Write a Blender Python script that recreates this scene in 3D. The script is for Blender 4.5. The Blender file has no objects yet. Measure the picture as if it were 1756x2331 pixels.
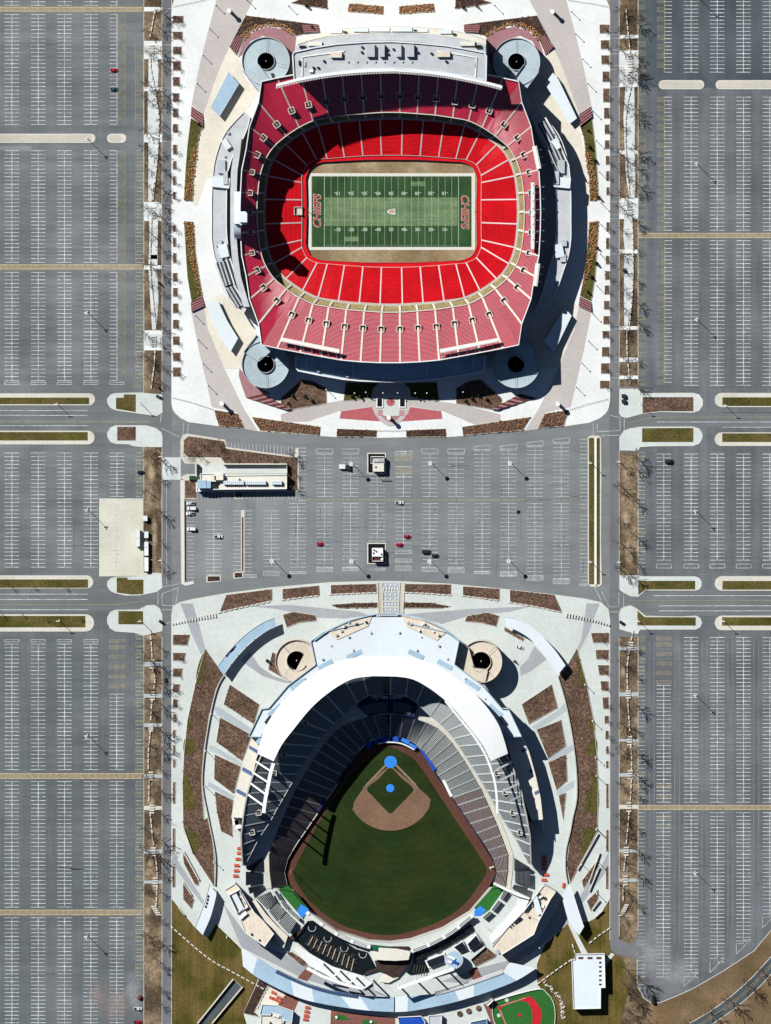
import bpy, math, random
from mathutils import Vector
random.seed(7)
# ---------------------------------------------------------------- camera, sky, sun, exposure
S = 0.298                      # metres per plan unit (one plan unit = one survey-grid step)
H = 6000.0                     # flying height of the survey plane
CX, CY = 180.0, 420.0          # the plane is a little to the upper right of the site
scn = bpy.context.scene
cam = bpy.data.cameras.new('camera'); camo = bpy.data.objects.new('camera', cam)
scn.collection.objects.link(camo); scn.camera = camo
camo.location = (CX, CY, H); camo.rotation_euler = (0, 0, 0)
cam.sensor_fit = 'VERTICAL'; cam.sensor_height = 36.0
FH = 2331*S
cam.lens = 36.0*H/FH
cam.shift_x = -CX/FH; cam.shift_y = -CY/FH
cam.clip_start = 100; cam.clip_end = 20000
SUN_EL = math.radians(37)
w = bpy.data.worlds.new('World'); scn.world = w; w.use_nodes = True
nt = w.node_tree; bg = nt.nodes['Background']
sky = nt.nodes.new('ShaderNodeTexSky'); sky.sky_type = 'NISHITA'; sky.sun_disc = False
sky.sun_elevation = SUN_EL; sky.sun_rotation = math.radians(315)
sky.altitude = 3500; sky.dust_density = 0; sky.air_density = .65; sky.ozone_density = 1.5
nt.links.new(sky.outputs[0], bg.inputs[0]); bg.inputs[1].default_value = 0.05
sl = bpy.data.lights.new('sun', 'SUN'); sl.energy = 5.0; sl.angle = math.radians(0.5); sl.color = (1, .985, .955)
so = bpy.data.objects.new('sun', sl); scn.collection.objects.link(so); so.location = (-300, 300, 400)
so.rotation_euler = Vector((math.cos(SUN_EL)*.7071, -math.cos(SUN_EL)*.7071, -math.sin(SUN_EL))).to_track_quat('-Z', 'Y').to_euler()
scn.view_settings.view_transform = 'Standard'; scn.view_settings.look = 'None'
scn.view_settings.gamma = 1; scn.view_settings.exposure = 1.22
scn.render.film_transparent = False
COL = scn.collection
KL = 2.28                      # sunlit brightness of a flat surface of albedo 1

# ---------------------------------------------------------------- plan helpers
def G(px, py, z=0.0):
    """survey-grid reading of a point standing at height z -> its true place"""
    gx = (px-878)*S; gy = -(py-1165.5)*S
    return Vector((gx+(CX-gx)*z/H, gy+(CY-gy)*z/H, z))
TL = {'L1':(0,0,3.75),'L2':(0,580,3.75),'L3':(0,1160,3.75),'L4':(0,1740,3.743),
      'R1':(1316,0,3.75),'R2':(1316,580,3.75),'R3':(1316,1160,3.75),'R4':(1316,1740,3.743),
      'A':(380,0,3.204),'B':(880,0,3.204),'C':(380,480,3.204),'D':(880,480,3.204),
      'E':(360,960,3.085),'F':(880,960,3.085),'Gg':(380,1380,3.204),'Hh':(880,1380,3.204),
      'I':(380,1860,3.204),'J':(880,1860,3.204),'P':(0,0,1.0),'FB':(690,380,4.063),
      'SB':(480,400,7.573),'RR':(1160,230,4.515),'PB':(640,50,3.332),'BP':(640,780,3.332),
      'K6':(540,2060,4.628),'K7':(880,2060,4.165),'OF':(420,1030,5.95),'K5':(540,1660,7.373),
      'K8':(1080,1780,6.914),'K9':(500,1980,7.573),'K4':(980,1560,6.942),'K3':(800,1540,9.256),
      'AW':(480,1400,10.41),'KI':(820,1020,7.9),'TC':(780,1300,7.573)}
def tp(k, pts):
    ox, oy, s = TL[k]
    return [(ox+x/s, oy+y/s) for x, y in pts]
def t1(k, x, y): return tp(k, [(x, y)])[0]
def rect(x0, y0, x1, y1): return [(x0,y0),(x1,y0),(x1,y1),(x0,y1)]
def mirx(pts, c=891.2): return [(2*c-x, y) for x, y in pts][::-1]
def spline(pts, n=6, closed=False):
    """Catmull-Rom through 2-d points"""
    out = []; N = len(pts); rng = range(N if closed else N-1)
    for i in rng:
        if closed: p0,p1,p2,p3 = pts[i-1],pts[i],pts[(i+1)%N],pts[(i+2)%N]
        else: p0,p1,p2,p3 = pts[max(i-1,0)],pts[i],pts[i+1],pts[min(i+2,N-1)]
        for j in range(n):
            t = j/n
            out.append(tuple(.5*((2*b)+(-a+c)*t+(2*a-5*b+4*c-d)*t*t+(-a+3*b-3*c+d)*t**3)
                             for a,b,c,d in zip(p0,p1,p2,p3)))
    if not closed: out.append(tuple(pts[-1]))
    return out
def circ(cx, cy, r, n=48, a0=0, a1=360):
    m = n if a1-a0 >= 360 else n+1
    return [(cx+r*math.cos(math.radians(a0+(a1-a0)*i/n)), cy+r*math.sin(math.radians(a0+(a1-a0)*i/n))) for i in range(m)]
def walk(pts, step):
    """points and headings every `step` along a polyline"""
    out = []; d = 0; nxt = 0
    for (ax, ay), (bx, by) in zip(pts, pts[1:]):
        l = math.hypot(bx-ax, by-ay)
        while nxt <= d+l and l > 0:
            t = (nxt-d)/l; out.append((ax+(bx-ax)*t, ay+(by-ay)*t, math.atan2(by-ay, bx-ax))); nxt += step
        d += l
    return out
def ordn(i):
    return {1:'topmost',2:'second from the top',3:'third from the top'}.get(i, '%d%s from the top' % (i, 'st' if i%10==1 and i!=11 else 'nd' if i%10==2 and i!=12 else 'rd' if i%10==3 and i!=13 else 'th'))
def ordl(i):
    return {1:'leftmost',2:'second from the left',3:'third from the left'}.get(i, '%dth from the left' % i)
def inside(p, poly):
    x, y = p; c = False; j = len(poly)-1
    for i in range(len(poly)):
        xi, yi = poly[i]; xj, yj = poly[j]
        if (yi > y) != (yj > y) and x < (xj-xi)*(y-yi)/(yj-yi)+xi: c = not c
        j = i
    return c

# ---------------------------------------------------------------- materials
def lin(c):
    return [(v/255/12.92 if v/255 <= .04045 else ((v/255+.055)/1.055)**2.4) for v in c]
def lit(r, g, b): return tuple(max(.004, min(.85, v/KL)) for v in lin((r, g, b)))
MATS = {}
def mat(name, rgb, rough=.9, var=.12, scale=.35, big=.0, bigs=.02, stretch=None, spec=.04, tint=None, metal=0, joints=None, bump=0, rings=None):
    """rgb = daylight colour of the sunlit surface (8-bit); albedo is derived from it"""
    if name in MATS: return MATS[name]
    m = bpy.data.materials.new(name); m.use_nodes = True; n = m.node_tree; N = n.nodes; Lk = n.links
    b = N['Principled BSDF']; b.inputs['Roughness'].default_value = rough
    b.inputs['Specular IOR Level'].default_value = spec; b.inputs['Metallic'].default_value = metal
    a = lit(*rgb); col = N.new('ShaderNodeRGB'); col.outputs[0].default_value = (*a, 1); out = col.outputs[0]
    if var or big or stretch or tint or joints:
        geo = N.new('ShaderNodeNewGeometry')
        def noise(sc, vec=None, det=3):
            t = N.new('ShaderNodeTexNoise'); t.inputs['Scale'].default_value = sc; t.inputs['Detail'].default_value = det
            if vec:
                mp = N.new('ShaderNodeMapping'); mp.inputs['Scale'].default_value = vec
                Lk.new(geo.outputs['Position'], mp.inputs[0]); Lk.new(mp.outputs[0], t.inputs['Vector'])
            else: Lk.new(geo.outputs['Position'], t.inputs['Vector'])
            return t.outputs[0]
        def mul(src, fac, amt):
            r = N.new('ShaderNodeMapRange'); r.inputs[1].default_value = .37; r.inputs[2].default_value = .63
            r.inputs[3].default_value = 1-amt; r.inputs[4].default_value = 1+amt
            Lk.new(fac, r.inputs[0])
            v = N.new('ShaderNodeVectorMath'); v.operation = 'SCALE'
            Lk.new(src, v.inputs[0]); Lk.new(r.outputs[0], v.inputs['Scale']); return v.outputs[0]
        if tint:
            r = N.new('ShaderNodeMapRange'); r.inputs[1].default_value = .42; r.inputs[2].default_value = .6
            Lk.new(noise(tint[1], None, 5), r.inputs[0])
            mx = N.new('ShaderNodeMix'); mx.data_type = 'RGBA'
            Lk.new(r.outputs[0], mx.inputs[0]); Lk.new(out, mx.inputs[6]); mx.inputs[7].default_value = (*lit(*tint[0]), 1); out = mx.outputs[2]
        if var: out = mul(out, noise(scale, None, 4), var)
        if big: out = mul(out, noise(bigs, None, 5), big)
        for st in (stretch or []): out = mul(out, noise(1.0, st[0], 4), st[1])
        if joints:
            br = N.new('ShaderNodeTexBrick'); br.offset = 0; br.inputs['Scale'].default_value = 1
            br.inputs['Color1'].default_value = (1,1,1,1); br.inputs['Color2'].default_value = (.965,.965,.965,1)
            br.inputs['Mortar'].default_value = (joints[1],)*3+(1,); br.inputs['Mortar Size'].default_value = .05
            br.inputs['Brick Width'].default_value = joints[0]; br.inputs['Row Height'].default_value = joints[0]
            rot = N.new('ShaderNodeMapping'); rot.inputs['Rotation'].default_value = (0,0,joints[2])
            Lk.new(geo.outputs['Position'], rot.inputs[0]); Lk.new(rot.outputs[0], br.inputs['Vector'])
            mx = N.new('ShaderNodeMix'); mx.data_type = 'RGBA'; mx.blend_type = 'MULTIPLY'; mx.inputs[0].default_value = 1
            Lk.new(out, mx.inputs[6]); Lk.new(br.outputs[0], mx.inputs[7]); out = mx.outputs[2]
        if rings:
            ds = N.new('ShaderNodeVectorMath'); ds.operation = 'DISTANCE'; Lk.new(geo.outputs['Position'], ds.inputs[0]); ds.inputs[1].default_value = rings[0]
            sn = N.new('ShaderNodeMath'); sn.operation = 'MULTIPLY'; Lk.new(ds.outputs['Value'], sn.inputs[0]); sn.inputs[1].default_value = rings[1]
            s2 = N.new('ShaderNodeMath'); s2.operation = 'SINE'; Lk.new(sn.outputs[0], s2.inputs[0])
            r = N.new('ShaderNodeMapRange'); r.inputs[1].default_value = -.6; r.inputs[2].default_value = .6; r.inputs[3].default_value = 1-rings[2]; r.inputs[4].default_value = 1+rings[2]; Lk.new(s2.outputs[0], r.inputs[0])
            v = N.new('ShaderNodeVectorMath'); v.operation = 'SCALE'; Lk.new(out, v.inputs[0]); Lk.new(r.outputs[0], v.inputs['Scale']); out = v.outputs[0]
        if bump:
            bp = N.new('ShaderNodeBump'); bp.inputs['Strength'].default_value = bump; bp.inputs['Distance'].default_value = .3
            Lk.new(noise(1.2, None, 5), bp.inputs['Height']); Lk.new(bp.outputs[0], b.inputs['Normal'])
    Lk.new(out, b.inputs['Base Color']); MATS[name] = m; return m
M = {}
def defm(key, *a, **k): M[key] = mat(key, *a, **k)
defm('asphalt_h', (127,131,132), var=.16, scale=1.4, big=.09, bigs=.02, stretch=[((.012,.16,1),.10),((.02,.9,1),.06)], tint=((114,119,120),.035))
defm('asphalt_low', (105,111,114), var=.16, scale=1.4, big=.09, bigs=.02, stretch=[((.012,.16,1),.08),((.5,.015,1),.05)], tint=((116,120,122),.03))
defm('asphalt_v', (117,121,125), var=.16, scale=1.4, big=.08, bigs=.025, stretch=[((.22,.012,1),.10),((.02,.5,1),.05)], tint=((106,110,114),.035))
defm('crack_seal', (92,96,98), var=.2)
defm('asphalt_dark', (88,97,101), var=.12, scale=1.2, big=.2, bigs=.03, stretch=[((.2,.02,1),.08)])
defm('asphalt_c', (134,138,140), var=.08, scale=1.4, big=.07, bigs=.03, stretch=[((.03,.2,1),.06)])
defm('bay_asphalt', (144,146,147), var=.1, scale=1.2, big=.12, bigs=.04)
defm('patch_asphalt', (140,144,148), var=.1, scale=1.2, big=.12, bigs=.03)
defm('lane_asphalt', (126,130,136), var=.12, scale=.5, big=.15, bigs=.04)
defm('road', (124,126,129), var=.08, scale=1.5, big=.1, bigs=.03, stretch=[((.25,.01,1),.08)])
defm('roadh', (122,126,128), var=.08, scale=1.5, big=.1, bigs=.03, stretch=[((.01,.25,1),.08)])
defm('white_paint', (214,220,218), var=.16, scale=.5, big=.1, bigs=.05)
defm('faded_paint', (222,229,227), var=.26, scale=.3, big=.14, bigs=.04)
defm('yellow_paint', (206,190,140), var=.2, scale=.5)
defm('faded_yellow', (172,162,126), var=.25, scale=.3, big=.12)
defm('crosswalk', (222,200,150), var=.15, scale=.5)
defm('soil_grass', (104,88,70), var=.3, scale=.5, big=.24, bigs=.05, tint=((140,122,98),.05))
defm('dry_grass', (104,92,56), var=.26, scale=.7, big=.22, bigs=.04, tint=((86,84,38),.06))
defm('lawn_brown', (120,102,58), var=.22, scale=.8, big=.14, bigs=.05, stretch=[((.45,.008,1),.14)], tint=((80,76,32),.05))
defm('tan_slope', (140,118,92), var=.2, scale=.8, big=.18, bigs=.03, tint=((120,100,72),.05))
defm('mulch', (96,77,67), var=.45, scale=1.1, big=.2, bigs=.08, tint=((122,98,82),.5), bump=.5)
defm('mulch_dark', (74,58,52), var=.4, scale=1.1, big=.2, bigs=.1, bump=.5)
defm('bed_grass', (88,86,44), var=.35, scale=.9, big=.2, bigs=.1)
defm('plaza_white', (246,249,246), var=.035, scale=.4, big=.05, bigs=.03, joints=(9.0,.92,.45))
defm('plaza_pale', (220,227,222), var=.04, scale=.4, big=.05, bigs=.03, joints=(7.0,.92,.25))
defm('plaza_cream', (241,234,217), var=.04, scale=.4, big=.07, bigs=.04, joints=(8.0,.92,.6))
defm('plaza_taupe', (205,198,194), var=.04, scale=.5, big=.05, joints=(8.0,.95,.5))
defm('plaza_grey', (178,182,186), var=.05, scale=.5, big=.07, joints=(6.0,.94,.7))
defm('plaza_blue', (186,196,200), var=.06, scale=.5, big=.06)
defm('walk_pale', (222,228,226), var=.06, scale=.5, big=.09, bigs=.08)
defm('pink_paving', (176,130,134), var=.08, scale=.6, big=.05, joints=(5.0,.9,.1))
defm('red_paving', (196,106,112), var=.1, scale=.5, joints=(12.0,.8,0))
defm('brick_paving', (140,92,82), var=.15, scale=.8, big=.1)
defm('concrete', (224,220,206), var=.07, scale=.5, big=.08)
defm('pad_concrete', (224,222,204), var=.05, scale=.6, big=.07, bigs=.05, joints=(6.0,.93,0))
defm('kerb', (232,230,218), var=.08, scale=1)
defm('gravel', (208,202,188), var=.1, scale=1.2, big=.1)
defm('roof_grey', (205,209,212), var=.05, scale=.4, big=.07, bigs=.06)
defm('roof_blue', (176,204,224), rough=.55, var=.03, scale=.4, big=.07, bigs=.05)
defm('roof_paleblue', (234,244,248), rough=.5, var=.02, scale=.4, big=.04)
defm('roof_white', (254,255,255), rough=.5, var=.01)
defm('roof_tan', (238,225,205), var=.05, scale=.5, big=.06, bigs=.08, stretch=[((.5,.05,1),.05)])
defm('roof_cream', (240,236,222), var=.05, scale=.5, big=.05)
defm('wall_conc', (200,198,190), var=.08, scale=.6)
defm('ramp_blue', (188,204,210), rough=.6, var=.04, scale=.5, big=.07, bigs=.08)
defm('ramp_tan', (226,214,196), var=.05, scale=.5, big=.06)
defm('dark_metal', (52,54,58), rough=.6, var=.1)
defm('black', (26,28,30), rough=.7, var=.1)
defm('portal_shade', (70,68,70), var=.1)  # dark tone standing in for the shade down the stair portals
defm('steel', (196,202,208), rough=.45, var=.05)
defm('white_metal', (252,252,250), rough=.5, var=.02)
defm('navy', (42,54,92), var=.15)
defm('blue_stripe', (92,118,160), var=.08)
defm('seat_red', (226,14,36), rough=.6, var=.16, scale=1.1, big=.1, bigs=.06)
defm('seat_red_up', (222,48,80), rough=.6, var=.10, scale=1.3, big=.1, bigs=.06)
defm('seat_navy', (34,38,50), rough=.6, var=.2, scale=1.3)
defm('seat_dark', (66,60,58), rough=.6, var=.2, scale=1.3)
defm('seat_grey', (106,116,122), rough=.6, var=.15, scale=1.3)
defm('seat_blue', (36,86,190), rough=.6, var=.1)
defm('seat_tan', (176,158,112), rough=.7, var=.25, scale=.8)
defm('tread', (230,208,208), var=.07, scale=.8, big=.05)
defm('tread_red', (226,110,112), var=.07, scale=.8)
defm('tread_grey', (206,212,210), var=.08, scale=.8, big=.06)
defm('turf', (56,86,52), var=.18, scale=1.0, big=.18, bigs=.06, stretch=[((.9,.02,1),.05)])
defm('turf_worn', (108,136,96), var=.14, scale=.8, big=.14, bigs=.07, stretch=[((.02,.3,1),.1)], tint=((124,142,104),.06))
defm('turf_edge', (170,152,122), var=.14, scale=.9, big=.16, bigs=.07, tint=((150,128,96),.06))
defm('turf_b', (37,54,16), var=.12, scale=1.0, big=.12, bigs=.04, stretch=[((.015,.12,1),.06)], tint=((46,58,20),.05), rings=((3.4,-170,-9.5),1.15,.045))
defm('dirt', (136,107,86), var=.12, scale=.8, big=.12, bigs=.05)
defm('track', (98,66,56), var=.12, scale=.8, big=.12)
defm('tarp_blue', (62,146,244), rough=.5, var=.06)
defm('turf_bright', (52,112,52), var=.12, scale=.8, big=.1)
defm('rubber_red', (206,44,54), var=.1)
defm('paint_red', (196,44,60), var=.08)
defm('line_white', (206,220,202), var=.1)
defm('water', (24,32,34), rough=.15, var=.1, spec=.6)
defm('car_red', (196,20,48), rough=.3, var=0, spec=.6)
defm('car_white', (246,248,248), rough=.3, var=0, spec=.6)
defm('car_dark', (40,44,50), rough=.3, var=0, spec=.6)
defm('car_teal', (44,92,98), rough=.3, var=0, spec=.6)
defm('car_silver', (170,176,180), rough=.3, var=0, spec=.6)
defm('glass', (24,30,36), rough=.1, var=0, spec=.8)
defm('tyre', (24,24,24), rough=.9, var=0)
defm('lamp', (255,250,230), rough=.2, var=0)
defm('rim', (150,152,156), rough=.4, var=0)
defm('bark', (104,90,78), var=.2, scale=2)
defm('twig', (118,100,86), var=.2, scale=2)
defm('evergreen', (44,56,36), var=.3, scale=1)
defm('tuft', (178,132,92), var=.3, scale=.8)
defm('vine', (112,102,86), var=.3, scale=.8)
defm('shrub', (120,92,72), var=.35, scale=.8)
defm('orange', (226,104,70), rough=.6, var=.06)
defm('green_box', (26,104,72), rough=.6, var=.05)
defm('stair_brown', (104,60,56), var=.15, scale=.7)
defm('stone', (228,222,212), var=.14, scale=.9)

def stain_mat(key, rgb, amt):
    m = mat(key, rgb, var=.15, scale=.6); n = m.node_tree; N = n.nodes; Lk = n.links; b = N['Principled BSDF']
    tc = N.new('ShaderNodeTexCoord'); mp = N.new('ShaderNodeMapping'); mp.inputs['Location'].default_value = (-1,-1,0); mp.inputs['Scale'].default_value = (2,2,0)
    Lk.new(tc.outputs['Generated'], mp.inputs[0]); ln = N.new('ShaderNodeVectorMath'); ln.operation = 'LENGTH'; Lk.new(mp.outputs[0], ln.inputs[0])
    g = N.new('ShaderNodeNewGeometry'); nz = N.new('ShaderNodeTexNoise'); nz.inputs['Scale'].default_value = .13; nz.inputs['Detail'].default_value = 6; Lk.new(g.outputs['Position'], nz.inputs['Vector'])
    ad = N.new('ShaderNodeMath'); ad.operation = 'MULTIPLY_ADD'; Lk.new(nz.outputs[0], ad.inputs[0]); ad.inputs[1].default_value = -1.5; Lk.new(ln.outputs['Value'], ad.inputs[2])
    r = N.new('ShaderNodeMapRange'); r.inputs[1].default_value = .2; r.inputs[2].default_value = -.6; r.inputs[3].default_value = 0; r.inputs[4].default_value = amt; Lk.new(ad.outputs[0], r.inputs[0])
    Lk.new(r.outputs[0], b.inputs['Alpha']); M[key] = m
# ---------------------------------------------------------------- object helpers
stain_mat('stain_pale', (190,194,198), .5); stain_mat('stain_pink', (186,168,164), .45); stain_mat('stain_dark', (84,88,92), .6); stain_mat('stain_sand', (190,170,140), .9); stain_mat('stain_light', (160,162,164), .6)
def tag(o, label=None, cat=None, group=None, kind=None):
    if label: o['label'] = label
    if cat: o['category'] = cat
    if group: o['group'] = group
    if kind: o['kind'] = kind
    return o
def thing(name, label, cat, loc=(0,0,0), group=None):
    o = bpy.data.objects.new(name, None); COL.objects.link(o); o.location = loc; o.empty_display_size = 1
    return tag(o, label, cat, group)
def wloc(p):
    v = Vector((0,0,0))
    while p is not None: v += Vector(p.location); p = p.parent
    return v
def mesh(name, verts, faces, m, parent=None, smooth=False):
    """verts in world metres"""
    off = wloc(parent)
    me = bpy.data.meshes.new(name); me.from_pydata([tuple(Vector(v)-off) for v in verts], [], faces); me.update()
    for mm in (m if isinstance(m, (list, tuple)) else [m]): me.materials.append(M[mm] if isinstance(mm, str) else mm)
    if smooth:
        for p in me.polygons: p.use_smooth = True
    o = bpy.data.objects.new(name, me); COL.objects.link(o); o.parent = parent
    return o
def area2(p): return sum(p[i-1][0]*p[i][1]-p[i][0]*p[i-1][1] for i in range(len(p)))
def prism(name, pts, z0, z1, m, parent=None, side=None, true_plan=False):
    """upright block over a plan polygon; pts are survey readings taken at its top"""
    P = [Vector(((x-878)*S, -(y-1165.5)*S, z1)) if true_plan else G(x, y, z1) for x, y in pts]
    if area2([(v.x, v.y) for v in P]) < 0: P.reverse()
    n = len(P); V = [Vector((v.x, v.y, z0)) for v in P]+P
    F = [tuple(range(n, 2*n))]+[(i, (i+1)%n, n+(i+1)%n, n+i) for i in range(n)]
    o = mesh(name, V, F, [m, side] if side else m, parent)
    if side:
        for p in o.data.polygons[1:]: p.material_index = 1
    return o
def sheet(name, pts, z, m, parent=None):
    P = [G(x, y, z) for x, y in pts]
    if area2([(v.x, v.y) for v in P]) < 0: P.reverse()
    return mesh(name, [(v.x, v.y, z) for v in P], [tuple(range(len(P)))], m, parent)
def holed(name, outer, holes, z, m):
    """flat sheet with openings, each cut along a slit"""
    R_ = [G(x, y, 0) for x, y in outer]
    if area2([(v.x, v.y) for v in R_]) < 0: R_.reverse()
    for hole in holes:
        Q = [G(x, y, 0) for x, y in hole]
        if area2([(v.x, v.y) for v in Q]) > 0: Q.reverse()
        i, j = min(((i, j) for i in range(len(R_)) for j in range(len(Q))), key=lambda q: (R_[q[0]]-Q[q[1]]).length)
        R_ = R_[:i+1]+Q[j:]+Q[:j+1]+R_[i:]
    return mesh(name, [(v.x, v.y, z) for v in R_], [tuple(range(len(R_)))], m)
class MB:
    """collects quads and boxes for ONE part"""
    def __init__(s): s.v = []; s.f = []
    def quad(s, a, b, c, d):
        n = len(s.v); s.v += [a, b, c, d]; s.f.append((n, n+1, n+2, n+3))
    def flat(s, pts, z):
        P = [G(x, y, 0) for x, y in pts]
        if area2([(v.x, v.y) for v in P]) < 0: P.reverse()
        n = len(s.v); s.v += [(v.x, v.y, z) for v in P]; s.f.append(tuple(range(n, n+len(P))))
    def line(s, x0, y0, x1, y1, wd, z):
        """painted stripe, width wd in plan units"""
        l = math.hypot(x1-x0, y1-y0) or 1; nx, ny = -(y1-y0)/l*wd/2, (x1-x0)/l*wd/2
        s.flat([(x0+nx,y0+ny),(x1+nx,y1+ny),(x1-nx,y1-ny),(x0-nx,y0-ny)], z)
    def poly(s, pts, wd, z, closed=False):
        Q = list(zip(pts, pts[1:]+pts[:1])) if closed else list(zip(pts, pts[1:]))
        for (a, b), (c, d) in Q: s.line(a, b, c, d, wd, z)
    def box(s, c, size, rz=0.0, taper=1.0):
        """c = base centre (metres)"""
        cx, cy, cz = c; dx, dy, dz = size[0]/2, size[1]/2, size[2]; n = len(s.v); co, si = math.cos(rz), math.sin(rz)
        for z, k in ((0, 1), (dz, taper)):
            for x, y in ((-dx,-dy),(dx,-dy),(dx,dy),(-dx,dy)):
                s.v.append((cx+(x*co-y*si)*k, cy+(x*si+y*co)*k, cz+z))
        s.f += [(n,n+3,n+2,n+1),(n+4,n+5,n+6,n+7)]+[(n+i, n+(i+1)%4, n+4+(i+1)%4, n+4+i) for i in range(4)]
    def beam(s, a, b, wd, ht):
        a = Vector(a); b = Vector(b); d = (b-a); h = Vector((-d.y, d.x, 0))
        h = h.normalized()*wd/2 if h.length > 1e-6 else Vector((wd/2, 0, 0)); u = Vector((0,0,ht/2)) if abs(d.z) < d.length*.95 else Vector((0, ht/2, 0))
        n = len(s.v)
        for p in (a, b): s.v += [p-h-u, p+h-u, p+h+u, p-h+u]
        s.f += [(n,n+3,n+2,n+1),(n+4,n+5,n+6,n+7)]+[(n+i, n+4+i, n+4+(i+1)%4, n+(i+1)%4) for i in range(4)]
        s.f[-4:] = [f[::-1] for f in s.f[-4:]]
    def cyl(s, c, r0, r1, h, n=8, cap=True):
        k = len(s.v)
        for z, r in ((0, r0), (h, r1)):
            for i in range(n): a = 2*math.pi*i/n; s.v.append((c[0]+r*math.cos(a), c[1]+r*math.sin(a), c[2]+z))
        s.f += [(k+i, k+(i+1)%n, k+n+(i+1)%n, k+n+i) for i in range(n)]
        if cap: s.f.append(tuple(range(k+n, k+2*n)))
    def limb(s, a, b, r0, r1, n=3):
        a = Vector(a); b = Vector(b); d = (b-a).normalized(); u = d.orthogonal().normalized(); v = d.cross(u); k = len(s.v)
        for p, r in ((a, r0), (b, r1)):
            for i in range(n): t = 2*math.pi*i/n; s.v.append(p+u*r*math.cos(t)+v*r*math.sin(t))
        s.f += [(k+i, k+(i+1)%n, k+n+(i+1)%n, k+n+i) for i in range(n)]
    def wall(s, pts, z0, z1, th, closed=False, true_plan=False):
        """thin upright wall along a plan polyline (readings at its top)"""
        P = [(Vector(((x-878)*S, -(y-1165.5)*S, z1)) if true_plan else G(x, y, z1)) for x, y in pts]
        n = len(P); L = []; R = []
        for i in range(n):
            a = P[i-1] if (i > 0 or closed) else P[i]; b = P[(i+1) % n] if (i < n-1 or closed) else P[i]
            d = b-a; nn = Vector((-d.y, d.x, 0)); nn = nn.normalized()*th/2 if nn.length > 0 else nn
            L.append(P[i]+nn); R.append(P[i]-nn)
        for i in range(n if closed else n-1):
            j = (i+1) % n
            def lo(v): return Vector((v.x, v.y, z0))
            s.quad(R[i], R[j], L[j], L[i]); s.quad(lo(R[i]), lo(R[j]), R[j], R[i]); s.quad(L[i], L[j], lo(L[j]), lo(L[i]))
        if not closed:
            for i in (0, n-1): s.quad(lo(L[i]), lo(R[i]), R[i], L[i])
    def build(s, name, m, parent=None, smooth=False): return mesh(name, s.v, s.f, m, parent, smooth)
def copy_tree(o, parent=None):
    c = o.copy(); COL.objects.link(c); c.parent = parent
    for ch in o.children: copy_tree(ch, c)
    return c
def struct(o): o['kind'] = 'structure'; return o
# ---------------------------------------------------------------- terrain, car parks, roads
# opening in the ground for the sunken baseball bowl
bowl = [(0,1626),(29,1628),(56,1635),(82,1644),(106,1656),(124,1672),(140,1690),(154,1709),(168,1730),(181,1751),(193,1772),(205,1793),(214,1813),(224,1835),(234,1858),(243,1878),(252,1901),(260,1923),(268,1945),(267,1982),(262,2022)]
_bl = [(889.5+dx+2, y-1) for dx, y in bowl]+[(1114,2024),(1069,2077),(1006,2115),(934,2140),(889,2146),(841,2143),(769,2121),(702,2074),(667,2030)]+[(889.5-dx-9, y-1) for dx, y in bowl[::-1][:-1]]
_fl = [(25.5,213),(73,210),(120.5,205),(166.7,195.5),(204.2,184),(241.6,154.5),(268,118.7),(283.8,82),(290,28)]
_fh = [(891.2+x, 481.5+y) for x, y in _fl]+[(891.2+x, 481.5-y) for x, y in _fl[::-1]]+[(891.2-x, 481.5-y) for x, y in _fl]+[(891.2-x, 481.5+y) for x, y in _fl[::-1]]
ZB = -7.5                       # the football bowl is sunk this far into the ground
struct(holed('ground', [((x/S)+878, 1165.5-y/S) for x, y in ((-1600,-1600),(1600,-1600),(1600,1600),(-1600,1600))], [_bl, _fh], -.02, 'soil_grass'))
ZA, ZM, ZP = .06, .10, .21
struct(sheet('parking_lot_left', rect(-260,-260,328,1375), ZA, 'asphalt_h'))
struct(sheet('parking_lot_lower_left', rect(-260,1370,328,2600), ZA+.006, 'asphalt_low'))
lot_r = [(1453,196),(1453,2190)]+tp('R4',[(505,1640),(505,1700),(505,1880),(560,1990),(620,2030),(700,2030),(850,1970),(1000,1900),(1240,1760),(1500,1590),(1640,1420),(1800,1200)])+[(2000,1940),(2000,196)]
struct(sheet('parking_lot_right', [p for p in lot_r if True], ZA, 'asphalt_v'))
struct(sheet('parking_lot_upper_right', rect(1453,-260,2000,200), ZA+.012, 'asphalt_dark'))
struct(sheet('parking_lot_centre', rect(391,900,1389,1430), ZA, 'asphalt_c'))
struct(sheet('road_left', rect(369,-260,391.2,2600), ZA+.01, 'road'))
struct(sheet('road_right', [(1388.8,-260),(1410,-260),(1410,2140)]+tp('R4',[(365,1490),(420,1525),(490,1515),(505,1480),(520,1480),(520,1660),(420,1640),(330,1620),(280,1580),(268,1500)]), ZA+.01, 'road'))
for nm, r in (('road_upper_left',(-260,922,391,966)),('road_lower_left',(-260,1340,391,1392)),('junction_upper_left',(328,896,370,1018)),('junction_lower_left',(328,1304,370,1440)),
              ('road_upper_right',(1389,936,2000,972)),('road_lower_right',(1389,1342,2000,1402)),('junction_upper_right',(1409,880,1454,1030)),('junction_lower_right',(1409,1308,1454,1450))):
    struct(sheet(nm, rect(*r), ZA+(.022 if 'road' in nm else .016), 'roadh'))
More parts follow.
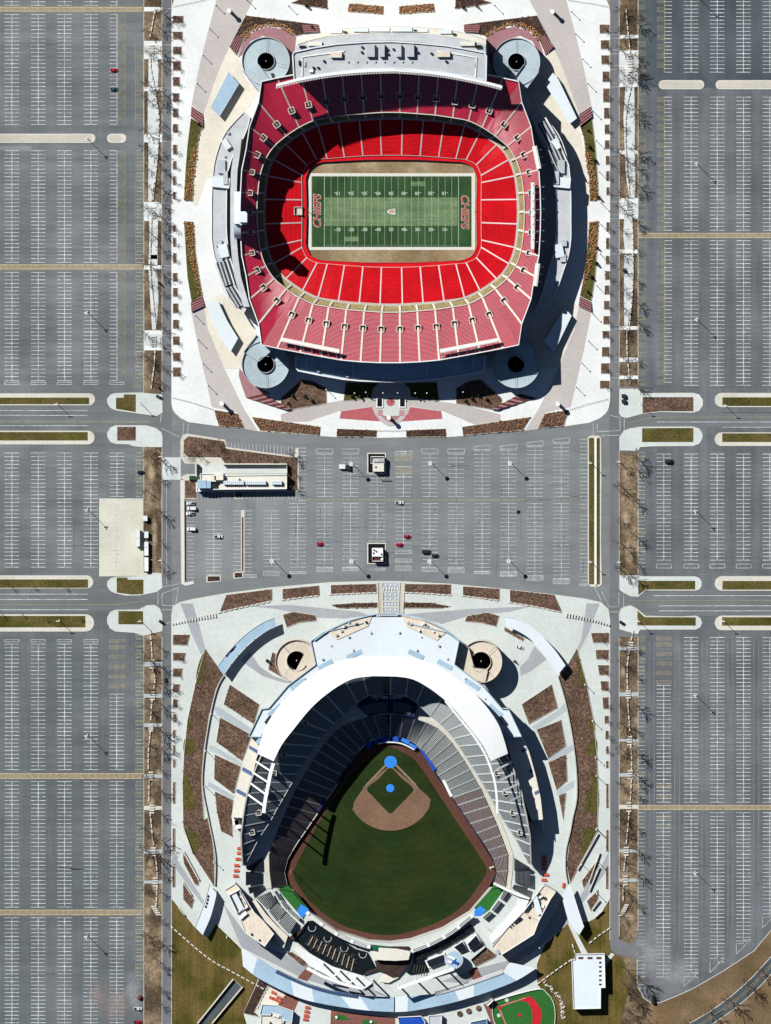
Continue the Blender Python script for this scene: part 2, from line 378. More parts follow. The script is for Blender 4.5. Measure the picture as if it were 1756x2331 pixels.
# road crossing the lower right corner
dr = tp('R4',[(1900,1440),(1640,1720),(1500,1870),(1330,2020),(1180,2130),(1040,2215),(900,2290)])
sp = spline(dr, 5)
def offset(pts, d):
    out = []
    for i, (x, y) in enumerate(pts):
        a = pts[max(i-1,0)]; b = pts[min(i+1,len(pts)-1)]; l = math.hypot(b[0]-a[0], b[1]-a[1]) or 1
        out.append((x-(b[1]-a[1])/l*d, y+(b[0]-a[0])/l*d))
    return out
struct(sheet('road_bottom_right', offset(sp,-13)+offset(sp,13)[::-1], ZA+.03, 'asphalt_dark'))
struct(sheet('slope_bottom_right', tp('R4',[(620,2036),(700,2036),(850,1976),(1000,1906),(1240,1766),(1500,1596),(1640,1426),(2000,1000),(2100,1600),(2100,2600),(100,2600),(300,2300),(560,2160)]), .02, 'tan_slope'))
struct(sheet('lawn_left', tp('I',[(36,600),(110,700),(205,800),(262,870),(300,885),(360,780),(545,960),(555,1090),(660,1180),(560,1420),(600,1560),(36,1700)]), .03, 'lawn_brown'))
struct(sheet('lawn_right', tp('J',[(1100,960),(1330,770),(1405,860),(1480,760),(1620,610),(1625,960),(1666,1000),(1740,1060),(1760,1300),(1700,1520),(1230,1520),(1230,1420),(1190,1310),(1100,1230)]), .03, 'lawn_brown'))

def row(mb, x, y0, y1, half=16.5, step=8.6, left=True, right=True, centre=True, wd=1.1, jit=0):
    if centre: mb.line(x, y0, x, y1, wd, ZM)
    n = int(round((y1-y0)/step))
    for i in range(n+1):
        y = y0+(y1-y0)*i/n
        if left: mb.line(x-half+random.uniform(-jit,jit), y, x-.5, y, wd, ZM)
        if right: mb.line(x+.5, y, x+half+random.uniform(-jit,jit), y, wd, ZM)
def hatch(mb, x0, y0, x1, y1, step=3.4, wd=.8, flip=False, z=ZM+.004, frame=True):
    step *= 1.35; wd *= .78
    if frame: mb.poly([(x0,y0),(x1,y0),(x1,y1),(x0,y1)], wd, z, True)
    h = y1-y0; x = x0-h
    while x < x1:
        a, b = max(x, x0), min(x+h, x1)
        if b-a > .5:
            if flip: mb.line(a, y0+(a-x), b, y0+(b-x), wd, z+.004)
            else: mb.line(a, y1-(a-x), b, y1-(b-x), wd, z+.004)
        x += step
def ladder(mb, x0, x1, y0, y1, step=2.7, z=ZM+.012):
    mb.line(x0, y0, x1, y0, 1.3, z); mb.line(x0, y1, x1, y1, 1.3, z)
    x = x0
    while x < x1: mb.line(x, y0+.7, x, y1-.7, 1.0, z); x += step
def marks(name, fn, m):
    b = MB(); fn(b); o = b.build(name, m); o['kind'] = 'structure'; return o
XL = [-32.5, 27.5, 87.5, 147.2, 207.3]
def ml(b):
    for x in XL:
        for y0, y1 in ((-20,12),(33,283),(343,597),(620,866),(1031,1291),(1466,1752),(1779,2065),(2089,2345)):
            row(b, x, y0, y1)
        b.poly(rect(x-16.5,870,x+16.5,875), .9, ZM, True); b.poly(rect(x-16.5,1456,x+16.5,1461), .9, ZM, True)
    for y0, y1 in ((-20,12),(33,283),(343,597),(620,866)): row(b, 266.8, y0, y1, right=False)
    row(b, 266.8, 1031, 1130)
    for y0, y1 in ((1580,1752),(1779,2065),(2089,2345)): row(b, 266.2, y0, y1)
    b.poly(rect(250,870,283,875), .9, ZM, True)
    for y0, y1 in ((343,597),(620,860),(1031,1130),(1446,1752),(1779,2065),(2089,2230)): row(b, 309.2, y0, y1, half=16, left=False, centre=False, wd=.6)
    for y in (934.5, 945.5): b.line(-100, y, 200, y, 1.1, ZM)
    b.line(-100, 969, 200, 969, 1.1, ZM)
    for y in (1352.5, 1364.5, 1388): b.line(-100, y, 201, y, 1.1, ZM)
marks('parking_markings_left', ml, 'faded_paint')
def myl(b):
    for y0, y1 in ((34,283),(344,597),(622,862)):
        y = y0; k = 0
        while y < y1-9:
            h = 8.6 if k % 2 else 13.5
            if k % 2 == 0: hatch(b, 267.5, y, 283.5, min(y+h, y1), 3.2, .7)
            else: b.line(267.5, y+4, 283, y+4, .7, ZM)
            y += h; k += 1
        b.line(285.5, y0, 285.5, y1, .8, ZM); b.line(308.5, y0+60, 308.5, y1, .7, ZM); b.line(326.5, y0, 326.5, y1, .9, ZM)
    ys = [y for y in range(125, 283, 27)]+[y for y in range(347, 597, 24)]+[y for y in range(628, 880, 22)]+[y for y in range(1020, 1130, 22)]+[y for y in range(1441, 1755, 22)]+[y for y in range(1782, 2066, 21)]+[y for y in range(2090, 2240, 21)]
    for y in ys: hatch(b, 309, y, 326, y+10.5, 3.2, .7)
    for y in (1456, 1470, 1491, 1514, 1536, 1559): hatch(b, 249, y, 284, y+7, 3.2, .8, True)
    b.line(266.2, 1456, 266.2, 1578, .8, ZM)
    b.line(-100, 957.5, 345, 959.5, .8, ZM); b.line(-100, 959.8, 345, 961.8, .8, ZM)
    b.poly([(-100,1376.5),(200,1376),(270,1376),(330,1368)], .9, ZM)
marks('accessible_bay_markings_left', myl, 'faded_yellow')
def mcw(b):
    for y0, y1 in ((16.5,25.5),(602.5,612.5),(1761,1772),(2071.5,2082.5)): ladder(b, -60, 325, y0, y1)
    for y0, y1, x0 in ((531,541,1453),(1833.5,1842.5,1452)): ladder(b, x0, 1900, y0, y1)
marks('crosswalk_markings', mcw, 'crosswalk')
XR = [1573.7, 1633.2, 1693, 1753, 1812.5, 1872]
def mr(b):
    for i, x in enumerate(XR):
        for y0, y1 in ((-30,164.3),(221,524),(548,877),(1033.5,1275),(1451,1826),(1850, [2224,2190,2142,2080,2040,2000][i])): row(b, x, y0, y1, step=8.55)
        b.poly(rect(x-16.5,1284,x+17,1293), .9, ZM, True)
        yb = [2246,2214,2172,2112,2060,2020][i]
        b.poly([(x-16.5,yb-24),(x,yb-24),(x,yb-32),(x+17,yb-34),(x-16.5,yb)], .8, ZM, True)
    for y0, y1 in ((-30,164.3),(221,524),(548,870)): row(b, 1512.8, y0, y1, half=17, left=False)
    row(b, 1511.5, 1033.5, 1275); row(b, 1511.3, 1560, 1826); row(b, 1510.5, 1850, 2224)
    b.poly(rect(1494.5,1284,1528.5,1293), .9, ZM, True)
    for y0, y1 in ((1030,1290),(1500,1826),(1850,2150),(2178,2250)): row(b, 1453.5, y0, y1, half=15.5, left=False, centre=False, wd=.75)
    for y in (939, 972.5): b.line(1645, y, 1900, y, 1.1, ZM)
    b.line(1497, 960.5, 1900, 960.5, 1.1, ZM)
    for y, x in ((1356,1487),(1379,1500),(1390.5,1500)): b.line(x, y, 1900, y, 1.1, ZM)
    for y in (939,): b.line(1645, y, 1900, y, 1.0, ZM)
marks('parking_markings_right', mr, 'faded_paint')
def myr(b):
    for y in [*range(-10,160,21), *range(206,524,21), *range(550,880,21), *range(1035,1290,43)]:
        hatch(b, 1454, y, 1469.5, y+10, 3.2, .75)
    for y in [*range(-4,160,21), *range(221,520,21), *range(550,872,21)]: hatch(b, 1497, y, 1512.5, y+10, 3.2, .75)
    for y0, y1 in ((-30,164),(221,524),(548,870)): b.line(1512.8, y0, 1512.8, y1, .9, ZM+.006)
    for y in (1450, 1463.5, 1485, 1507, 1528, 1549, 1787, 1810, 1857, 1879): hatch(b, 1494.5, y, 1529, y+7, 3.2, .8, True)
    for y in (1450, 1471, 1496, 1520, 1545, 1575, 1680, 1759, 1785, 1808, 1858, 1881, 1934, 1998, 2068): hatch(b, 1454, y, 1468, y+9, 3.2, .75)
    b.poly([(1430,963),(1480,951),(1530,949.5),(1900,949.5)], .9, ZM); b.line(1430, 1367.5, 1900, 1367.5, .9, ZM)
    for d in (-2, 2): b.poly(offset(sp, d), .9, ZM+.01)
marks('accessible_bay_markings_right', myr, 'faded_yellow')
XC = [(678.3,1034,1291),(739.3,1034,1291),(798.6,1034,1291),(859.2,1080,1240),(918.9,1078,1245),(978.9,1034,1291),(1038.8,1034,1291),(1098,1026,1300),(1158,1025,1310),(1218,1017,1310),(1278,1010,1317)]
def mc(b):
    for x, y0, y1 in XC:
        if x > 700: row(b, x, y0, 1130, half=18.5, step=8.75, wd=.75)
        row(b, x, 1146, y1, half=18.5, step=8.75, wd=.75)
        if x > 930 or 700 < x < 850: b.poly([(x-19,y0-12+(x>1080)*3),(x+19,y0-12-(x>1080)*2),(x+19,y0-3),(x-19,y0-3)], .8, ZM, True)
    row(b, 618.4, 1163, 1290, half=18.5, step=8.75, wd=.75)
    row(b, 1338, 1000, 1330, half=18, step=8.75, right=False, centre=False, wd=.75)
    row(b, 679, 1020, 1140, half=18, step=8.75, left=False, centre=False, wd=.75)
    row(b, 487, 1163, 1308, half=18.5, step=8.75, wd=.75); row(b, 425, 1170, 1315, half=18, step=8.75, left=False, centre=False, wd=.75)
    row(b, 550, 1163, 1305, half=18.5, step=8.75, right=False, centre=False, wd=.75); row(b, 556, 1163, 1300, half=18, step=8.75, left=False, centre=False, wd=.75)
    b.line(391, 1137.6, 391, 1137.6, .8, ZM)
    for i in range(19):
        x = 519+i*8.1; b.line(x, 1006+i*.55, x, 1022+i*1.0, .75, ZM)
    for i in range(30):
        x = 450+i*8.0
        if 528 < x < 560: continue
        b.line(x, 1121, x, 1137, .75, ZM)
    for x, y0, y1 in ((618.4,1300,1311),(678.3,1301,1306),(739.3,1292,1301),(798.6,1292,1299),(859.2,1293,1298),(918.9,1288,1299),(978.9,1292,1301),(1038.8,1293,1304),(1098,1301,1306),(1158,1302,1312),(1218,1310,1321),(1278,1318,1329),(1330,1327,1333),(566,1308,1315)):
        hatch(b, x-18.5 if x != 1330 else 1320, y0, x+18.5 if x != 1330 else 1339, y1, 3.2, .8, True)
    for y in (1252, 1272): hatch(b, 900.5, y, 937.5, y+8, 3.4, .8, True)
    for y in (1062,1085,1095): b.line(900, y, 938, y, .8, ZM)
    b.poly(rect(900,1027.5,938,1033.5), .8, ZM, True); b.poly(rect(914,1027.5,923,1034.5), 1.6, ZM+.01, True)
    # junction stop and crossing lines
    for k, L in (('L2',[[(1385,1320),(1370,1430)],[(1385,1700),(1340,1660)],[(1570,1430),(1560,1570)],[(1610,1440),(1600,1580)],[(1380,1480),(1540,1560)]]),
                 ('L3',[[(1350,680),(1350,820)],[(1385,720),(1525,665)],[(1525,665),(1500,815)],[(1385,720),(1385,810)],[(1385,815),(1500,820)],[(1385,855),(1470,855)],[(1385,660),(1550,630)]]),
                 ('R2',[[(130,1440),(130,1540)],[(165,1440),(165,1510)],[(165,1510),(360,1500)],[(200,1545),(355,1540)],[(360,1390),(360,1500)],[(395,1390),(395,1500)],[(275,1370),(360,1390)]]),
                 ('R3',[[(140,660),(200,780)],[(205,700),(265,830)],[(350,700),(350,830)],[(390,720),(390,830)],[(275,830),(350,830)],[(275,873),(355,873)]])):
        for (a, c) in L:
            (x0,y0),(x1,y1) = tp(k, [a, c]); b.line(x0, y0, x1, y1, .8, ZM+.012)
    for x in (379.5,): b.line(x, 1095, x, 1330, .6, ZM)
    for yy in (62/3.75*0+17, 100, 132, 198, 321, 344, 465, 505, 611, 618, 755, 763):
        pass
    for y in (18,24,101,133,199,321,460,503,604,611,763,797): b.line(369, y, 391, y+2, .55, ZM)
    for y in (78,87,114,122,149,158,189,198,342,352,450,459,489,498,569,578,740,749,815,824,851,860): b.line(1389, y, 1410, y, .5, ZM)
    b.line(1371.5+0, 1405, 1371.5, 1405, .5, ZM)
    for y in (1422,): b.line(369, y, 391, y-6, .8, ZM)
marks('parking_markings_centre', mc, 'faded_paint')
def mcy(b):
    b.line(680, 1137.6, 1300, 1138.4, .8, ZM)
    hatch(b, 900, 1037, 938, 1048, 3, .9); hatch(b, 900, 1063, 938, 1075, 3, .9)
marks('yellow_bay_markings_centre', mcy, 'yellow_paint')
def mtracks(b):
    pass

struct(sheet('entry_apron_left', rect(369.5,1041,412,1092), ZA+.03, 'walk_pale'))
struct(sheet('small_bay_asphalt', tp('E',[(200,545),(590,545),(590,1100),(200,1100)]), ZA+.008, 'bay_asphalt'))
struct(sheet('asphalt_patch_centre', tp('E',[(690,540),(740,530),(990,530),(990,560),(1450,560),(1450,1070),(690,1060)]), ZA+.008, 'patch_asphalt'))
struct(sheet('asphalt_patch_left', tp('L1',[(0,1245),(270,1245),(270,1290),(0,1280)]), ZA+.008, 'bay_asphalt'))
struct(sheet('walk_lane_centre', tp('E',[(598,490),(625,490),(625,1060),(598,1060)]), ZA+.014, 'roadh'))
b = MB()
for i in range(42):
    x, y = 556.5, 1125+i*4.3; b.line(553.5, y, 560.5, y+3, .5, ZM+.008)
struct(b.build('walk_lane_hatching', 'faded_paint'))
# powdery salt and dust near the bottom of the car parks, tyre lanes worn into the right car park
for P in ((300,2240,28,60),(262,2290,40,42),(222,2270,26,30)):
    pass
lane = MB()
for x in (1484,1542,1604,1663,1722):
    for d in (-5.5, 5.5): lane.line(x+d, 1460, x+d, 2150, 2.2, ZA+.02)
struct(lane.build('worn_tyre_lanes', 'lane_asphalt'))
cs = MB(); rc = random.Random(3)
for _ in range(150):
    x, y = rc.choice(((rc.uniform(0,300),rc.uniform(30,2330)),(rc.uniform(1470,1750),rc.uniform(10,2100)),(rc.uniform(600,1330),rc.uniform(1030,1310))))
    if 890 < y < 1030 or 1300 < y < 1450 and not 600 < x < 1330: continue
    n_ = rc.randint(4,12); vert = rc.random() < .3; P_ = [(x, y)]
    for _k2 in range(n_): x, y = (x+rc.uniform(-1.2,1.2), y+rc.uniform(4,9)) if vert else (x+rc.uniform(4,10), y+rc.uniform(-1.2,1.2)); P_.append((x, y))
    if P_[-1][0] < 322 or P_[0][0] > 395: cs.poly(P_, rc.uniform(.35,.8), ZM+.016)
struct(cs.build('crack_sealing', 'crack_seal'))
st_ = MB()
for _ in range(420):
    xr = rc.choice(XL+XR[:3]+[c[0] for c in XC]); side = rc.choice((-1,1)); x = xr+side*rc.uniform(5,12); y = rc.uniform(1150,1290) if 400 < xr < 1400 else rc.uniform(40,2200)
    if 400 > xr or xr > 1400:
        if 880 < y < 1035 or 1290 < y < 1460: continue
    r0 = rc.uniform(.5,1.5); st_.flat([(x+r0*rc.uniform(.6,1.5)*math.cos(q*1.05), y+r0*rc.uniform(.5,1.1)*math.sin(q*1.05)) for q in range(6)], ZM+.02)
struct(st_.build('oil_spots', 'crack_seal'))
# ---------------------------------------------------------------- kerbed islands
def island(label, pts, beds, bed_m='dry_grass', top='concrete', z=ZP, cat='traffic island'):
    t = thing('traffic_island', label, cat, G(*pts[0], 0))
    prism('pavement', pts, -.05, z, top, t, 'kerb')
    k = MB(); k.wall(pts, -.04, z+.05, .35, True); k.build('kerb', 'kerb', t)
    for bd in beds: prism('planting_bed', bd, 0, z+.09, bed_m, t)
    return t
def rround(x0, y0, x1, y1, left=True, right=True):
    r = (y1-y0)/2; cy = (y0+y1)/2; P = []
    if right: P += circ(x1-r, cy, r, 12, -90, 90)
    else: P += [(x1,y0),(x1,y1)]
    if left: P += circ(x0+r, cy, r, 12, 90, 270)
    else: P += [(x0,y1),(x0,y0)]
    return P
island('long pale gravel island between the two upper left car parks', rround(-120,305,217,324.5,False), [rect(-120,307.5,207,322)], 'gravel')
island('short pale gravel island with rounded ends in the upper left car park', rround(244.5,305,287.5,324.5), [rround(248,307.5,276,322)], 'gravel')
island('short pale island with rounded ends in the upper right car park', rround(1500.5,183,1603,202.5), [rround(1503,185.5,1600.5,200)], 'gravel')
island('long pale island running off the right edge of the upper right car park', rround(1630,183,1900,202.5,True,False), [rround(1633,185.5,1900,200,True,False)], 'gravel')
for lb, x0, y0, x1, y1, b in (('long grass island above the upper left road', -120, 896, 216, 922, (-120,905,203,920)),
                           ('long grass island below the upper left road', -120, 981, 215, 1011, (-120,983.5,200,1002.5)),
                           ('long grass island above the lower left road', -120, 1310.5, 212, 1339, (-120,1319,200.5,1338)),
                           ('long grass island below the lower left road', -120, 1399, 214, 1437, (-120,1402,194.5,1428))):
    island(lb, rround(x0,y0,x1,y1,False), [rect(*b)])
for lb, x0, y0, x1, y1, b in (('grass island at the right frame edge above the upper right road',1628,895,1900,926,(1645,904.5,1900,924)),
                           ('grass island at the right frame edge below the upper right road',1628,985,1900,1014.5,(1644.5,986.5,1900,1006)),
                           ('grass island at the right frame edge above the lower right road',1628,1312,1900,1344,(1645,1322.5,1900,1342)),
                           ('grass island at the right frame edge below the lower right road',1628,1402,1900,1434,(1644,1405,1900,1424))):
    island(lb, rround(x0,y0,x1,y1,True,False), [rect(*b)])
for lb, k, P, B in (
  ('rounded corner island with grass square above the upper left road', 'L2', [(1060,1180),(1225,1178),(1240,1182),(1385,1195),(1387,1345),(1340,1375),(1160,1350),(990,1325),(945,1305),(920,1265),(918,1230),(945,1195),(985,1183)], [(992,1220),(1058,1220),(1058,1192),(1160,1192),(1160,1342),(992,1315)]),
  ('rounded corner island with mulch square below the upper left road', 'L2', [(985,1458),(1250,1458),(1330,1480),(1375,1515),(1387,1550),(1387,1640),(1230,1640),(1140,1632),(1100,1615),(990,1612),(945,1595),(920,1555),(918,1520),(945,1475)], [(1002,1468),(1160,1468),(1160,1585),(1002,1585)]),
  ('rounded corner island with grass square above the lower left road', 'L3', [(985,576),(1150,572),(1380,545),(1385,665),(1340,700),(1200,730),(1080,732),(985,712),(940,690),(917,650),(920,615),(945,590)], [(998,580),(1090,580),(1090,598),(1225,598),(1225,722),(1120,725),(998,708)]),
  ('rounded corner island with grass square below the lower left road', 'L3', [(985,858),(1185,855),(1260,818),(1320,815),(1365,845),(1385,900),(1387,1015),(1385,1035),(1230,1075),(1150,1050),(985,1038),(940,1010),(917,960),(920,915),(945,875)], [(1012,865),(1222,868),(1222,980),(1012,978)]),
  ('corner island with mulch bed and white pad above the upper right road', 'R2', [(355,1145),(515,1145),(540,1182),(985,1180),(1035,1195),(1065,1240),(1065,1285),(1035,1330),(985,1345),(700,1340),(550,1355),(420,1390),(370,1380),(353,1350)], [(552,1215),(985,1215),(985,1335),(700,1335),(552,1352)]),
  ('corner island with grass bed below the upper right road', 'R2', [(530,1470),(985,1468),(1035,1485),(1062,1530),(1060,1570),(1035,1610),(985,1630),(640,1632),(530,1640),(512,1670),(355,1668),(355,1560),(390,1505),(440,1485)], [(548,1480),(985,1478),(985,1598),(548,1598)]),
  ('corner island with brown bed above the lower right road', 'R3', [(355,562),(512,562),(560,572),(1000,572),(1035,585),(1055,620),(1052,655),(1035,680),(1000,690),(575,688),(515,742),(450,738),(385,705),(355,680)], [(515,608),(1000,608),(1000,682),(575,682),(515,730)]),
  ('corner island with brown bed below the lower right road', 'R3', [(400,830),(450,820),(500,845),(575,908),(860,915),(1010,908),(1045,930),(1057,965),(1045,1000),(1010,1022),(530,1022),(512,1060),(480,1055),(355,1020),(352,900),(365,850)], [(508,862),(570,918),(1005,920),(1005,990),(508,988)])):
    island(lb, tp(k, P), [tp(k, B)], 'mulch' if 'mulch' in lb else 'dry_grass', 'plaza_pale')
# kerb lines of the verges
kb = thing('kerb_line', 'thin pale kerbs edging the tree verges and side roads', 'kerb')
for x, y0, y1 in ((328,-260,893),(328,1018,1135),(328,1447,2600),(369.3,-260,895),(369.3,1020,1305),(369.3,1450,2600),(391.3,-260,905),(1410,-260,880),(1410,1026,1308),(1410,1452,2130),(1453,-260,880),(1453,1032,1308),(1453,1450,2120),(1388.8,2050,2140),(391,2045,2600)):
    b = MB(); b.wall([(x,y0),(x,y1)], -.05, .2, .32); b.build('kerb', 'kerb', kb)
b = MB(); b.wall(lot_r[1:14], -.05, .2, .4); b.build('kerb', 'kerb', kb)
for d in (-13.5, 13.5):
    b = MB(); b.wall(offset(sp, d), -.05, .2, .4); b.build('kerb', 'kerb', kb)

# ---------------------------------------------------------------- plazas
fp = [(397,-260),(397,0),(392,14),(391,30),(391,918),(393,930),(399,940),(411,951),(430,960.6),(498.6,970),(558,976),(586,981),(726,992),(770,995),(857,996.5),(924,995),(1014,995),(1055,992),(1192,979),(1282.6,970.6),(1342,962),(1367,951),(1380,940),(1386,928),(1389,911),(1389,30),(1387,14),(1381,0),(1381,-260)]
struct(holed('football_plaza', fp, [_fh], ZP, 'plaza_white'))
_k = MB(); _k.wall(fp, -.05, ZP+.02, .35, True); struct(_k.build('football_plaza_kerb', 'kerb'))
_k = MB(); _k.wall(_fh, -8.5, .25, .5, True); struct(_k.build('football_bowl_retaining_wall', 'wall_conc'))
band = tp('A',[(370,-30),(645,-30),(600,60),(570,110),(455,345),(385,500),(320,680),(268,835),(180,765),(240,470),(300,230)])
band2 = tp('C',[(180,740),(270,695),(300,860),(420,1150),(560,1440),(665,1605),(570,1592),(515,1470),(330,1430),(235,1020)])
cream = tp('A',[(455,345),(540,460),(560,560),(665,670),(610,760),(440,950),(270,850),(320,680),(385,500)])
cream2 = tp('C',[(270,695),(400,600),(560,740),(635,850),(650,910),(570,1010),(540,1150),(420,1150),(300,860)])
lowcurve = tp('BP',[(0,545),(120,500),(340,460),(480,435),(700,415),(960,425),(1190,445),(1380,470),(1666,545),(1666,600),(1480,625),(1230,520),(960,480),(690,485),(440,520),(200,600),(0,600)])
struct(sheet('paved_band_lower', lowcurve, ZP+.03, 'plaza_taupe'))
for i, (nm, P, m) in enumerate((('paved_band', band, 'plaza_taupe'), ('paved_band', band2, 'plaza_taupe'), ('paved_forecourt', cream, 'plaza_cream'), ('paved_forecourt', cream2, 'plaza_cream'))):
    struct(sheet(nm+'_left', P, ZP+.045+.012*i, m)); struct(sheet(nm+'_right', mirx(P), ZP+.045+.012*i, m))
for P in (tp('A',[(290,850),(450,960),(370,1100),(335,1300),(290,1300),(225,1500),(190,1500),(230,1100)]),):
    struct(sheet('paved_strip_left', P, ZP+.02, 'plaza_cream')); struct(sheet('paved_strip_right', mirx(P), ZP+.02, 'plaza_cream'))
# centre court with emblem paving below the football stadium
oc = spline(tp('BP',[(835,305),(940,320),(975,400),(970,500),(920,590),(835,635),(750,590),(695,500),(690,400),(730,320)]), 6, True)
struct(sheet('entrance_court', oc, ZP+.11, 'plaza_taupe'))
court = thing('court_paving', 'banded pink and white paving with a round red medallion on the entrance court', 'paving', G(890,916,0))
sheet('paving_band', tp('BP',[(775,395),(900,395),(905,550),(835,600),(770,550)]), ZP+.13, 'plaza_pale', court)
for y in (515, 530, 545): sheet('paving_band', tp('BP',[(735,y),(775,y),(775,y+8),(742,y+8)]), ZP+.15, 'red_paving', court); sheet('paving_band', tp('BP',[(895,y),(940,y),(933,y+8),(895,y+8)]), ZP+.15, 'red_paving', court)
sheet('paving_band', tp('BP',[(760,555),(905,555),(880,585),(835,605),(790,585)]), ZP+.16, 'pink_paving', court)
sheet('medallion', circ(*t1('BP',832,450), 32/3.332, 24), ZP+.17, 'red_paving', court)
for P in ([(455,520),(690,487),(710,540),(755,597),(445,575)], [(980,487),(1215,520),(1225,577),(915,597),(960,540)]):
    prism('paving_panel', tp('BP',P), 0, ZP+.09, 'red_paving', court, 'kerb')
for nm, x in (('left',750), ('right',922)):
    t = thing('sunken_planter', 'dark square planter with white rim at the %s of the entrance court' % nm, 'planter', G(*t1('BP',x,455),0))
    prism('rim', tp('BP',rect(x-26,415,x+26,493)), 0, .8, 'white_metal', t)
    prism('soil', tp('BP',rect(x-19,424,x+17,484)), .1, .85, 'black', t)
# baseball plaza
kp = [(391,2045),(391,1400),(394,1381),(408.6,1371.7),(441,1363.6),(515.6,1350.6),(619,1337.6),(749,1326),(859,1323),(912,1323.5),(1026,1329.5),(1162,1342.5),(1262.5,1353.8),(1333.8,1363.6),(1369,1371.7),(1385.7,1388),(1389,1414),(1389,2045),(1364,2084.6),(1342,2097),(1295,2100),(1240,2150),(1222,2195),(1223,2241),(1240,2262),(1258,2300),(1262,2450),(600,2450),(556,2310),(589,2228),(554.8,2200),(550,2159.6),(492,2103),(473,2134),(444,2110)]
struct(holed('baseball_plaza', kp, [_bl], ZP, 'plaza_pale'))
_k = MB(); _k.wall(kp, -.05, ZP+.02, .35, True); struct(_k.build('baseball_plaza_kerb', 'kerb'))
_k = MB(); _k.wall(_bl, -10.5, .3, .5, True); struct(_k.build('bowl_retaining_wall', 'wall_conc'))
for k, P in (('Gg',[(100,-20),(190,-20),(240,150),(285,320),(250,350),(180,200)]),('Hh',[(1555,-20),(1460,-20),(1420,250),(1385,320),(1400,345),(1480,180)]),
             ('Gg',[(600,0),(900,-10),(1400,40),(1470,65),(1300,90),(1100,85),(800,20)]),('Hh',[(130,60),(600,20),(1060,0),(900,40),(600,70),(400,130),(250,80)]),
             ('Gg',[(540,400),(605,330),(680,440),(780,510),(915,555),(860,560),(700,510)]),('Hh',[(1170,385),(1080,290),(1030,390),(975,440),(980,510),(1060,470)]),
             ('I',[(40,240),(90,330),(270,610),(265,640),(200,560),(40,340)]),('J',[(1622,250),(1560,370),(1415,570),(1420,640),(1480,560),(1622,370)]),
             ('I',[(400,610),(545,950),(1000,1180),(1250,1260),(1400,1300),(1600,1300),(1600,1240),(1100,1060),(860,1000),(720,940),(560,830),(450,680)]),
             ('J',[(700,1220),(850,1120),(1050,1000),(1330,770),(1280,580),(1250,660),(1100,900),(870,1050),(600,1120),(400,1200)])):
    struct(sheet('paved_path', tp(k, P), ZP+.035, 'plaza_grey'))
for k, P in (('Gg',[(340,730),(380,735),(630,900),(615,935),(500,870),(365,790)]),('Gg',[(305,1010),(345,1020),(550,1140),(545,1175),(400,1090),(310,1050)]),('Gg',[(300,1280),(345,1300),(495,1385),(480,1420),(350,1340),(300,1310)]),
             ('Hh',[(1305,700),(1320,760),(1095,905),(1060,880),(1250,760)]),('Hh',[(1365,1005),(1365,1050),(1185,1145),(1175,1110)]),('Hh',[(1370,1270),(1370,1320),(1245,1385),(1240,1345)])):
    struct(sheet('paved_path', tp(k, P), ZP+.05, 'plaza_blue'))
struct(sheet('stepped_walk', tp('TC',[(600,200),(1070,200),(1040,735),(620,735)]), ZP+.06, 'gravel'))
struct(sheet('stepped_walk_centre', tp('TC',[(690,200),(975,200),(960,735),(705,735)]), ZP+.09, 'plaza_blue'))
for x in (600,680,985,1065):
    b = MB(); b.wall(tp('TC',[(x,200),(x+(620-600 if x<800 else -25),735)]), 0, .7, .8); tag(b.build('low_wall', 'concrete'), '%s low side wall of the central stepped walk' % {600:'outer left',680:'inner left',985:'inner right',1065:'outer right'}[x], 'wall', 'walk side walls')
st = thing('walkway_steps', 'pale stair treads with round light spots on the central stepped walk', 'steps', G(*t1('TC',830,460),0))
for y in (362,522,620): prism('tread', tp('TC',rect(690,y-8,975,y+8)), 0, .55, 'kerb', st)
for y, n in ((242,3),(405,3),(482,3),(572,4),(670,3)):
    for i in range(n): x = (750+i*82) if n == 3 else 750+i*54; b = MB(); b.cyl(G(*t1('TC',x,y),.3), .55, .5, .35, 10); b.build('light_disc', 'white_metal', st)
for i in range(6): x = 712+i*48; prism('bench_block', tp('TC',rect(x-9,285,x+9,335)), 0, .8, 'white_metal', st)
# ---------------------------------------------------------------- planting
def tufts(poly, dens, r, h, m, parent, z=.3, name='ground_cover'):
    xs = [p[0] for p in poly]; ys = [p[1] for p in poly]; b = MB()
    n = int((max(xs)-min(xs))*(max(ys)-min(ys))*S*S*dens)
    for _ in range(n):
        p = (random.uniform(min(xs), max(xs)), random.uniform(min(ys), max(ys)))
        if not inside(p, poly): continue
        c = G(p[0], p[1], 0); k = len(b.v); rr = r*random.uniform(.5, 1.2); hh = h*random.uniform(.5, 1.3); a0 = random.random()*6
        for i in range(5):
            a = a0+i*1.2566; q = rr*random.uniform(.65, 1.2); b.v.append((c.x+q*math.cos(a), c.y+q*math.sin(a), z-.05))
        b.v.append((c.x+random.uniform(-.2,.2), c.y+random.uniform(-.2,.2), z+hh))
        b.f += [(k+i, k+(i+1)%5, k+5) for i in range(5)]
    if b.f: o = b.build(name, m, parent); o['kind'] = 'stuff'
def bed(label, pts, m='mulch', z=.42, cov=None, group=None, rim=True):
    c = G(sum(p[0] for p in pts)/len(pts), sum(p[1] for p in pts)/len(pts), 0)
    t = thing('planting_bed', label, 'planting bed', c, group)
    prism('soil', pts, 0, z, m, t)
    if rim: b = MB(); b.wall(pts, 0, z+.12, .3, True); b.build('edging', 'concrete' if rim is True else rim, t)
    for cv in (cov or []): tufts(cv[4] if len(cv) > 4 else pts, cv[0], cv[1], cv[2], cv[3], t, z)
    return t
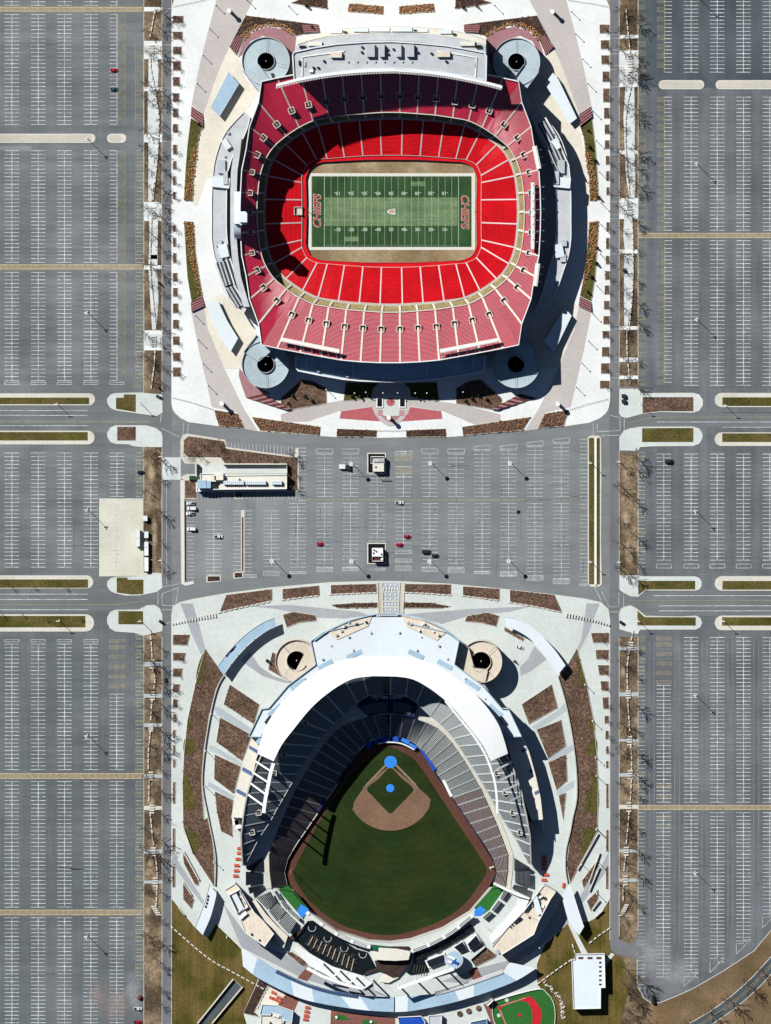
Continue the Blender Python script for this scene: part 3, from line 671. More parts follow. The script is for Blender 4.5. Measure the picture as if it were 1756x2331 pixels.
# square tree planters along both plaza edges
sqL = [('L1',a) for a in ((1478,135,1565,195),(1478,270,1558,335),(1478,397,1550,463),(1478,523,1544,600),(1478,657,1535,733),(1478,795,1530,868),(1478,925,1522,1000),(1478,1058,1520,1132),(1478,1235,1512,1317),(1478,1375,1506,1445),(1478,1505,1503,1580),(1478,1640,1500,1697),(1478,1920,1502,1975),(1478,2030,1503,2105),(1478,2160,1506,2245))]+\
      [('L2',a) for a in ((1478,155,1515,228),(1478,283,1518,357),(1478,415,1522,498),(1478,555,1528,630),(1478,697,1533,768),(1478,835,1540,908),(1478,960,1545,1038))]
sqR = [('R1',a) for a in ((185,210,268,283),(195,343,268,418),(200,472,268,547),(210,610,268,697),(215,755,270,870),(223,920,270,1010),(228,1063,268,1143),(230,1197,268,1270),(237,1330,268,1405),(240,1460,268,1540),(243,1597,268,1665),(243,1897,270,1975),(240,2030,268,2125),(238,2185,268,2255))]+\
      [('R2',a) for a in ((232,138,270,210),(228,262,268,337),(222,393,268,465),(217,523,270,592),(210,650,268,710),(205,787,268,867),(197,925,270,1013),(188,1075,268,1140))]
kqL = [('L3',a) for a in ((1478,1068,1622,1155,1600),(1478,1222,1585,1290,1575),(1478,1355,1560,1425,1550),(1478,1490,1537,1560,1530),(1478,1620,1520,1690,1517),(1478,1748,1508,1815),(1478,1880,1500,1950),(1478,2010,1497,2095),(1478,2140,1496,2200))]+\
      [('L4',a) for a in ((1474,150,1495,330),(1472,545,1493,735),(1470,870,1493,1045))]
kqR = [('R3',a) for a in ((112,1052,265,1137,130),(150,1197,262,1277,158),(170,1327,265,1412,182),(192,1465,262,1547,202),(208,1603,262,1700,217),(227,1760,265,1825),(235,1887,262,1960),(240,2020,262,2085),(240,2145,262,2205))]+\
      [('R4',a) for a in ((240,165,262,370),(240,560,262,740),(238,870,260,1060))]
PLT = []
for sd, lst, grp in (('left',sqL,'football'),('right',sqR,'football'),('left',kqL,'baseball'),('right',kqR,'baseball')):
    for i, (k, a) in enumerate(lst):
        if len(a) == 5: P = [(a[0],a[1]),(a[2],a[1]),(a[4],a[3]),(a[0],a[3])] if sd == 'left' else [(a[0],a[1]),(a[2],a[1]),(a[2],a[3]),(a[4],a[3])]
        else: P = rect(*a[:4])
        P = tp(k, P); bed('brown mulch planter on the %s edge of the %s plaza, %s' % (sd, grp, ordn(i+1)), P, 'mulch', .4, [(.5,.55,.35,'shrub')], '%s plaza edge planters' % grp)
        cx = sum(p[0] for p in P)/4; cy = sum(p[1] for p in P)/4; PLT.append((cx, cy, sd, grp, i+1))
# football plaza beds
orn = ('tuft')
def fbed(label, P, both=True, m='mulch', cov=None, z=.42):
    if both:
        bed(label+' on the left', P, m, z, cov)
        bed(label+' on the right', mirx(P), m, z, [(c[0],c[1],c[2],c[3])+((mirx(c[4]),) if len(c) > 4 else ()) for c in cov] if cov else None)
    else: bed(label, P, m, z, cov)
arc = tp('A',[(175,860),(265,915),(235,1000),(215,1180),(195,1300),(190,1465),(125,1460),(135,1260),(150,1060)])
fbed('long curved grass bed with rust ornamental grasses, upper one', arc, True, 'bed_grass', [(1.1,.75,.9,'tuft',tp('A',[(250,930),(262,930),(235,1010),(220,1180),(200,1300),(190,1465),(125,1460),(135,1330),(165,1180)]))])
arc2 = tp('C',[(125,75),(195,80),(210,300),(235,480),(262,620),(180,660),(150,480),(135,250)])
fbed('long curved grass bed with rust ornamental grasses, lower one', arc2, True, 'bed_grass', [(1.1,.75,.9,'tuft',tp('C',[(125,75),(195,80),(210,300),(235,480),(258,610),(235,610),(180,400),(145,300)]))])
fbed('corner bed ringed with rust grasses behind the upper spiral ramp', tp('A',[(575,112),(1105,178),(1108,225),(945,262),(880,215),(780,180),(690,185),(610,225),(560,290),(510,405),(455,340)]), True, 'mulch_dark',
     [(1.3,.8,.8,'tuft',tp('A',[(560,300),(540,260),(600,200),(690,165),(790,165),(880,190),(950,250),(930,268),(870,225),(780,190),(700,195),(620,235),(580,290)])),(.15,.9,.5,'shrub')])
fbed('mulch bed with small evergreens below the stadium', tp('BP',[(155,280),(240,290),(345,345),(345,460),(75,508),(0,490),(0,420)]), True, 'mulch', [(.6,.6,.5,'shrub')])
fbed('dark grass bed beside the entrance court', tp('BP',[(490,300),(740,305),(700,350),(688,415),(560,435),(475,440)]), True, 'bed_grass')
fbed('planted roadside bed of low rust shrubs', tp('C',[(345,1452),(515,1478),(570,1588),(380,1568)]), True, 'mulch', [(.9,.7,.6,'shrub'),(.5,.6,.6,'tuft')])
fbed('long planted roadside bed of low rust shrubs', tp('C',[(620,1502),(1120,1575),(1115,1638),(680,1600)]), True, 'mulch', [(.9,.7,.6,'shrub'),(.5,.6,.6,'tuft')])
fbed('clipped hedge bed beside the road', tp('C',[(1243,1588),(1530,1600),(1528,1650),(1238,1648)]), True, 'mulch_dark', [(.9,.6,.7,'shrub')])
fbed('rectangular rust grass bed at the top frame edge', tp('A',[(1330,25),(1580,45),(1578,102),(1320,85)]), True, 'mulch', [(1.2,.8,.7,'tuft')])
fbed('pointed dark bed at the top frame edge', tp('A',[(905,20),(1000,-10),(1170,-5),(1172,65),(1030,45)]), True, 'mulch_dark', [(.3,.8,.6,'shrub')])
# terraced seat walls
def terraces(label, quad, n, both=True):
    for sd in (('left','right') if both else ('left',)):
        q = quad if sd == 'left' else [(2*891.2-x, y) for x, y in quad]
        t = thing('terrace_steps', label+' on the '+sd, 'terrace', G(*q[0], 0))
        for i in range(n):
            a, b = i/n, (i+1)/n
            def L(u, v, k): return (u[0]+(v[0]-u[0])*k, u[1]+(v[1]-u[1])*k)
            m = a+(b-a)*.55; hgt = .5+.3*i
            prism('planted_step', [L(q[0],q[3],a),L(q[1],q[2],a),L(q[1],q[2],m),L(q[0],q[3],m)], 0, hgt, 'stair_brown', t)
            prism('seat_wall', [L(q[0],q[3],m),L(q[1],q[2],m),L(q[1],q[2],b),L(q[0],q[3],b)], 0, hgt+.35, 'pink_paving', t)
terraces('brown terraced steps below the upper corner paving', tp('A',[(180,775),(268,835),(262,920),(175,850)]), 4)
terraces('brown terraced steps above the lower corner paving', tp('C',[(175,668),(262,625),(272,692),(180,735)]), 4)
terraces('striped terraced steps at the outer side of the upper spiral ramp', tp('A',[(510,405),(560,270),(520,255),(455,340)]), 5)
terraces('striped terraced steps at the inner side of the upper spiral ramp', tp('A',[(985,175),(1108,180),(1108,228),(1000,238)]), 4)
terraces('striped terraced steps under the lower spiral ramp', tp('C',[(580,1365),(700,1335),(905,1445),(870,1450)]), 5)
struct(sheet('pink_court_upper_left', tp('A',[(560,300),(640,225),(740,195),(860,215),(945,262),(930,400),(900,520),(850,575),(880,420),(800,290),(700,260),(610,300),(550,400),(520,420)]), ZP+.12, 'pink_paving'))
struct(sheet('pink_court_upper_right', mirx(tp('A',[(560,300),(640,225),(740,195),(860,215),(945,262),(930,400),(900,520),(850,575),(880,420),(800,290),(700,260),(610,300),(550,400),(520,420)])), ZP+.12, 'pink_paving'))
struct(sheet('pink_court_lower_left', tp('C',[(530,1150),(560,1180),(640,1280),(760,1330),(580,1365),(545,1270),(525,1200)]), ZP+.12, 'pink_paving'))
# baseball plaza beds
def kbed(lbl, k, P, m='mulch', cov=None, z=.42): bed(lbl, tp(k, P), m, z, cov)
SH = [(.35,.55,.45,'shrub')]
for i, (lb, P) in enumerate((('uppermost',[(460,570),(675,715),(635,860),(415,715)]),('second',[(390,810),(620,940),(550,1130),(360,990)]),('third',[(350,1080),(540,1170),(490,1370),(345,1260)]),('lowest',[(350,1350),(485,1415),(478,1680),(395,1640),(365,1500)]))):
    kbed('%s mulch slope of four beside the left flank of the baseball stadium' % lb, 'Gg', P, 'mulch', SH)
for lb, P in (('uppermost',[(1205,570),(1250,740),(1040,860),(985,715)]),('second',[(1275,830),(1310,1020),(1180,1110),(1095,900)]),('third',[(1310,1080),(1320,1270),(1240,1340),(1180,1140)]),('lowest',[(1310,1360),(1290,1560),(1255,1380)])):
    kbed('%s mulch slope of four beside the right flank of the baseball stadium' % lb, 'Hh', P, 'mulch', SH)
la = tp('Gg',[(280,310),(210,560),(150,830),(125,1080),(115,1300),(120,1602)])+tp('I',[(120,80),(180,250),(340,500),(352,500),(340,200),(300,0)])+tp('Gg',[(272,1560),(255,1300),(270,1050),(310,800),(360,600),(415,500)])
ra = tp('Hh',[(1390,310),(1460,560),(1510,830),(1535,1080),(1545,1300),(1540,1602)])+tp('J',[(1540,100),(1430,310),(1340,480),(1315,350),(1345,100),(1362,0)])+tp('Hh',[(1392,1400),(1390,1200),(1360,950),(1310,700),(1255,510),(1320,430)])
bed('long sweeping mulch bank along the left of the baseball plaza', la, 'mulch', .45, SH)
bed('long sweeping mulch bank along the right of the baseball plaza', ra, 'mulch', .45, SH)
def patches(k, L, sd):
    t = thing('grass_patch', 'moss green grass patches on the %s mulch bank' % sd, 'grass'); t['kind'] = 'stuff'
    for P in L:
        q = spline(tp(k, P), 4, True); sheet('grass', q, .47, 'bed_grass', t)
patches('Gg', ([(275,340),(265,560),(215,545),(230,430)],[(175,820),(190,900),(150,890),(150,840)],[(130,970),(200,980),(205,1060),(130,1080)],[(125,1230),(160,1260),(215,1470),(130,1460)]), 'left')
patches('Hh', ([(1395,370),(1455,550),(1410,570),(1400,470)],[(1490,820),(1515,830),(1520,910),(1480,900)],[(1530,970),(1530,1080),(1455,1085),(1470,1020)],[(1535,1230),(1545,1480),(1445,1480),(1490,1300)]), 'right')
patches('I', ([(125,90),(230,130),(240,220),(200,250),(160,180)],), 'lower left'); patches('J', ([(1530,85),(1450,90),(1420,190),(1440,270),(1500,190)],), 'lower right')
for k, L, sd in (('Gg',[(415,505),(365,600),(315,800),(275,1050),(258,1300),(280,1602)],'left'),('Hh',[(1250,512),(1305,700),(1355,950),(1385,1200),(1388,1400),(1355,1602)],'right')):
    ext = tp('I',[(300,0),(340,200),(355,330),(350,500)]) if sd == 'left' else tp('J',[(1360,0),(1340,110),(1310,240),(1305,380),(1320,480)])
    b = MB(); b.wall(spline(tp(k, L)[:-1]+ext, 5), 0, 1.5, .7); tag(b.build('retaining_wall', 'wall_conc'), 'thin curved retaining wall edging the %s mulch bank' % sd, 'wall')
TOPB = (('far left','E',[(480,1215),(800,1175),(800,1255),(435,1335)]),('second from the left','E',[(875,1175),(1130,1150),(1135,1220),(875,1250)]),('left of the central walk','E',[(1215,1145),(1530,1138),(1535,1200),(1215,1210)]),
        ('right of the central walk','F',[(132,1138),(452,1142),(452,1215),(132,1198)]),('second from the right','F',[(538,1155),(793,1172),(793,1252),(538,1222)]),('far right','F',[(868,1180),(1180,1215),(1232,1335),(868,1265)]))
for lb, k, P in TOPB: kbed('mulch bed along the road above the baseball plaza, '+lb, k, P, 'mulch', SH)
kbed('slim dark hedge bed left of the central stepped walk', 'E', [(1215,1285),(1380,1272),(1545,1270),(1545,1305),(1270,1310)], 'mulch_dark', [(.8,.7,.7,'shrub')])
kbed('slim dark hedge bed right of the central stepped walk', 'F', [(120,1268),(300,1270),(452,1295),(370,1310),(120,1308)], 'mulch_dark', [(.8,.7,.7,'shrub')])
kbed('five sided mulch bed behind the left baseball ramp', 'Gg', [(845,62),(925,40),(1080,65),(1095,105),(960,120),(875,155)], 'mulch', SH)
kbed('five sided mulch bed behind the right baseball ramp', 'Hh', [(590,70),(740,45),(822,70),(800,148),(690,120),(572,110)], 'mulch', SH)
kbed('small wedge bed against the left baseball ramp', 'Gg', [(770,335),(795,345),(795,430),(845,520),(740,460)], 'mulch', SH)
kbed('small bed under the right curved gate canopy', 'Hh', [(862,150),(1005,235),(995,255),(860,180)], 'mulch', SH)
for k, P, lb in (('I',[(120,260),(235,465),(230,500),(205,490),(125,340)],'larger bed by the lower left gate'),('I',[(120,480),(200,600),(180,670),(120,600)],'smaller bed by the lower left gate'),
                 ('J',[(1540,310),(1548,365),(1440,520),(1425,465)],'larger bed by the lower right gate'),('J',[(1545,530),(1545,600),(1490,685),(1462,612)],'smaller bed by the lower right gate')):
    kbed('slanted mulch '+lb, k, P, 'mulch', SH)
kbed('sloping brown bed beside the right outfield building', 'K7', [(800,515),(940,395),(1040,470),(1035,495),(850,585)], 'mulch', SH)
kbed('narrow brown bed beside the left outfield building', 'K6', [(510,500),(580,495),(740,600),(730,650),(680,640)], 'mulch', SH)

# ---------------------------------------------------------------- tree verges: paving and block walls
def verge_paths(side):
    x0, x1 = (328.6, 368.7) if side == 'left' else (1410.6, 1452.6)
    if side == 'left':
        bars = [(16,26),(93,103),(124,134.5),(198.5,207.5),(305.5,324),(460,469.5),(493.5,503),(604,613.5),(752,761.5),(788,797.5)]
        pl = [(103,124),(469.5,493.5),(761.5,788)]
        paths = [[(1270,505),(1350,505),(1355,600),(1350,745),(1268,745)],[(1265,778),(1325,778),(1350,900),(1355,1145),(1262,1145)],[(1268,1215),(1350,1215),(1345,1400),(1310,1600),(1295,1720),(1268,1720)],[(1275,1885),(1350,1885),(1345,2212),(1275,2212)]]
        for P in paths: struct(sheet('verge_path', tp('L1',P), .14, 'walk_pale'))
        struct(sheet('verge_path', tp('L2',[(1270,0),(1350,0),(1345,90),(1265,90)]), .14, 'walk_pale')); struct(sheet('verge_path', tp('L2',[(1270,125),(1345,125),(1355,400),(1335,640),(1300,640),(1285,400)]), .14, 'walk_pale'))
        pale = [('L3',1300,1340),('L3',1575,1605),('L3',1825,1855),('L4',85,115),('L4',355,388),('L4',725,760),('L4',990,1015)]
    else:
        bars = [(79.5,87.5),(114.5,122),(149.5,157.5),(188,198),(342.5,351),(451,461.5),(489,498.5),(568,577),(742.5,750.5),(814,824),(855,863)]
        pl = [(122,149.5),(157.5,188),(461.5,489)]
        for P in ([(405,745),(480,745),(487,1000),(485,1285),(400,1285),(388,1000)],[(400,1315),(485,1315),(490,1500),(485,1690),(440,1690),(410,1500)],[(395,1870),(465,1870),(470,2130),(400,2130),(385,2000)]): struct(sheet('verge_path', tp('R1',P), .14, 'walk_pale'))
        struct(sheet('verge_path', tp('R2',[(395,0),(470,0),(468,200),(450,480),(425,605),(395,605),(392,300)]), .14, 'walk_pale'))
        pale = [('R3',1170,1200),('R3',1560,1595),('R3',1960,1980),('R4',75,105),('R4',345,380),('R4',725,750),('R4',975,1000)]
    for a, b in bars: struct(sheet('verge_crossing', rect(x0,a,x1,b), .155, 'plaza_white'))
    for a, b in pl: struct(sheet('verge_landing', rect(x0,a-.2,x1,b+.2), .15, 'walk_pale'))
    for k, a, b in pale:
        (_, ya), (_, yb) = tp(k, [(0,a),(0,b)]); struct(sheet('verge_crossing', rect(x0,ya,x1,yb), .15, 'plaza_blue' if (k,a) not in (('L4',355),('R4',345)) else 'pad_concrete'))
verge_paths('left'); verge_paths('right')
def block_wall(label, pts, step=13.2, ln=10.6, wd=.8, hh=.75, m='stone', nm='block_wall'):
    t = thing(nm, label, 'low wall', G(*pts[0], 0))
    for x, y, a in walk(spline(pts, 4) if len(pts) > 2 else pts, step):
        c = G(x, y, 0); b = MB(); b.box((c.x, c.y, 0), (ln*S*random.uniform(.85,1.05), wd, hh+random.uniform(-.05,.05)), -a); b.build('block', m, t)
def bars(label, k, x, y0, y1, n, ln=11, dx=0):
    t = thing('bench_row', label, 'bench', G(*t1(k, x, y0), 0))
    for i in range(n):
        px, py = t1(k, x+dx*i/(n-1), y0+(y1-y0)*i/(n-1)); c = G(px, py, 0); b = MB(); b.box((c.x, c.y, 0), (ln*S, .9, .7)); b.build('bench_block', 'stone', t)
runsL = [('L1',[(1325,100),(1305,190),(1280,335)]),('L1',[(1285,510),(1290,600),(1320,740),(1345,900),(1358,1000),(1355,1150),(1350,1300),(1330,1500),(1305,1715)]),('L1',[(1293,1890),(1290,2000),(1283,2200),(1290,2400),(1305,2530),(1320,2680),(1333,2810)]),
         ('L2',[(1325,825),(1315,960),(1290,1160)]),('L3',[(1283,1045),(1295,1160),(1300,1270)]),('L3',[(1308,1365),(1325,1450),(1310,1545)]),('L3',[(1300,1630),(1290,1750),(1288,1825)]),('L3',[(1285,1900),(1270,2050),(1268,2200),(1272,2225)]),
         ('L4',[(1275,145),(1270,240),(1272,335)]),('L4',[(1282,425),(1300,600),(1313,700)]),('L4',[(1325,790),(1335,860),(1342,955)]),('L4',[(1340,1050),(1335,1150),(1330,1200)])]
runsR = [('R1',[(412,90),(420,200),(435,330),(445,450)]),('R1',[(450,755),(420,900),(405,1080),(408,1250),(415,1400),(430,1550),(440,1690)]),('R1',[(460,1870),(468,2000),(470,2212),(470,2360),(460,2560),(445,2720),(435,2810)]),
         ('R2',[(418,645),(418,800),(430,950),(440,1060),(445,1135)]),('R3',[(468,1050),(455,1115)]),('R3',[(435,1220),(422,1330),(420,1440),(425,1530)]),('R3',[(425,1625),(432,1740),(445,1920)]),('R3',[(450,2020),(458,2110),(458,2225)]),
         ('R4',[(455,140),(452,220),(445,310)]),('R4',[(435,410),(425,540),(410,690)]),('R4',[(405,790),(395,870),(390,935)]),('R4',[(390,1040),(385,1110),(385,1180)])]
for sd, rr in (('left',runsL),('right',runsR)):
    for i, (k, P) in enumerate(rr): block_wall('dashed low stone block wall on the %s tree verge, %s' % (sd, ordn(i+1)), tp(k, P))
for sd, rr in (('left',[('L1',1295,388,470,5),('L1',1310,1770,1858,5),('L2',1315,700,778,5),('L3',1300,1287,1352,4),('L3',1303,1558,1620,4),('L3',1290,1838,1888,4),('L4',1287,68,132,4),('L4',1296,350,412,4),('L4',1308,712,778,4),('L4',1326,968,1035,4)]),
               ('right',[('R1',445,473,566,5),('R1',448,610,705,5),('R1',442,1733,1833,5),('R3',452,1135,1200,4),('R3',430,1548,1606,4),('R3',442,1938,2006,4),('R4',447,55,120,4),('R4',434,328,398,4),('R4',412,708,772,4),('R4',404,953,1023,4)])):
    for i, (k, x, y0, y1, n) in enumerate(rr): bars('short stack of pale bench blocks on the %s tree verge, %s' % (sd, ordn(i+1)), k, x, y0, y1, n)
bars('slanting stack of pale bench blocks at the foot of the left tree verge', 'L4', 1310, 1212, 1280, 5, 12, 42)
bars('slanting stack of pale bench blocks at the foot of the right tree verge', 'R4', 415, 1198, 1285, 6, 10, -45)
# other dashed walls
for lb, k, P in (('dashed white block wall running across the lower left lawn','I',[(36,800),(160,910),(320,1040),(480,1130),(710,1255)]),('dashed white block wall from the lower right road to the gate','J',[(1620,815),(1540,870),(1480,920)]),
                 ('dashed white block wall crossing the lawn beside the white building','J',[(1340,1045),(1260,1100),(1110,1210)]),('short white block wall stub on the lower right lawn','J',[(1360,940),(1372,980)]),
                 ('curving block wall below the far left bed of the baseball plaza','E',[(435,1338),(600,1300),(800,1262)]),('curving block wall below the second bed from the left','E',[(880,1250),(1000,1235),(1135,1220)]),('block wall below the bed left of the central walk','E',[(1215,1212),(1380,1205),(1535,1200)]),
                 ('block wall below the bed right of the central walk','F',[(135,1198),(290,1205),(450,1217)]),('curving block wall below the second bed from the right','F',[(540,1222),(670,1238),(795,1255)]),('curving block wall below the far right bed of the baseball plaza','F',[(870,1268),(1050,1298),(1230,1338)])):
    block_wall(lb, tp(k, P), 12.5, 9.0, .75, .8, 'stone')
for lb, k, P in (('row of short upright blocks curving into the left end of the baseball plaza','Gg',[(45,130),(150,105),(250,85),(360,65)]),('row of short upright blocks curving into the right end of the baseball plaza','Hh',[(1315,65),(1420,85),(1530,110),(1625,140)])):
    t = thing('block_row', lb, 'bollard', G(*t1(k,*P[0]),0)); w_ = walk(spline(tp(k,P),5), 6.6)
    for i, (x, y, a) in enumerate(w_):
        f = i/len(w_); f = f if k == 'Gg' else 1-f; c = G(x, y, 0); b = MB(); b.box((c.x, c.y, .2), (.75, (3.5+7*f)*S, .8), -a); b.build('block', 'stone', t)
for lb, k, P in (('row of small posts across the upper left corner of the football plaza','A',[(50,45),(200,15),(300,-10)]),('row of small posts across the upper right corner of the football plaza','B',[(1330,0),(1500,25),(1625,50)]),
                 ('row of small posts across the lower left of the football plaza','C',[(45,1362),(180,1395),(345,1450)]),('row of small posts across the lower right of the football plaza','D',[(1322,1452),(1480,1405),(1622,1370)]),
                 ('row of small posts in front of the entrance court','BP',[(735,665),(835,668),(945,665)])):
    t = thing('bollard_row', lb, 'bollard', G(*t1(k,*P[0]),0))
    for x, y, a in walk(tp(k,P), 5.2):
        c = G(x, y, 0); b = MB(); b.cyl((c.x, c.y, .2), .22, .2, 1.0, 6); b.build('post', 'dark_metal', t)
# ---------------------------------------------------------------- seating helper
def lerp(a, b, t): return a+(b-a)*t
def bank(parent, inner, outer, cover, mseat, mtread, row_m=.86, shift=.22, name='seating_section'):
    """stepped bank of seats between two world polylines of equal length"""
    n = len(inner); mid = n//2
    depth = sum((Vector(o.xy)-Vector(i.xy)).length for i, o in zip(inner, outer))/n
    R = max(2, int(round(depth/row_m))); T = MB(); Q = MB()
    def pt(i, t, dz=0):
        v = inner[i].lerp(outer[i], t); return Vector((v.x, v.y, v.z+dz))
    for r in range(R):
        t0, t1_ = r/R, (r+1)/R
        for i in range(n-1):
            za = [lerp(inner[j].z, outer[j].z, t1_) for j in (i, i+1)]; zp = [lerp(inner[j].z, outer[j].z, t0) for j in (i, i+1)]
            def at(j, t, z): v = inner[i+j].lerp(outer[i+j], t); return Vector((v.x, v.y, z))
            a, b, c, d = at(0,t0,za[0]), at(1,t0,za[1]), at(1,t1_,za[1]), at(0,t1_,za[0])
            T.quad(a, b, c, d); T.quad(at(0,t0,zp[0]), at(1,t0,zp[1]), b, a)
            s0 = t0+shift/R; s1 = min(s0+cover/R, t1_-.001); h = .42
            e, f, g, k = at(0,s0,za[0]+h), at(1,s0,za[1]+h), at(1,s1,za[1]+h), at(0,s1,za[0]+h)
            Q.quad(e, f, g, k); Q.quad(at(0,s0,za[0]), at(1,s0,za[1]), f, e)
            if cover < .75: Q.quad(k, g, at(1,s1,za[1]), at(0,s1,za[0]))
    o = T.build(name, mtread, parent); q = Q.build('seat_rows', mseat, o); q['kind'] = 'stuff'
    return o
def aisle(parent, a, b, wd, m='concrete', up=.5, name='aisle'):
    d = Vector((b.x-a.x, b.y-a.y, 0)).normalized(); nn = Vector((-d.y, d.x, 0))*wd/2; u = Vector((0,0,up))
    q = MB(); q.quad(a-nn+u, a+nn+u, b+nn+u, b-nn+u); q.quad(a-nn, a+nn, a+nn+u, a-nn+u); q.quad(a-nn+u, b-nn+u, b-nn-u, a-nn-u); q.quad(b+nn+u, a+nn+u, a+nn-u, b+nn-u)
    return q.build(name, m, parent)
def portal(parent, c, ang, w=3.6, m='concrete', hh=1.5):
    """framed stair portal on a bank; its dark floor paints the shade of the opening"""
    t = MB(); co, si = math.cos(ang), math.sin(ang)
    for dx, dy, sx, sy in ((-w/2,0,.5,w),(w/2,0,.5,w),(0,-w/2,w,.5),(0,w/2,w,.5)):
        t.box((c.x+dx*co-dy*si, c.y+dx*si+dy*co, c.z-2), (sx, sy, 2+hh), ang)
    o = t.build('stair_portal', m, parent)
    f = MB(); f.box((c.x, c.y, c.z-2), (w-.5, w-.5, 2.25), ang); f.build('portal_shade_floor', 'portal_shade', o)  # floor sits above the seats, coloured dark to imitate a shaded opening
    return o
FX, FY = 891.2, 481.5
def FP(dx, dy, z): return Vector(((FX+dx-878)*S, -(FY+dy-1165.5)*S, z+ZB))
fs = thing('football_stadium', 'large open football stadium with red seats all around a green field', 'stadium', FP(0,0,0))
LOW = [((23,128),(25.5,213)),((65.3,126.5),(73,210)),((107.4,123.4),(120.5,205)),((146.5,120),(166.7,195.5)),((170,117.5),(204.2,184)),((193.2,106),(241.6,154.5)),((204.2,82),(268,118.7)),((205,65.5),(283.8,82)),((204.5,26),(290,28))]
UPP = [((20.7,228),(22.6,340)),((60.5,225.3),(67,338)),((101,222),(111,334)),((141,216),(156,326)),((177,209),(204,317)),((208.5,194),(256,307)),((223,185),(292,299)),((238,174.5),(299,252)),((265.5,151),(320,196)),((285,122),(328,144)),((297,87.5),(338,97.5)),((303,44),(341,46)),((305,0),(342,0))]
def ring(Q, zero):
    """mirror a quadrant (bottom-centre -> right-centre) into a closed ring, clockwise from bottom centre"""
    q = list(Q); z = q[-1] if zero else None; core = q[:-1] if zero else q
    br = [((a,b),(c,d)) for (a,b),(c,d) in core]
    tr = [((a,-b),(c,-d)) for (a,b),(c,d) in core][::-1]
    tl = [((-a,-b),(-c,-d)) for (a,b),(c,d) in core]
    bl = [((-a,b),(-c,d)) for (a,b),(c,d) in core][::-1]
    R = br+([z] if zero else [])+tr+tl
    if zero: (a,b),(c,d) = z; R += [((-a,b),(-c,d))]
    return R+bl
LR = ring(LOW, False); UR = ring(UPP, True)
ZL0, ZL1, ZU0 = 1.7, 9.3, 21.5
def zrim(a, b): return ZU0+9+.25*(math.hypot(b[0]-a[0], b[1]-a[1])*S-11)-1.0
NL = len(LR)
for i in range(NL):
    (a, b), (c, d) = LR[i], LR[(i+1) % NL]
    # bulge the outer edge a little so that corner rows curve
    inn = [FP(*a,ZL0), FP((a[0]+c[0])/2,(a[1]+c[1])/2,ZL0), FP(*c,ZL0)]
    mx, my = (b[0]+d[0])/2, (b[1]+d[1])/2; l = math.hypot(d[0]-b[0], d[1]-b[1]); k = 1+.02*(abs(b[0]) > 150 and abs(b[1]) > 70)
    out = [FP(*b,ZL1), FP(mx*k,my*k,ZL1), FP(*d,ZL1)]
    bank(fs, inn, out, .84, 'seat_red', 'tread_red', .86, .06)
    aisle(fs, FP(*a,ZL0+.3), FP(*b,ZL1+.3), .85, 'tread', .45, 'lower_aisle')
NU = len(UR)
for i in range(NU):
    (a, b), (c, d) = UR[i], UR[(i+1) % NU]
    zb, zd = zrim(a,b), zrim(c,d)
    inn = [FP(*a,ZU0), FP((a[0]+c[0])/2*1.004,(a[1]+c[1])/2*1.004,ZU0), FP(*c,ZU0)]
    out = [FP(*b,zb), FP((b[0]+d[0])/2,(b[1]+d[1])/2,(zb+zd)/2), FP(*d,zd)]
    bank(fs, inn, out, .52, 'seat_red_up', 'tread', .84, .2)
    if (abs(a[0]), abs(a[1])) == (223, 185): continue
    A, B = FP(*a,ZU0+.3), FP(*b,zb+.3); wd = 1.25 if a[1] > -60 else 1.0
    aisle(fs, A, B, wd, 'concrete', .5, 'upper_aisle')
    tt = .33 if abs(a[1]) > 170 else .42
    if (abs(a[0]), abs(a[1])) != (238, 174.5) or True:
        portal(fs, A.lerp(B, tt), math.atan2(B.y-A.y, B.x-A.x), 4.0 if abs(a[1]) > 100 else 3.4)
# club ring, parapets, rims, outer wall
def ringpts(R, j, z, grow=0):
    out = []
    for q in R:
        x, y = q[j]; l = math.hypot(x, y); out.append(FP(x+x/l*grow, y+y/l*grow, z))
    return out
def strip(name, A, B, m, parent=fs):
    q = MB(); n = len(A)
    for i in range(n): q.quad(A[i], A[(i+1)%n], B[(i+1)%n], B[i])
    return q.build(name, m, parent)
def smooth_ring(R, j, z, grow=0, n=4):
    P = [(v.x, v.y) for v in ringpts(R, j, z, grow)]
    return [Vector((x, y, z+ZB)) for x, y in spline(P, n, True)]
lo_out = smooth_ring(LR, 1, ZL1); 
q = MB()
for gi, (g0, g1, z) in enumerate(((0.5,4.5,10.3),(4.5,8.5,10.9),(8.5,12.5,11.5))):
    A = smooth_ring(UR, 0, z, g0-14); B = smooth_ring(UR, 0, z, g1-14); n = len(A)
    for i in range(n): q.quad(A[i], A[(i+1)%n], B[(i+1)%n], B[i])
    C = smooth_ring(UR, 0, z-.9, g0-14)
    for i in range(n): q.quad(C[i], C[(i+1)%n], A[(i+1)%n], A[i])
q.build('club_seat_ring', 'seat_tan', fs)
strip('club_walk', smooth_ring(UR,0,9.8,-19), smooth_ring(UR,0,9.8,-13), 'wall_conc')
for i, (a, b) in enumerate(UR):
    if (abs(a[0]), abs(a[1])) == (223, 185): continue
    l = math.hypot(*a); aisle(fs, FP(a[0]-a[0]/l*14, a[1]-a[1]/l*14, 10.4), FP(a[0]-a[0]/l*1.5, a[1]-a[1]/l*1.5, 12.2), 1.3, 'concrete', .5, 'club_aisle')
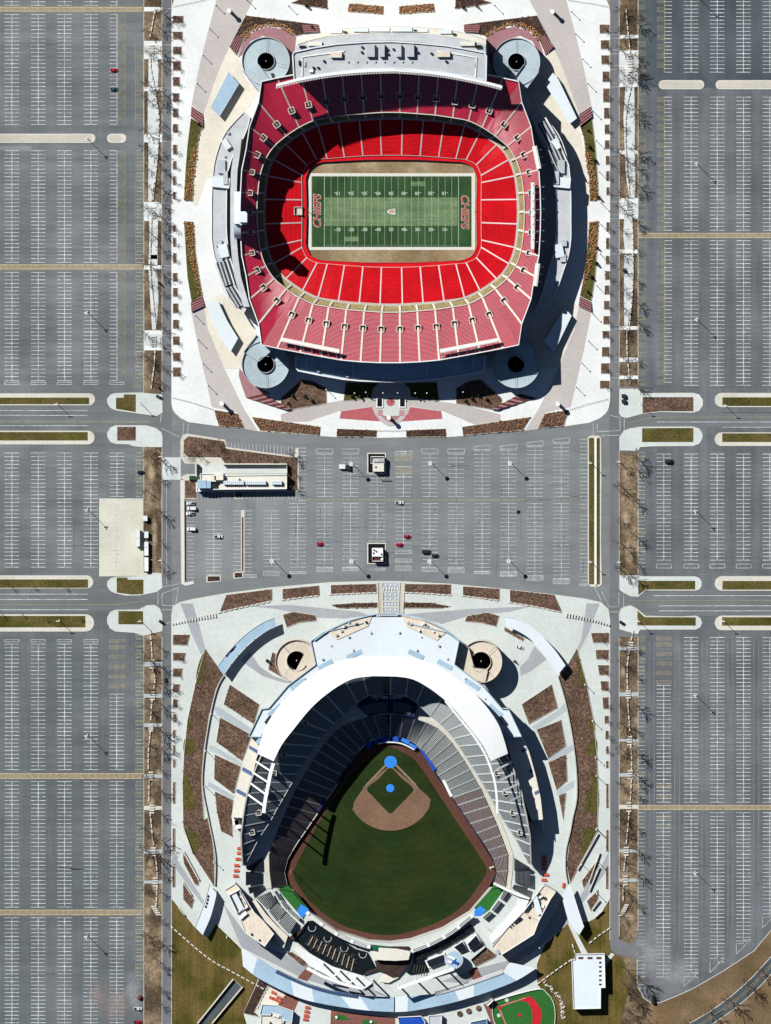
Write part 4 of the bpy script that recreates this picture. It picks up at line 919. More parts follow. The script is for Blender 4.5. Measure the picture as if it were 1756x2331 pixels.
def wring(name, R, j, z0, z1, grow, th, m, smooth=True):
    A0, A1 = (smooth_ring(R,j,z0,grow), smooth_ring(R,j,z1,grow)) if smooth else (ringpts(R,j,z0,grow), ringpts(R,j,z1,grow))
    B1 = smooth_ring(R,j,z1,grow+th/S) if smooth else ringpts(R,j,z1,grow+th/S); B0 = smooth_ring(R,j,z0,grow+th/S) if smooth else ringpts(R,j,z0,grow+th/S)
    q = MB(); n = len(A0)
    for i in range(n):
        k = (i+1) % n; q.quad(A0[i],A0[k],A1[k],A1[i]); q.quad(A1[i],A1[k],B1[k],B1[i]); q.quad(B1[i],B1[k],B0[k],B0[i])
    return q.build(name, m, fs)
wring('deck_fascia', UR, 0, 18.6, 22.6, -2.2, .55, 'kerb')
wring('lower_back_wall', LR, 1, 8, 10.2, 1, .4, 'wall_conc')
wring('field_wall', LR, 0, 0, 2.0, -11, .5, 'paint_red')
strip('field_apron', smooth_ring(LR,0,1.8,-10), smooth_ring(LR,0,1.8,.6), 'seat_red')
wring('front_rail', LR, 0, 1.7, 2.5, -.9, .22, 'kerb')
q = MB()
for i in range(NU):
    (a, b), (c, d) = UR[i], UR[(i+1)%NU]; zb, zd = zrim(a,b), zrim(c,d)
    q.quad(FP(*d,0), FP(*b,0), FP(*b,zb+1.3), FP(*d,zd+1.3))
q.build('outer_wall', 'wall_conc', fs)
q = MB()
for i in range(NU):
    (a, b), (c, d) = UR[i], UR[(i+1)%NU]; zb, zd = zrim(a,b)+1.3, zrim(c,d)+1.3
    lb, ld = math.hypot(*b), math.hypot(*d); e = 2.2
    p0, p1 = FP(*b,zb), FP(*d,zd); p2, p3 = FP(d[0]-d[0]/ld*e, d[1]-d[1]/ld*e, zd), FP(b[0]-b[0]/lb*e, b[1]-b[1]/lb*e, zb)
    q.quad(p0, p1, p2, p3); q.quad(p3, p2, p2-Vector((0,0,1.6)), p3-Vector((0,0,1.6)))
q.build('rim_coping', 'white_metal', fs)
# tunnel mouth at the left end of the lower bowl
t = MB(); c = FP(-213,-1,0); t.box((c.x-2.4, c.y, ZB), (.5, 5.6, 4.6)); t.box((c.x+.3, c.y+2.6, ZB), (5.4, .5, 4.0)); t.box((c.x+.3, c.y-2.6, ZB), (5.4, .5, 4.0)); o = t.build('tunnel', 'wall_conc', fs)
t = MB(); t.box((c.x+.8, c.y, ZB), (4.2, 4.6, 3.2)); t.build('tunnel_floor', 'concrete', o)

# ---------------------------------------------------------------- football field
ff = smooth_ring(LR, 0, .32, -10.6)
o = struct(mesh('football_field_surround', ff, [tuple(range(len(ff)))[::-1]], 'turf_edge'))
def fsheet(name, k, P, z, m, parent=None): return sheet(name, tp(k, P), z+ZB, m, parent)
struct(fsheet('field_border', 'FB', rect(50,58,1592,768), .38, 'kerb'))
struct(fsheet('football_field', 'FB', rect(78,86,1558,740), .43, 'turf'))
struct(fsheet('worn_turf', 'FB', [(195,282),(1430,282),(1430,545),(195,545)], .46, 'turf_worn'))
def mf(b):
    for i in range(21):
        x = lerp(195, 1437, i/20); (x0,y0),(x1,y1) = tp('FB',[(x,86),(x,740)]); b.line(x0, y0, x0, y1, 1.0 if i in (0,20) else .5, .49+ZB)
    for x in (78, 1558): (x0,y0),(x1,y1) = tp('FB',[(x,86),(x,740)]); b.line(x0,y0,x1,y1,.8,.49+ZB)
    for i in range(101):
        x = lerp(195, 1437, i/100)
        for y in (92, 335, 490, 732): (x0,y0),(x1,y1) = tp('FB',[(x,y-5),(x,y+5)]); b.line(x0,y0,x1,y1,.35,.492+ZB)
b = MB(); mf(b); struct(b.build('yard_lines', 'line_white'))
for P in ([(1000,135),(1130,135),(1130,178),(1000,178)], [(383,645),(513,645),(513,688),(383,688)]): struct(fsheet('bare_patch', 'FB', P, .48, 'turf_worn'))
def text(name, s, px, py, size, rz, z, m, parent, shear=0, off=0, sx=1.0, ext=0):
    cu = bpy.data.curves.new(name, 'FONT'); cu.body = s; cu.size = size; cu.align_x = 'CENTER'; cu.align_y = 'CENTER'; cu.shear = shear; cu.offset = off; cu.extrude = ext
    tmp = bpy.data.objects.new(name, cu); COL.objects.link(tmp)
    me = bpy.data.meshes.new_from_object(tmp.evaluated_get(bpy.context.evaluated_depsgraph_get())); bpy.data.objects.remove(tmp)
    me.materials.clear(); me.materials.append(M[m]); o = bpy.data.objects.new(name, me); COL.objects.link(o); o.parent = parent
    p = G(px, py, z)-wloc(parent); o.location = p; o.rotation_euler = (0,0,rz); 
    if isinstance(sx, tuple): o.scale = (sx[0]/o.dimensions.x, sx[1]/o.dimensions.y, 1)
    else: o.scale = (sx, 1, 1)
    return o
fm = thing('field_lettering', 'white yard numbers painted across the football field', 'field marking', FP(0,0,0))
for i, (s_up, s_lo) in enumerate(((('-10'),('-10')),('-20','-20'),('-30','-30'),('-40','-40'),('50','50'),('40-','40-'),('30-','30-'),('20-','20-'),('10-','10-'))):
    x = lerp(195, 1437, (i+1)/10)
    su = s_up[::-1] if '-' in s_up else s_up
    su = s_up.replace('-','')+('-' if i < 4 else ''); su = ('-' if i > 4 else '')+s_up.replace('-','')+('-' if i < 4 else '')
    text('number', su, *t1('FB',x,243), 3.2, math.pi, .51+ZB, 'line_white', fm, 0, .05); text('number', s_lo, *t1('FB',x,580), 3.2, 0, .51+ZB, 'line_white', fm, 0, .05)
for lbl, x, rz in (('left',135,math.pi/2),('right',1497,-math.pi/2)):
    t = thing('end_zone_lettering', 'red slanted end zone word with white outline at the %s end of the field' % lbl, 'field marking', G(*t1('FB',x,412),0))
    text('outline', 'CHIEFS', *t1('FB',x,412), 8.2, rz, .50+ZB, 'line_white', t, .2, .3, (22.9, 5.5)); text('letters', 'CHIEFS', *t1('FB',x,412), 8.2, rz, .54+ZB, 'paint_red', t, .2, .1, (22.2, 4.9))
em = thing('midfield_emblem', 'white arrowhead emblem with red letters at midfield', 'field marking', G(*t1('FB',820,415),0))
ah = [(770,415),(800,390),(850,382),(862,395),(850,412),(864,432),(850,445),(800,436)]
sheet('emblem_edge', [((x-t1('FB',820,415)[0])*1.1+t1('FB',820,415)[0], (y-t1('FB',820,415)[1])*1.14+t1('FB',820,415)[1]) for x, y in tp('FB',ah)], .50+ZB, 'black', em)
sheet('emblem_face', tp('FB',ah), .52+ZB, 'line_white', em)
text('emblem_letters', 'KC', *t1('FB',824,414), 4.6, 0, .55+ZB, 'paint_red', em, .1, .12, (3.6, 2.2))
for lbl, x in (('left',52),('right',1590)):
    t = thing('goal_post', 'slim yellow goal post at the %s end of the football field' % lbl, 'goal post', G(*t1('FB',x,412),ZB)); c = wloc(t)
    b = MB(); b.cyl(c, .15, .15, 3.0, 8); b.build('post', 'yellow_paint', t)
    b = MB(); b.box((c.x, c.y, 3.0+ZB), (.14, 5.6, .14)); b.build('crossbar', 'yellow_paint', t)
    for sgn in (-1, 1): b = MB(); b.cyl((c.x, c.y+sgn*2.8, 3.14+ZB), .09, .09, 9, 6); b.build('upright', 'yellow_paint', t)

# ---------------------------------------------------------------- side concourse buildings
outer = tp('A',[(560,820),(500,880),(440,950),(400,1020),(370,1100),(345,1200),(335,1300),(328,1450),(328,1602)])+tp('C',[(328,200),(345,320),(380,430),(440,600),(490,680),(560,745)])
inner_ = tp('A',[(605,860),(585,940),(540,1040),(485,1130),(455,1220),(440,1300),(435,1602)])+tp('C',[(440,200),(460,330),(495,450),(530,580),(578,715)])
RO = spline(outer, 3); RI = spline(inner_, 3)
for sd in ('left','right'):
    po = RO+RI[::-1]; po = po if sd == 'left' else mirx(po)
    t = thing('concourse_building', 'crescent concourse building with pale flat roof along the %s side of the football stadium' % sd, 'building', G(*po[len(po)//4], 0))
    prism('roof', po, 0, 11.2, 'roof_grey', t, 'wall_conc')
    w_ = MB(); w_.wall(po, 10.9, 11.9, .5, True); w_.build('parapet', 'white_metal', t)
    U = [('A',450,970,1.5,1.5,1.2,0),('A',435,1050,7,4,2,-1),('A',425,1140,1.2,1.2,1,0),('A',400,1215,5,9,1.6,0),('A',395,1330,12,7,2.2,-.1),('A',430,1295,3,9,3,0),('C',380,235,4,4,1.6,0),('C',415,290,6,9,1.8,.2),('C',385,345,4,5,1.5,0)]
    for k, x, y, sx, sy, sz, rz in U:
        px, py = t1(k, x, y); px = px if sd == 'left' else 2*FX-px; c = G(px, py, 11.2); b = MB(); b.box((c.x, c.y, 11.2), (sx, sy, sz), rz); b.build('roof_unit', 'roof_paleblue' if sx > 5 else 'steel', t)
    banks = [('C',395,370,450,540),('C',455,560,535,695)]+([('B',1130,890,1215,1040),('B',1210,1040,1285,1210)] if sd == 'right' else [])
    for k, x0, y0, x1, y1 in banks:
        if sd == 'right' and k == 'C': continue
        (ax, ay), (bx, by) = tp(k, [(x0,y0),(x1,y1)]); cx, cy = (ax+bx)/2, (ay+by)/2; ang = math.atan2(-(by-ay), bx-ax); L_ = math.hypot(bx-ax, by-ay)*S; c = G(cx, cy, 11.2)
        b = MB(); b.box((c.x, c.y, 11.2), (L_, 5.2, 1.2), ang); o = b.build('chiller_base', 'dark_metal', t)
        n = 13
        for i in range(n):
            for r in (-1, 1):
                d = (i+.5)/n-.5; b = MB(); b.cyl((c.x+math.cos(ang)*d*L_-math.sin(ang)*r*1.2, c.y+math.sin(ang)*d*L_+math.cos(ang)*r*1.2, 12.4), .75, .75, .5, 8); b.build('fan', 'steel', o)
        w_ = MB()
        for r in (-1, 1): w_.box((c.x-math.sin(ang)*r*4.2, c.y+math.cos(ang)*r*4.2, 11.2), (L_+3, .4, 2.6), ang)
        w_.build('screen_wall', 'white_metal', t)
    inb = tp('A',[(545,1010),(535,1110),(515,1250),(510,1402),(510,1602)])+tp('C',[(510,200),(520,330),(540,480),(575,600),(605,700)])
    pb = inb+[(x-14.5, y) for x, y in inb][::-1]; pb = pb if sd == 'left' else mirx(pb)
    if sd == 'left': prism('inner_gallery', pb, 0, 16, 'roof_grey', t, 'wall_conc')
# spiral ramps
def helix(lbl, cx, cy, r1, r0, top, link, m, turns=3, dirn=1, a_start=0, nm='football stadium'):
    t = thing('spiral_ramp', lbl, 'ramp', G(cx, cy, 0)); n = 40
    c = G(cx, cy, top); R1, R0 = r1*S, r0*S; q = MB(); pr = MB()
    def P(a, r, z): return Vector((c.x+r*math.cos(a), c.y+r*math.sin(a), z))
    hh = top/turns
    for k in range(turns*n):
        a0, a1 = a_start+dirn*2*math.pi*k/n, a_start+dirn*2*math.pi*(k+1)/n; z0, z1 = top*k/(turns*n), top*(k+1)/(turns*n)
        f = [P(a0,R0,z0),P(a0,R1,z0),P(a1,R1,z1),P(a1,R0,z1)]; f = f if dirn > 0 else f[::-1]; q.quad(*f)
        for r, off in ((R1,0),(R0,0)):
            u = Vector((0,0,1.2)); dn = Vector((0,0,.5)); th = .3 if r == R1 else -.3
            a_, b_, c_, d_ = P(a0,r,z0)-dn, P(a1,r,z1)-dn, P(a1,r,z1)+u, P(a0,r,z0)+u; pr.quad(a_, b_, c_, d_); pr.quad(P(a0,r-th,z0)+u, P(a1,r-th,z1)+u, P(a1,r-th,z1)-dn, P(a0,r-th,z0)-dn); pr.quad(P(a0,r,z0)+u, P(a1,r,z1)+u, P(a1,r-th,z1)+u, P(a0,r-th,z0)+u)
    q.build('ramp_deck', m, t); pr.build('parapet', 'steel' if m == 'ramp_blue' else 'ramp_tan', t)
    for i in range(8):
        a = i*math.pi/4; b = MB(); b.cyl((c.x+(R0+.8)*math.cos(a), c.y+(R0+.8)*math.sin(a), 0), .45, .45, top-hh, 6); b.build('column', 'wall_conc', t)
    f = MB(); f.cyl((c.x, c.y, .2), R0, R0, .15, 24); f.build('well_floor', 'black', t)
    b = MB(); b.cyl((c.x, c.y, .3), .35, .25, top*.8, 8); b.build('mast', 'white_metal', t)
    for i in range(3): a = a_start+dirn*(1+i*1.7); b = MB(); b.beam(P(a,R0+.3,top*(1-(.05))-.4*i+.15), P(a,R1-.3,top*(1-.05)-.4*i+.15), .18, .1); b.build('expansion_joint', 'dark_metal', t)
    if link:
        prism('ramp_link', link, top-2, top+.05, m, t); w_ = MB(); 
        w_.wall([link[0], link[1]], top-1.6, top+1.3, .3); w_.wall([link[2], link[3]], top-1.6, top+1.3, .3); w_.build('link_parapet', 'steel', t)
    return t
lkL = tp('A',[(556,520),(668,672),(765,602),(668,470)]); lkBL = tp('C',[(560,1030),(655,905),(775,1010),(668,1100)])
helix('upper left spiral ramp with pale blue deck beside the football stadium', 605.3, 138.9, 54.5, 19, 10.8, lkL, 'ramp_blue', 3, 1, -1.2)
helix('upper right spiral ramp with pale blue deck beside the football stadium', 1176, 140.4, 54, 19, 10.8, [(2*FX-1-x, y) for x, y in lkL], 'ramp_blue', 3, -1, -2.0)
helix('lower left spiral ramp with pale blue deck beside the football stadium', 604.7, 829.6, 54, 19, 10.8, lkBL, 'ramp_blue', 3, -1, 1.2)
helix('lower right shaded spiral ramp beside the football stadium', 1175, 829.6, 54, 19, 10.8, [(2*FX-1-x, y) for x, y in lkBL], 'ramp_blue', 3, 1, 2.0)
# ticket pavilions
for lb, k, P, m in (('upper left slanted ticket pavilion with grey blue roof','A',[(450,525),(528,612),(385,852),(320,782)],'roof_blue'),('upper right ticket pavilion with pale blue roof','B',[(1215,530),(1255,580),(1390,862),(1335,905),(1250,760),(1155,612)],'roof_paleblue'),
                    ('lower left ticket pavilion with pale blue roof','C',[(288,680),(370,650),(440,800),(520,930),(465,1028),(400,940),(330,800)],'roof_paleblue'),('lower right half shaded ticket pavilion with pale blue roof','D',[(1300,708),(1352,765),(1225,1028),(1150,955)],'roof_paleblue')):
    P = tp(k, P); t = thing('ticket_pavilion', lb, 'building', G(*P[0], 0)); prism('roof', P, 3.4, 4.2, m, t, 'white_metal')
    c = (sum(p[0] for p in P)/len(P), sum(p[1] for p in P)/len(P)); prism('wall', [((x-c[0])*.86+c[0], (y-c[1])*.92+c[1]) for x, y in P], 0, 3.4, 'wall_conc', t)

# ---------------------------------------------------------------- press box and canopy at the top
pb = thing('press_box', 'long curved press box building with pale grey roof above the football stadium', 'building', G(890,130,0))
main_ = tp('PB',[(100,440),(88,250),(100,228),(250,195),(420,168),(640,152),(840,148),(1040,160),(1250,180),(1400,205),(1540,232),(1558,260),(1556,445),(1400,410),(1200,380),(1000,360),(840,355),(640,358),(420,385),(250,415)])
prism('roof', main_, 10, 40.5, 'roof_grey', pb, 'wall_conc')
w_ = MB(); w_.wall(main_, 40, 41.5, .9, True); w_.build('parapet', 'roof_paleblue', pb)
prism('upper_terrace', tp('PB',[(112,228),(115,180),(200,150),(360,112),(540,98),(700,85),(840,82),(1000,85),(1160,98),(1340,122),(1500,160),(1552,185),(1556,240),(1400,200),(1250,175),(1040,152),(840,140),(640,145),(420,162),(250,188)]), 5, 33, 'roof_grey', pb, 'wall_conc')
prism('lower_terrace', tp('PB',[(115,175),(118,130),(290,88),(375,72),(470,52),(668,42),(840,32),(1000,40),(1200,52),(1300,68),(1400,90),(1555,135),(1555,180),(1400,135),(1160,95),(1000,82),(840,78),(700,82),(540,95),(360,108),(200,145)]), 0, 20, 'roof_cream', pb, 'wall_conc')
for i, (x0, x1, y0, y1) in enumerate(((375,470,52,92),(548,668,45,80),(668,830,38,78),(840,1000,38,78),(1000,1120,50,82),(1205,1300,55,95))): prism('terrace_roof', tp('PB',rect(x0,y0+3,x1-6,y1-6)), 16, 20.6+.3*(i%2), 'roof_paleblue' if i%2 else 'plaza_white', pb)
for x in (484, 1016, 1312): prism('roof_hatch', tp('PB',rect(x-13,70 if x<1000 else 58 if x<1300 else 86, x+13, 80 if x<1000 else 68 if x<1300 else 98)), 16, 21.2, 'dark_metal', pb)
for x0, y0, x1, y1, m in ((140,180,186,198,'black'),(205,150,310,180,'roof_cream'),(1360,148,1470,180,'roof_cream'),(1476,176,1520,196,'black')): prism('rooftop_box', tp('PB',rect(x0,y0,x1,y1)), 25, 34.5, m, pb)
for x, y, wd, hg, zz, m in ((680,218,62,92,2.6,'roof_grey'),(766,218,40,92,2.6,'roof_grey'),(893,218,40,92,2.6,'roof_grey'),(980,218,60,92,2.6,'roof_grey'),(418,250,88,40,2.2,'roof_tan'),(1232,245,100,40,2.2,'roof_tan'),(140,310,14,34,1.6,'dark_metal'),(180,320,14,34,.8,'steel'),(230,370,30,22,1.4,'white_metal'),(1470,325,10,30,.9,'steel')):
    o = prism('rooftop_plant', tp('PB',rect(x-wd/2,y-hg/2,x+wd/2,y+hg/2)), 40.5, 40.5+zz, m, pb)
for i in range(8): c = G(*t1('PB',508+i*69,300),40.5); b = MB(); b.cyl((c.x,c.y,40.5), .8, .8, .7, 10); b.build('roof_vent', 'steel', pb)
for x, y in ((615,190),(612,228),(852,205),(1035,228),(1140,237),(325,295),(280,345),(245,345),(1252,298),(805,205),(810,240)): c = G(*t1('PB',x,y),40.5); b = MB(); b.box((c.x,c.y,40.5),(1.2,1.2,1.5)); b.build('roof_vent', 'dark_metal', pb)
w_ = MB(); w_.wall(tp('PB',[(160,410),(160,265),(300,245),(480,222)]), 40.5, 41.1, .9); w_.wall(tp('PB',[(1180,222),(1350,245),(1482,270),(1475,420)]), 40.5, 41.1, .9); w_.build('pipe_run', 'white_metal', pb)
edge = tp('A',[(800,632),(930,598),(1060,572),(1200,550),(1350,535),(1500,525),(1666,521)])+tp('B',[(60,521),(200,530),(380,548),(540,575),(700,608),(845,645)])
edge = spline(edge, 3); ed2 = [(x, y-6.5) for x, y in edge]
prism('canopy', edge+ed2[::-1], 40.3, 41.6, 'white_metal', pb)
w_ = MB()
for x, y, a in walk(edge, 3.6): c = G(x, y+1.4, 41.1); w_.box((c.x, c.y, 40.8), (.45, 1.8, .5))
o = w_.build('canopy_lights', 'white_metal', pb)
# flood light racks, score boards
def rack(label, k, a, b, wd, z, struts, rim, nteeth):
    (ax, ay), (bx, by) = tp(k, [a, b]); t = thing('floodlight_rack', label, 'floodlights', G(ax, ay, 0))
    A, B = G(ax, ay, z), G(bx, by, z); q = MB(); q.beam(A, B, wd, 1.2); q.build('light_bar', 'white_metal', t)
    q = MB(); d = (B-A); nn = Vector((-d.y, d.x, 0)).normalized()
    for i in range(nteeth): p = A.lerp(B, (i+.5)/nteeth); q.box((p.x+nn.x*wd*.6, p.y+nn.y*wd*.6, z-.6), (1.0, 1.0, 1.0)); q.box((p.x-nn.x*wd*.6, p.y-nn.y*wd*.6, z-.6), (.7, .7, 1.0))
    q.build('lamp_heads', 'lamp', t)
    for i in range(struts):
        p = A.lerp(B, (i+.5)/struts); e = Vector(rim); q = MB(); f = p+Vector((e.x, e.y, 0)); f.z = e.z; q.beam(p, f, .5, .5); g = Vector((f.x, f.y, 0)); q.beam(f, g, .6, .6); q.build('strut', 'steel', t)
rack('white floodlight rack over the lower left stand of the football stadium', 'C', (835,938), (1258,1025), 1.7, 31.5, 7, (2, -8, 26), 44)
rack('white floodlight rack over the lower right stand of the football stadium', 'D', (392,1025), (815,942), 1.7, 31.5, 7, (-2, -8, 26), 44)
rack('short white floodlight rack on the upper right end rim', 'RR', (255,465), (302,695), 2.0, 25, 3, (4, 0, 20), 18)
rack('short white floodlight rack on the lower right end rim', 'RR', (290,1670), (262,1900), 2.0, 25, 3, (4, 0, 20), 18)
t = thing('scoreboard', 'long narrow pale blue video board above the right end stand', 'scoreboard', G(*t1('RR',240,1180),0))
c = G(*t1('RR',238,1180),26); b = MB(); b.box((c.x, c.y, 23), (2.4, 45, 3.4)); b.build('screen_housing', 'roof_paleblue', t)
for y in (890,1015,1120,1228,1340,1450): a = G(*t1('RR',262,y),25.5); e = G(*t1('RR',358,y-8),25); b = MB(); b.beam(a, Vector((e.x, e.y, 21)), .5, .5); b.build('strut', 'steel', t)
for y in range(860,1500,80): c2 = G(*t1('RR',240,y),26.6); b = MB(); b.cyl((c2.x,c2.y,26.4), .5, .4, .5, 8); b.build('lamp', 'lamp', t)
t = thing('scoreboard', 'large rounded video board with white back on the left end of the football stadium', 'scoreboard', G(540,490,0))
q = MB(); n = 20; x0 = G(540,490,30).x
ys = [G(540,437+107*i/n,28).y for i in range(n+1)]; tops = [22+11.0*math.sqrt(max(0,1-((i/n)*2-1)**2)) for i in range(n+1)]
for i in range(n):
    y0, y1, a, b_ = ys[i], ys[i+1], tops[i], tops[i+1]
    q.quad((x0-2,y1,b_),(x0-2,y0,a),(x0+2.4,y0,a),(x0+2.4,y1,b_)); q.quad((x0+2.4,y0,0 if 6<i<14 else 17),(x0+2.4,y1,0 if 6<i<14 else 17),(x0+2.4,y1,b_),(x0+2.4,y0,a)); q.quad((x0-2,y1,17),(x0-2,y0,17),(x0-2,y0,a),(x0-2,y1,b_))
q.build('board_back', 'roof_paleblue', t)
prism('camera_deck', tp('SB',[(400,620),(600,618),(628,650),(628,820),(605,848),(500,848),(500,830),(400,830)]), 31, 34.5, 'roof_paleblue', t)
c = G(*t1('SB',560,730),38); b = MB(); b.box((c.x, c.y, 34.5), (5.5, 5.5, 5.5)); b.build('speaker_cluster', 'roof_paleblue', t)
# shaded lower building at the bottom
lb = thing('lower_concourse', 'long flat roofed entrance building in the shade below the football stadium', 'building', G(890,850,0))
prism('roof', tp('BP',[(115,90),(110,190),(130,215),(300,250),(470,280),(600,292),(835,300),(1000,296),(1190,278),(1400,245),(1520,222),(1545,195),(1550,90),(835,150)]), 0, 13, 'roof_blue', lb, 'wall_conc')
w_ = MB(); w_.wall(tp('BP',[(115,100),(112,188),(130,212),(300,247),(470,277),(600,289),(835,297),(1000,293),(1190,275),(1400,242),(1520,219),(1542,193),(1548,100)]), 12.5, 14.0, .9); w_.build('parapet', 'white_metal', lb)
for x in (195, 548, 1110, 1460): w_ = MB(); w_.wall(tp('BP',[(x,110),(x,205 if x in (195,1460) else 272)]), 12.5, 13.7, .6); w_.build('roof_divider', 'white_metal', lb)
for x, y in ((285,210),(420,222),(505,250),(1240,225),(1400,180),(1180,250)): c = G(*t1('BP',x,y),13); b = MB(); b.box((c.x,c.y,13),(2,2,1.8)); b.build('roof_unit', 'steel', lb)
# ---------------------------------------------------------------- baseball stadium
BX = 889.5; LX = .135; ZF = -9.5
def KP(sd, dx, py, z):
    zz = z-ZF; return G(BX+sd*(dx+LX*zz/S)-LX*zz/S, py, z)
bs = thing('baseball_stadium', 'horseshoe baseball stadium with white canopy roof around a green diamond', 'stadium', G(889,1800,0))
KL_ = [((0,1678),(0,1626)),((20,1679),(29,1628)),((38,1684),(56,1635)),((54,1694),(82,1644)),((66,1706),(106,1656)),((76,1720),(124,1672)),((86,1735),(140,1690)),((96,1750),(154,1709)),((107,1766),(168,1730)),((118,1783),(181,1751)),((129,1800),(193,1772)),((140,1816),(205,1793)),((152,1833),(214,1813)),((165,1853),(224,1835)),((180,1875),(234,1858)),((195,1897),(243,1878)),((209,1917),(252,1901)),((221,1936),(260,1923)),((232,1955),(268,1945)),((240,1985),(267,1982)),((234,2014),(262,2022))]
KU_ = [((0,1581),(0,1505)),((35,1584),(45,1508)),((60,1600),(90,1522)),((90,1629),(140,1555)),((112,1648),(180,1590)),((129,1664),(208,1630)),((143,1681),(232,1660)),((155,1698),(252,1690)),((171,1723),(262,1714)),((184,1743),(272,1735)),((196,1762),(282,1758)),((207,1780),(290,1780)),((218,1799),(298,1805)),((230,1820),(304,1832)),((243,1842),(309,1856)),((256,1867),(313,1880)),((270,1888),(317,1900)),((283,1907),(318,1922)),((300,1940),(319,1948)),((314,1966),(319.5,1970))]
Z0, Z1, Y0 = -8.2, .5, 7.5
def kr(a, b): return Y0+.55*math.hypot(b[0]-a[0], b[1]-a[1])*S
for sd, sn in ((1,'right'),(-1,'left')):
    for i, ((a, b), (c, d)) in enumerate(zip(KL_, KL_[1:])):
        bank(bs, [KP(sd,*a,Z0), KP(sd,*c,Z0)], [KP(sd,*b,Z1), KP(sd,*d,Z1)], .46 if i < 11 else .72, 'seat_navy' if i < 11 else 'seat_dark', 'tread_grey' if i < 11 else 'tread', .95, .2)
    for a, b in KL_[(0 if sd > 0 else 1):]: aisle(bs, KP(sd,*a,Z0+.2), KP(sd,*b,Z1+.2), .95, 'tread_grey', .4, 'lower_aisle')
    for i, ((a, b), (c, d)) in enumerate(zip(KU_, KU_[1:])):
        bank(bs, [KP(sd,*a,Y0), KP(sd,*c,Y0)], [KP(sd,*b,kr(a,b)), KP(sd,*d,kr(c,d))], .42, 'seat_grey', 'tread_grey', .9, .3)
    for i, (a, b) in enumerate(KU_):
        if i == 0 and sd < 0: continue
        A, B = KP(sd,*a,Y0+.2), KP(sd,*b,kr(a,b)+.2); aisle(bs, A, B, 1.0, 'tread_grey', .5, 'upper_aisle')
        if i in (5,8,10,12,14,16): portal(bs, A.lerp(B,.55), math.atan2(B.y-A.y, B.x-A.x), 3.4)
    def kst(name, P, Q, m):
        q = MB()
        for i in range(len(P)-1): q.quad(P[i], P[i+1], Q[i+1], Q[i])
        return q.build(name, m, bs)
    lo = [b for a, b in KL_]
    def out(p, e):
        i = lo.index(p); a = lo[max(i-1,0)]; b = lo[min(i+1,len(lo)-1)]; l = math.hypot(b[0]-a[0], b[1]-a[1]); return (p[0]+(b[1]-a[1])/l*e, p[1]-(b[0]-a[0])/l*e)
    kst('concourse_walk', [KP(sd,*p,Z1+.05) for p in lo], [KP(sd,*out(p,11),Z1+.05) for p in lo], 'concrete')
    # parapets
    for nm, pts, z0, z1, m in (('deck_fascia',[a for a,b in KU_],Y0-3.2,Y0+1.0,'wall_conc'),('field_wall',[a for a,b in KL_],ZF,ZF+2.3,'navy' if sd>0 else 'concrete')):
        q = MB()
        P = [KP(sd,*p,z1) for p in pts]
        for i in range(len(P)-1):
            u, v = P[i], P[i+1]; d = (v-u); nn = Vector((-d.y,d.x,0)).normalized()*.3
            q.quad(u-nn,v-nn,v+nn,u+nn); q.quad(Vector((u.x,u.y,z0))-nn,Vector((v.x,v.y,z0))-nn,v-nn,u-nn); q.quad(Vector((v.x,v.y,z0))+nn,Vector((u.x,u.y,z0))+nn,u+nn,v+nn)
        q.build(nm, m, bs)
    q = MB(); R_ = [KP(sd,*b,kr(a,b)+1) for a,b in KU_]
    for u, v in zip(R_, R_[1:]):
        q.quad(Vector((u.x,u.y,0)),Vector((v.x,v.y,0)),v,u); d = (v-u); nn = Vector((-d.y,d.x,0)).normalized()*.5; q.quad(u-nn,v-nn,v+nn,u+nn)
    q.build('outer_wall', 'wall_conc', bs)
    # small banks behind the walk, near the foul pole
    xs = [[(283,1921),(300,1948),(278,1948),(271,1925)],[(281,1952),(318,1975),(314,1981),(281,1982)],[(283,1985),(318,1984),(318,2016),(283,2009)],[(281,2013),(313,2020),(309,2035),(302,2040),(276,2022)]]
    for P in xs[1:]: 
        q = [KP(sd,*p,1) for p in P]; qo = [KP(sd,P[1][0],P[1][1],3.5), KP(sd,P[2][0],P[2][1],3.5)]
        bank(bs, [q[0], q[-1]], qo, .66, 'seat_navy', 'tread_grey', .88, .25)
# club level deck behind home plate
lvl = tp('K3',[(130,490),(330,410),(560,380),(800,380),(1050,410),(1380,490),(1410,650),(1380,690),(1320,850),(1080,800),(830,770),(600,775),(370,840),(290,780),(180,660),(125,655)])
o = prism('club_deck', lvl, -5, 3.2, 'navy', bs)
for y, rows_ in ((0,0),):
    for j in range(6):
        P = spline(tp('K3',[(230+j*8,640+j*28),(560,560+j*36),(760,550+j*36)]), 5); Q_ = spline(tp('K3',[(880,550+j*36),(1080,570+j*34),(1290-j*8,640+j*30)]), 5)
        for L_ in (P, Q_): w_ = MB(); w_.wall(L_, 3, 4.0, .8); w_.build('club_seat_row', 'seat_grey', bs)
w_ = MB(); w_.wall(tp('K3',[(125,650),(130,490),(330,410),(560,380),(800,375),(1050,410),(1380,490),(1410,650)]), 3, 4.6, .35); w_.build('club_rail', 'steel', bs)
text('club_lettering', 'HyVee Level', *t1('K3',755,432), 4.0, 0, 3.35, 'white_metal', bs, 0, .04)
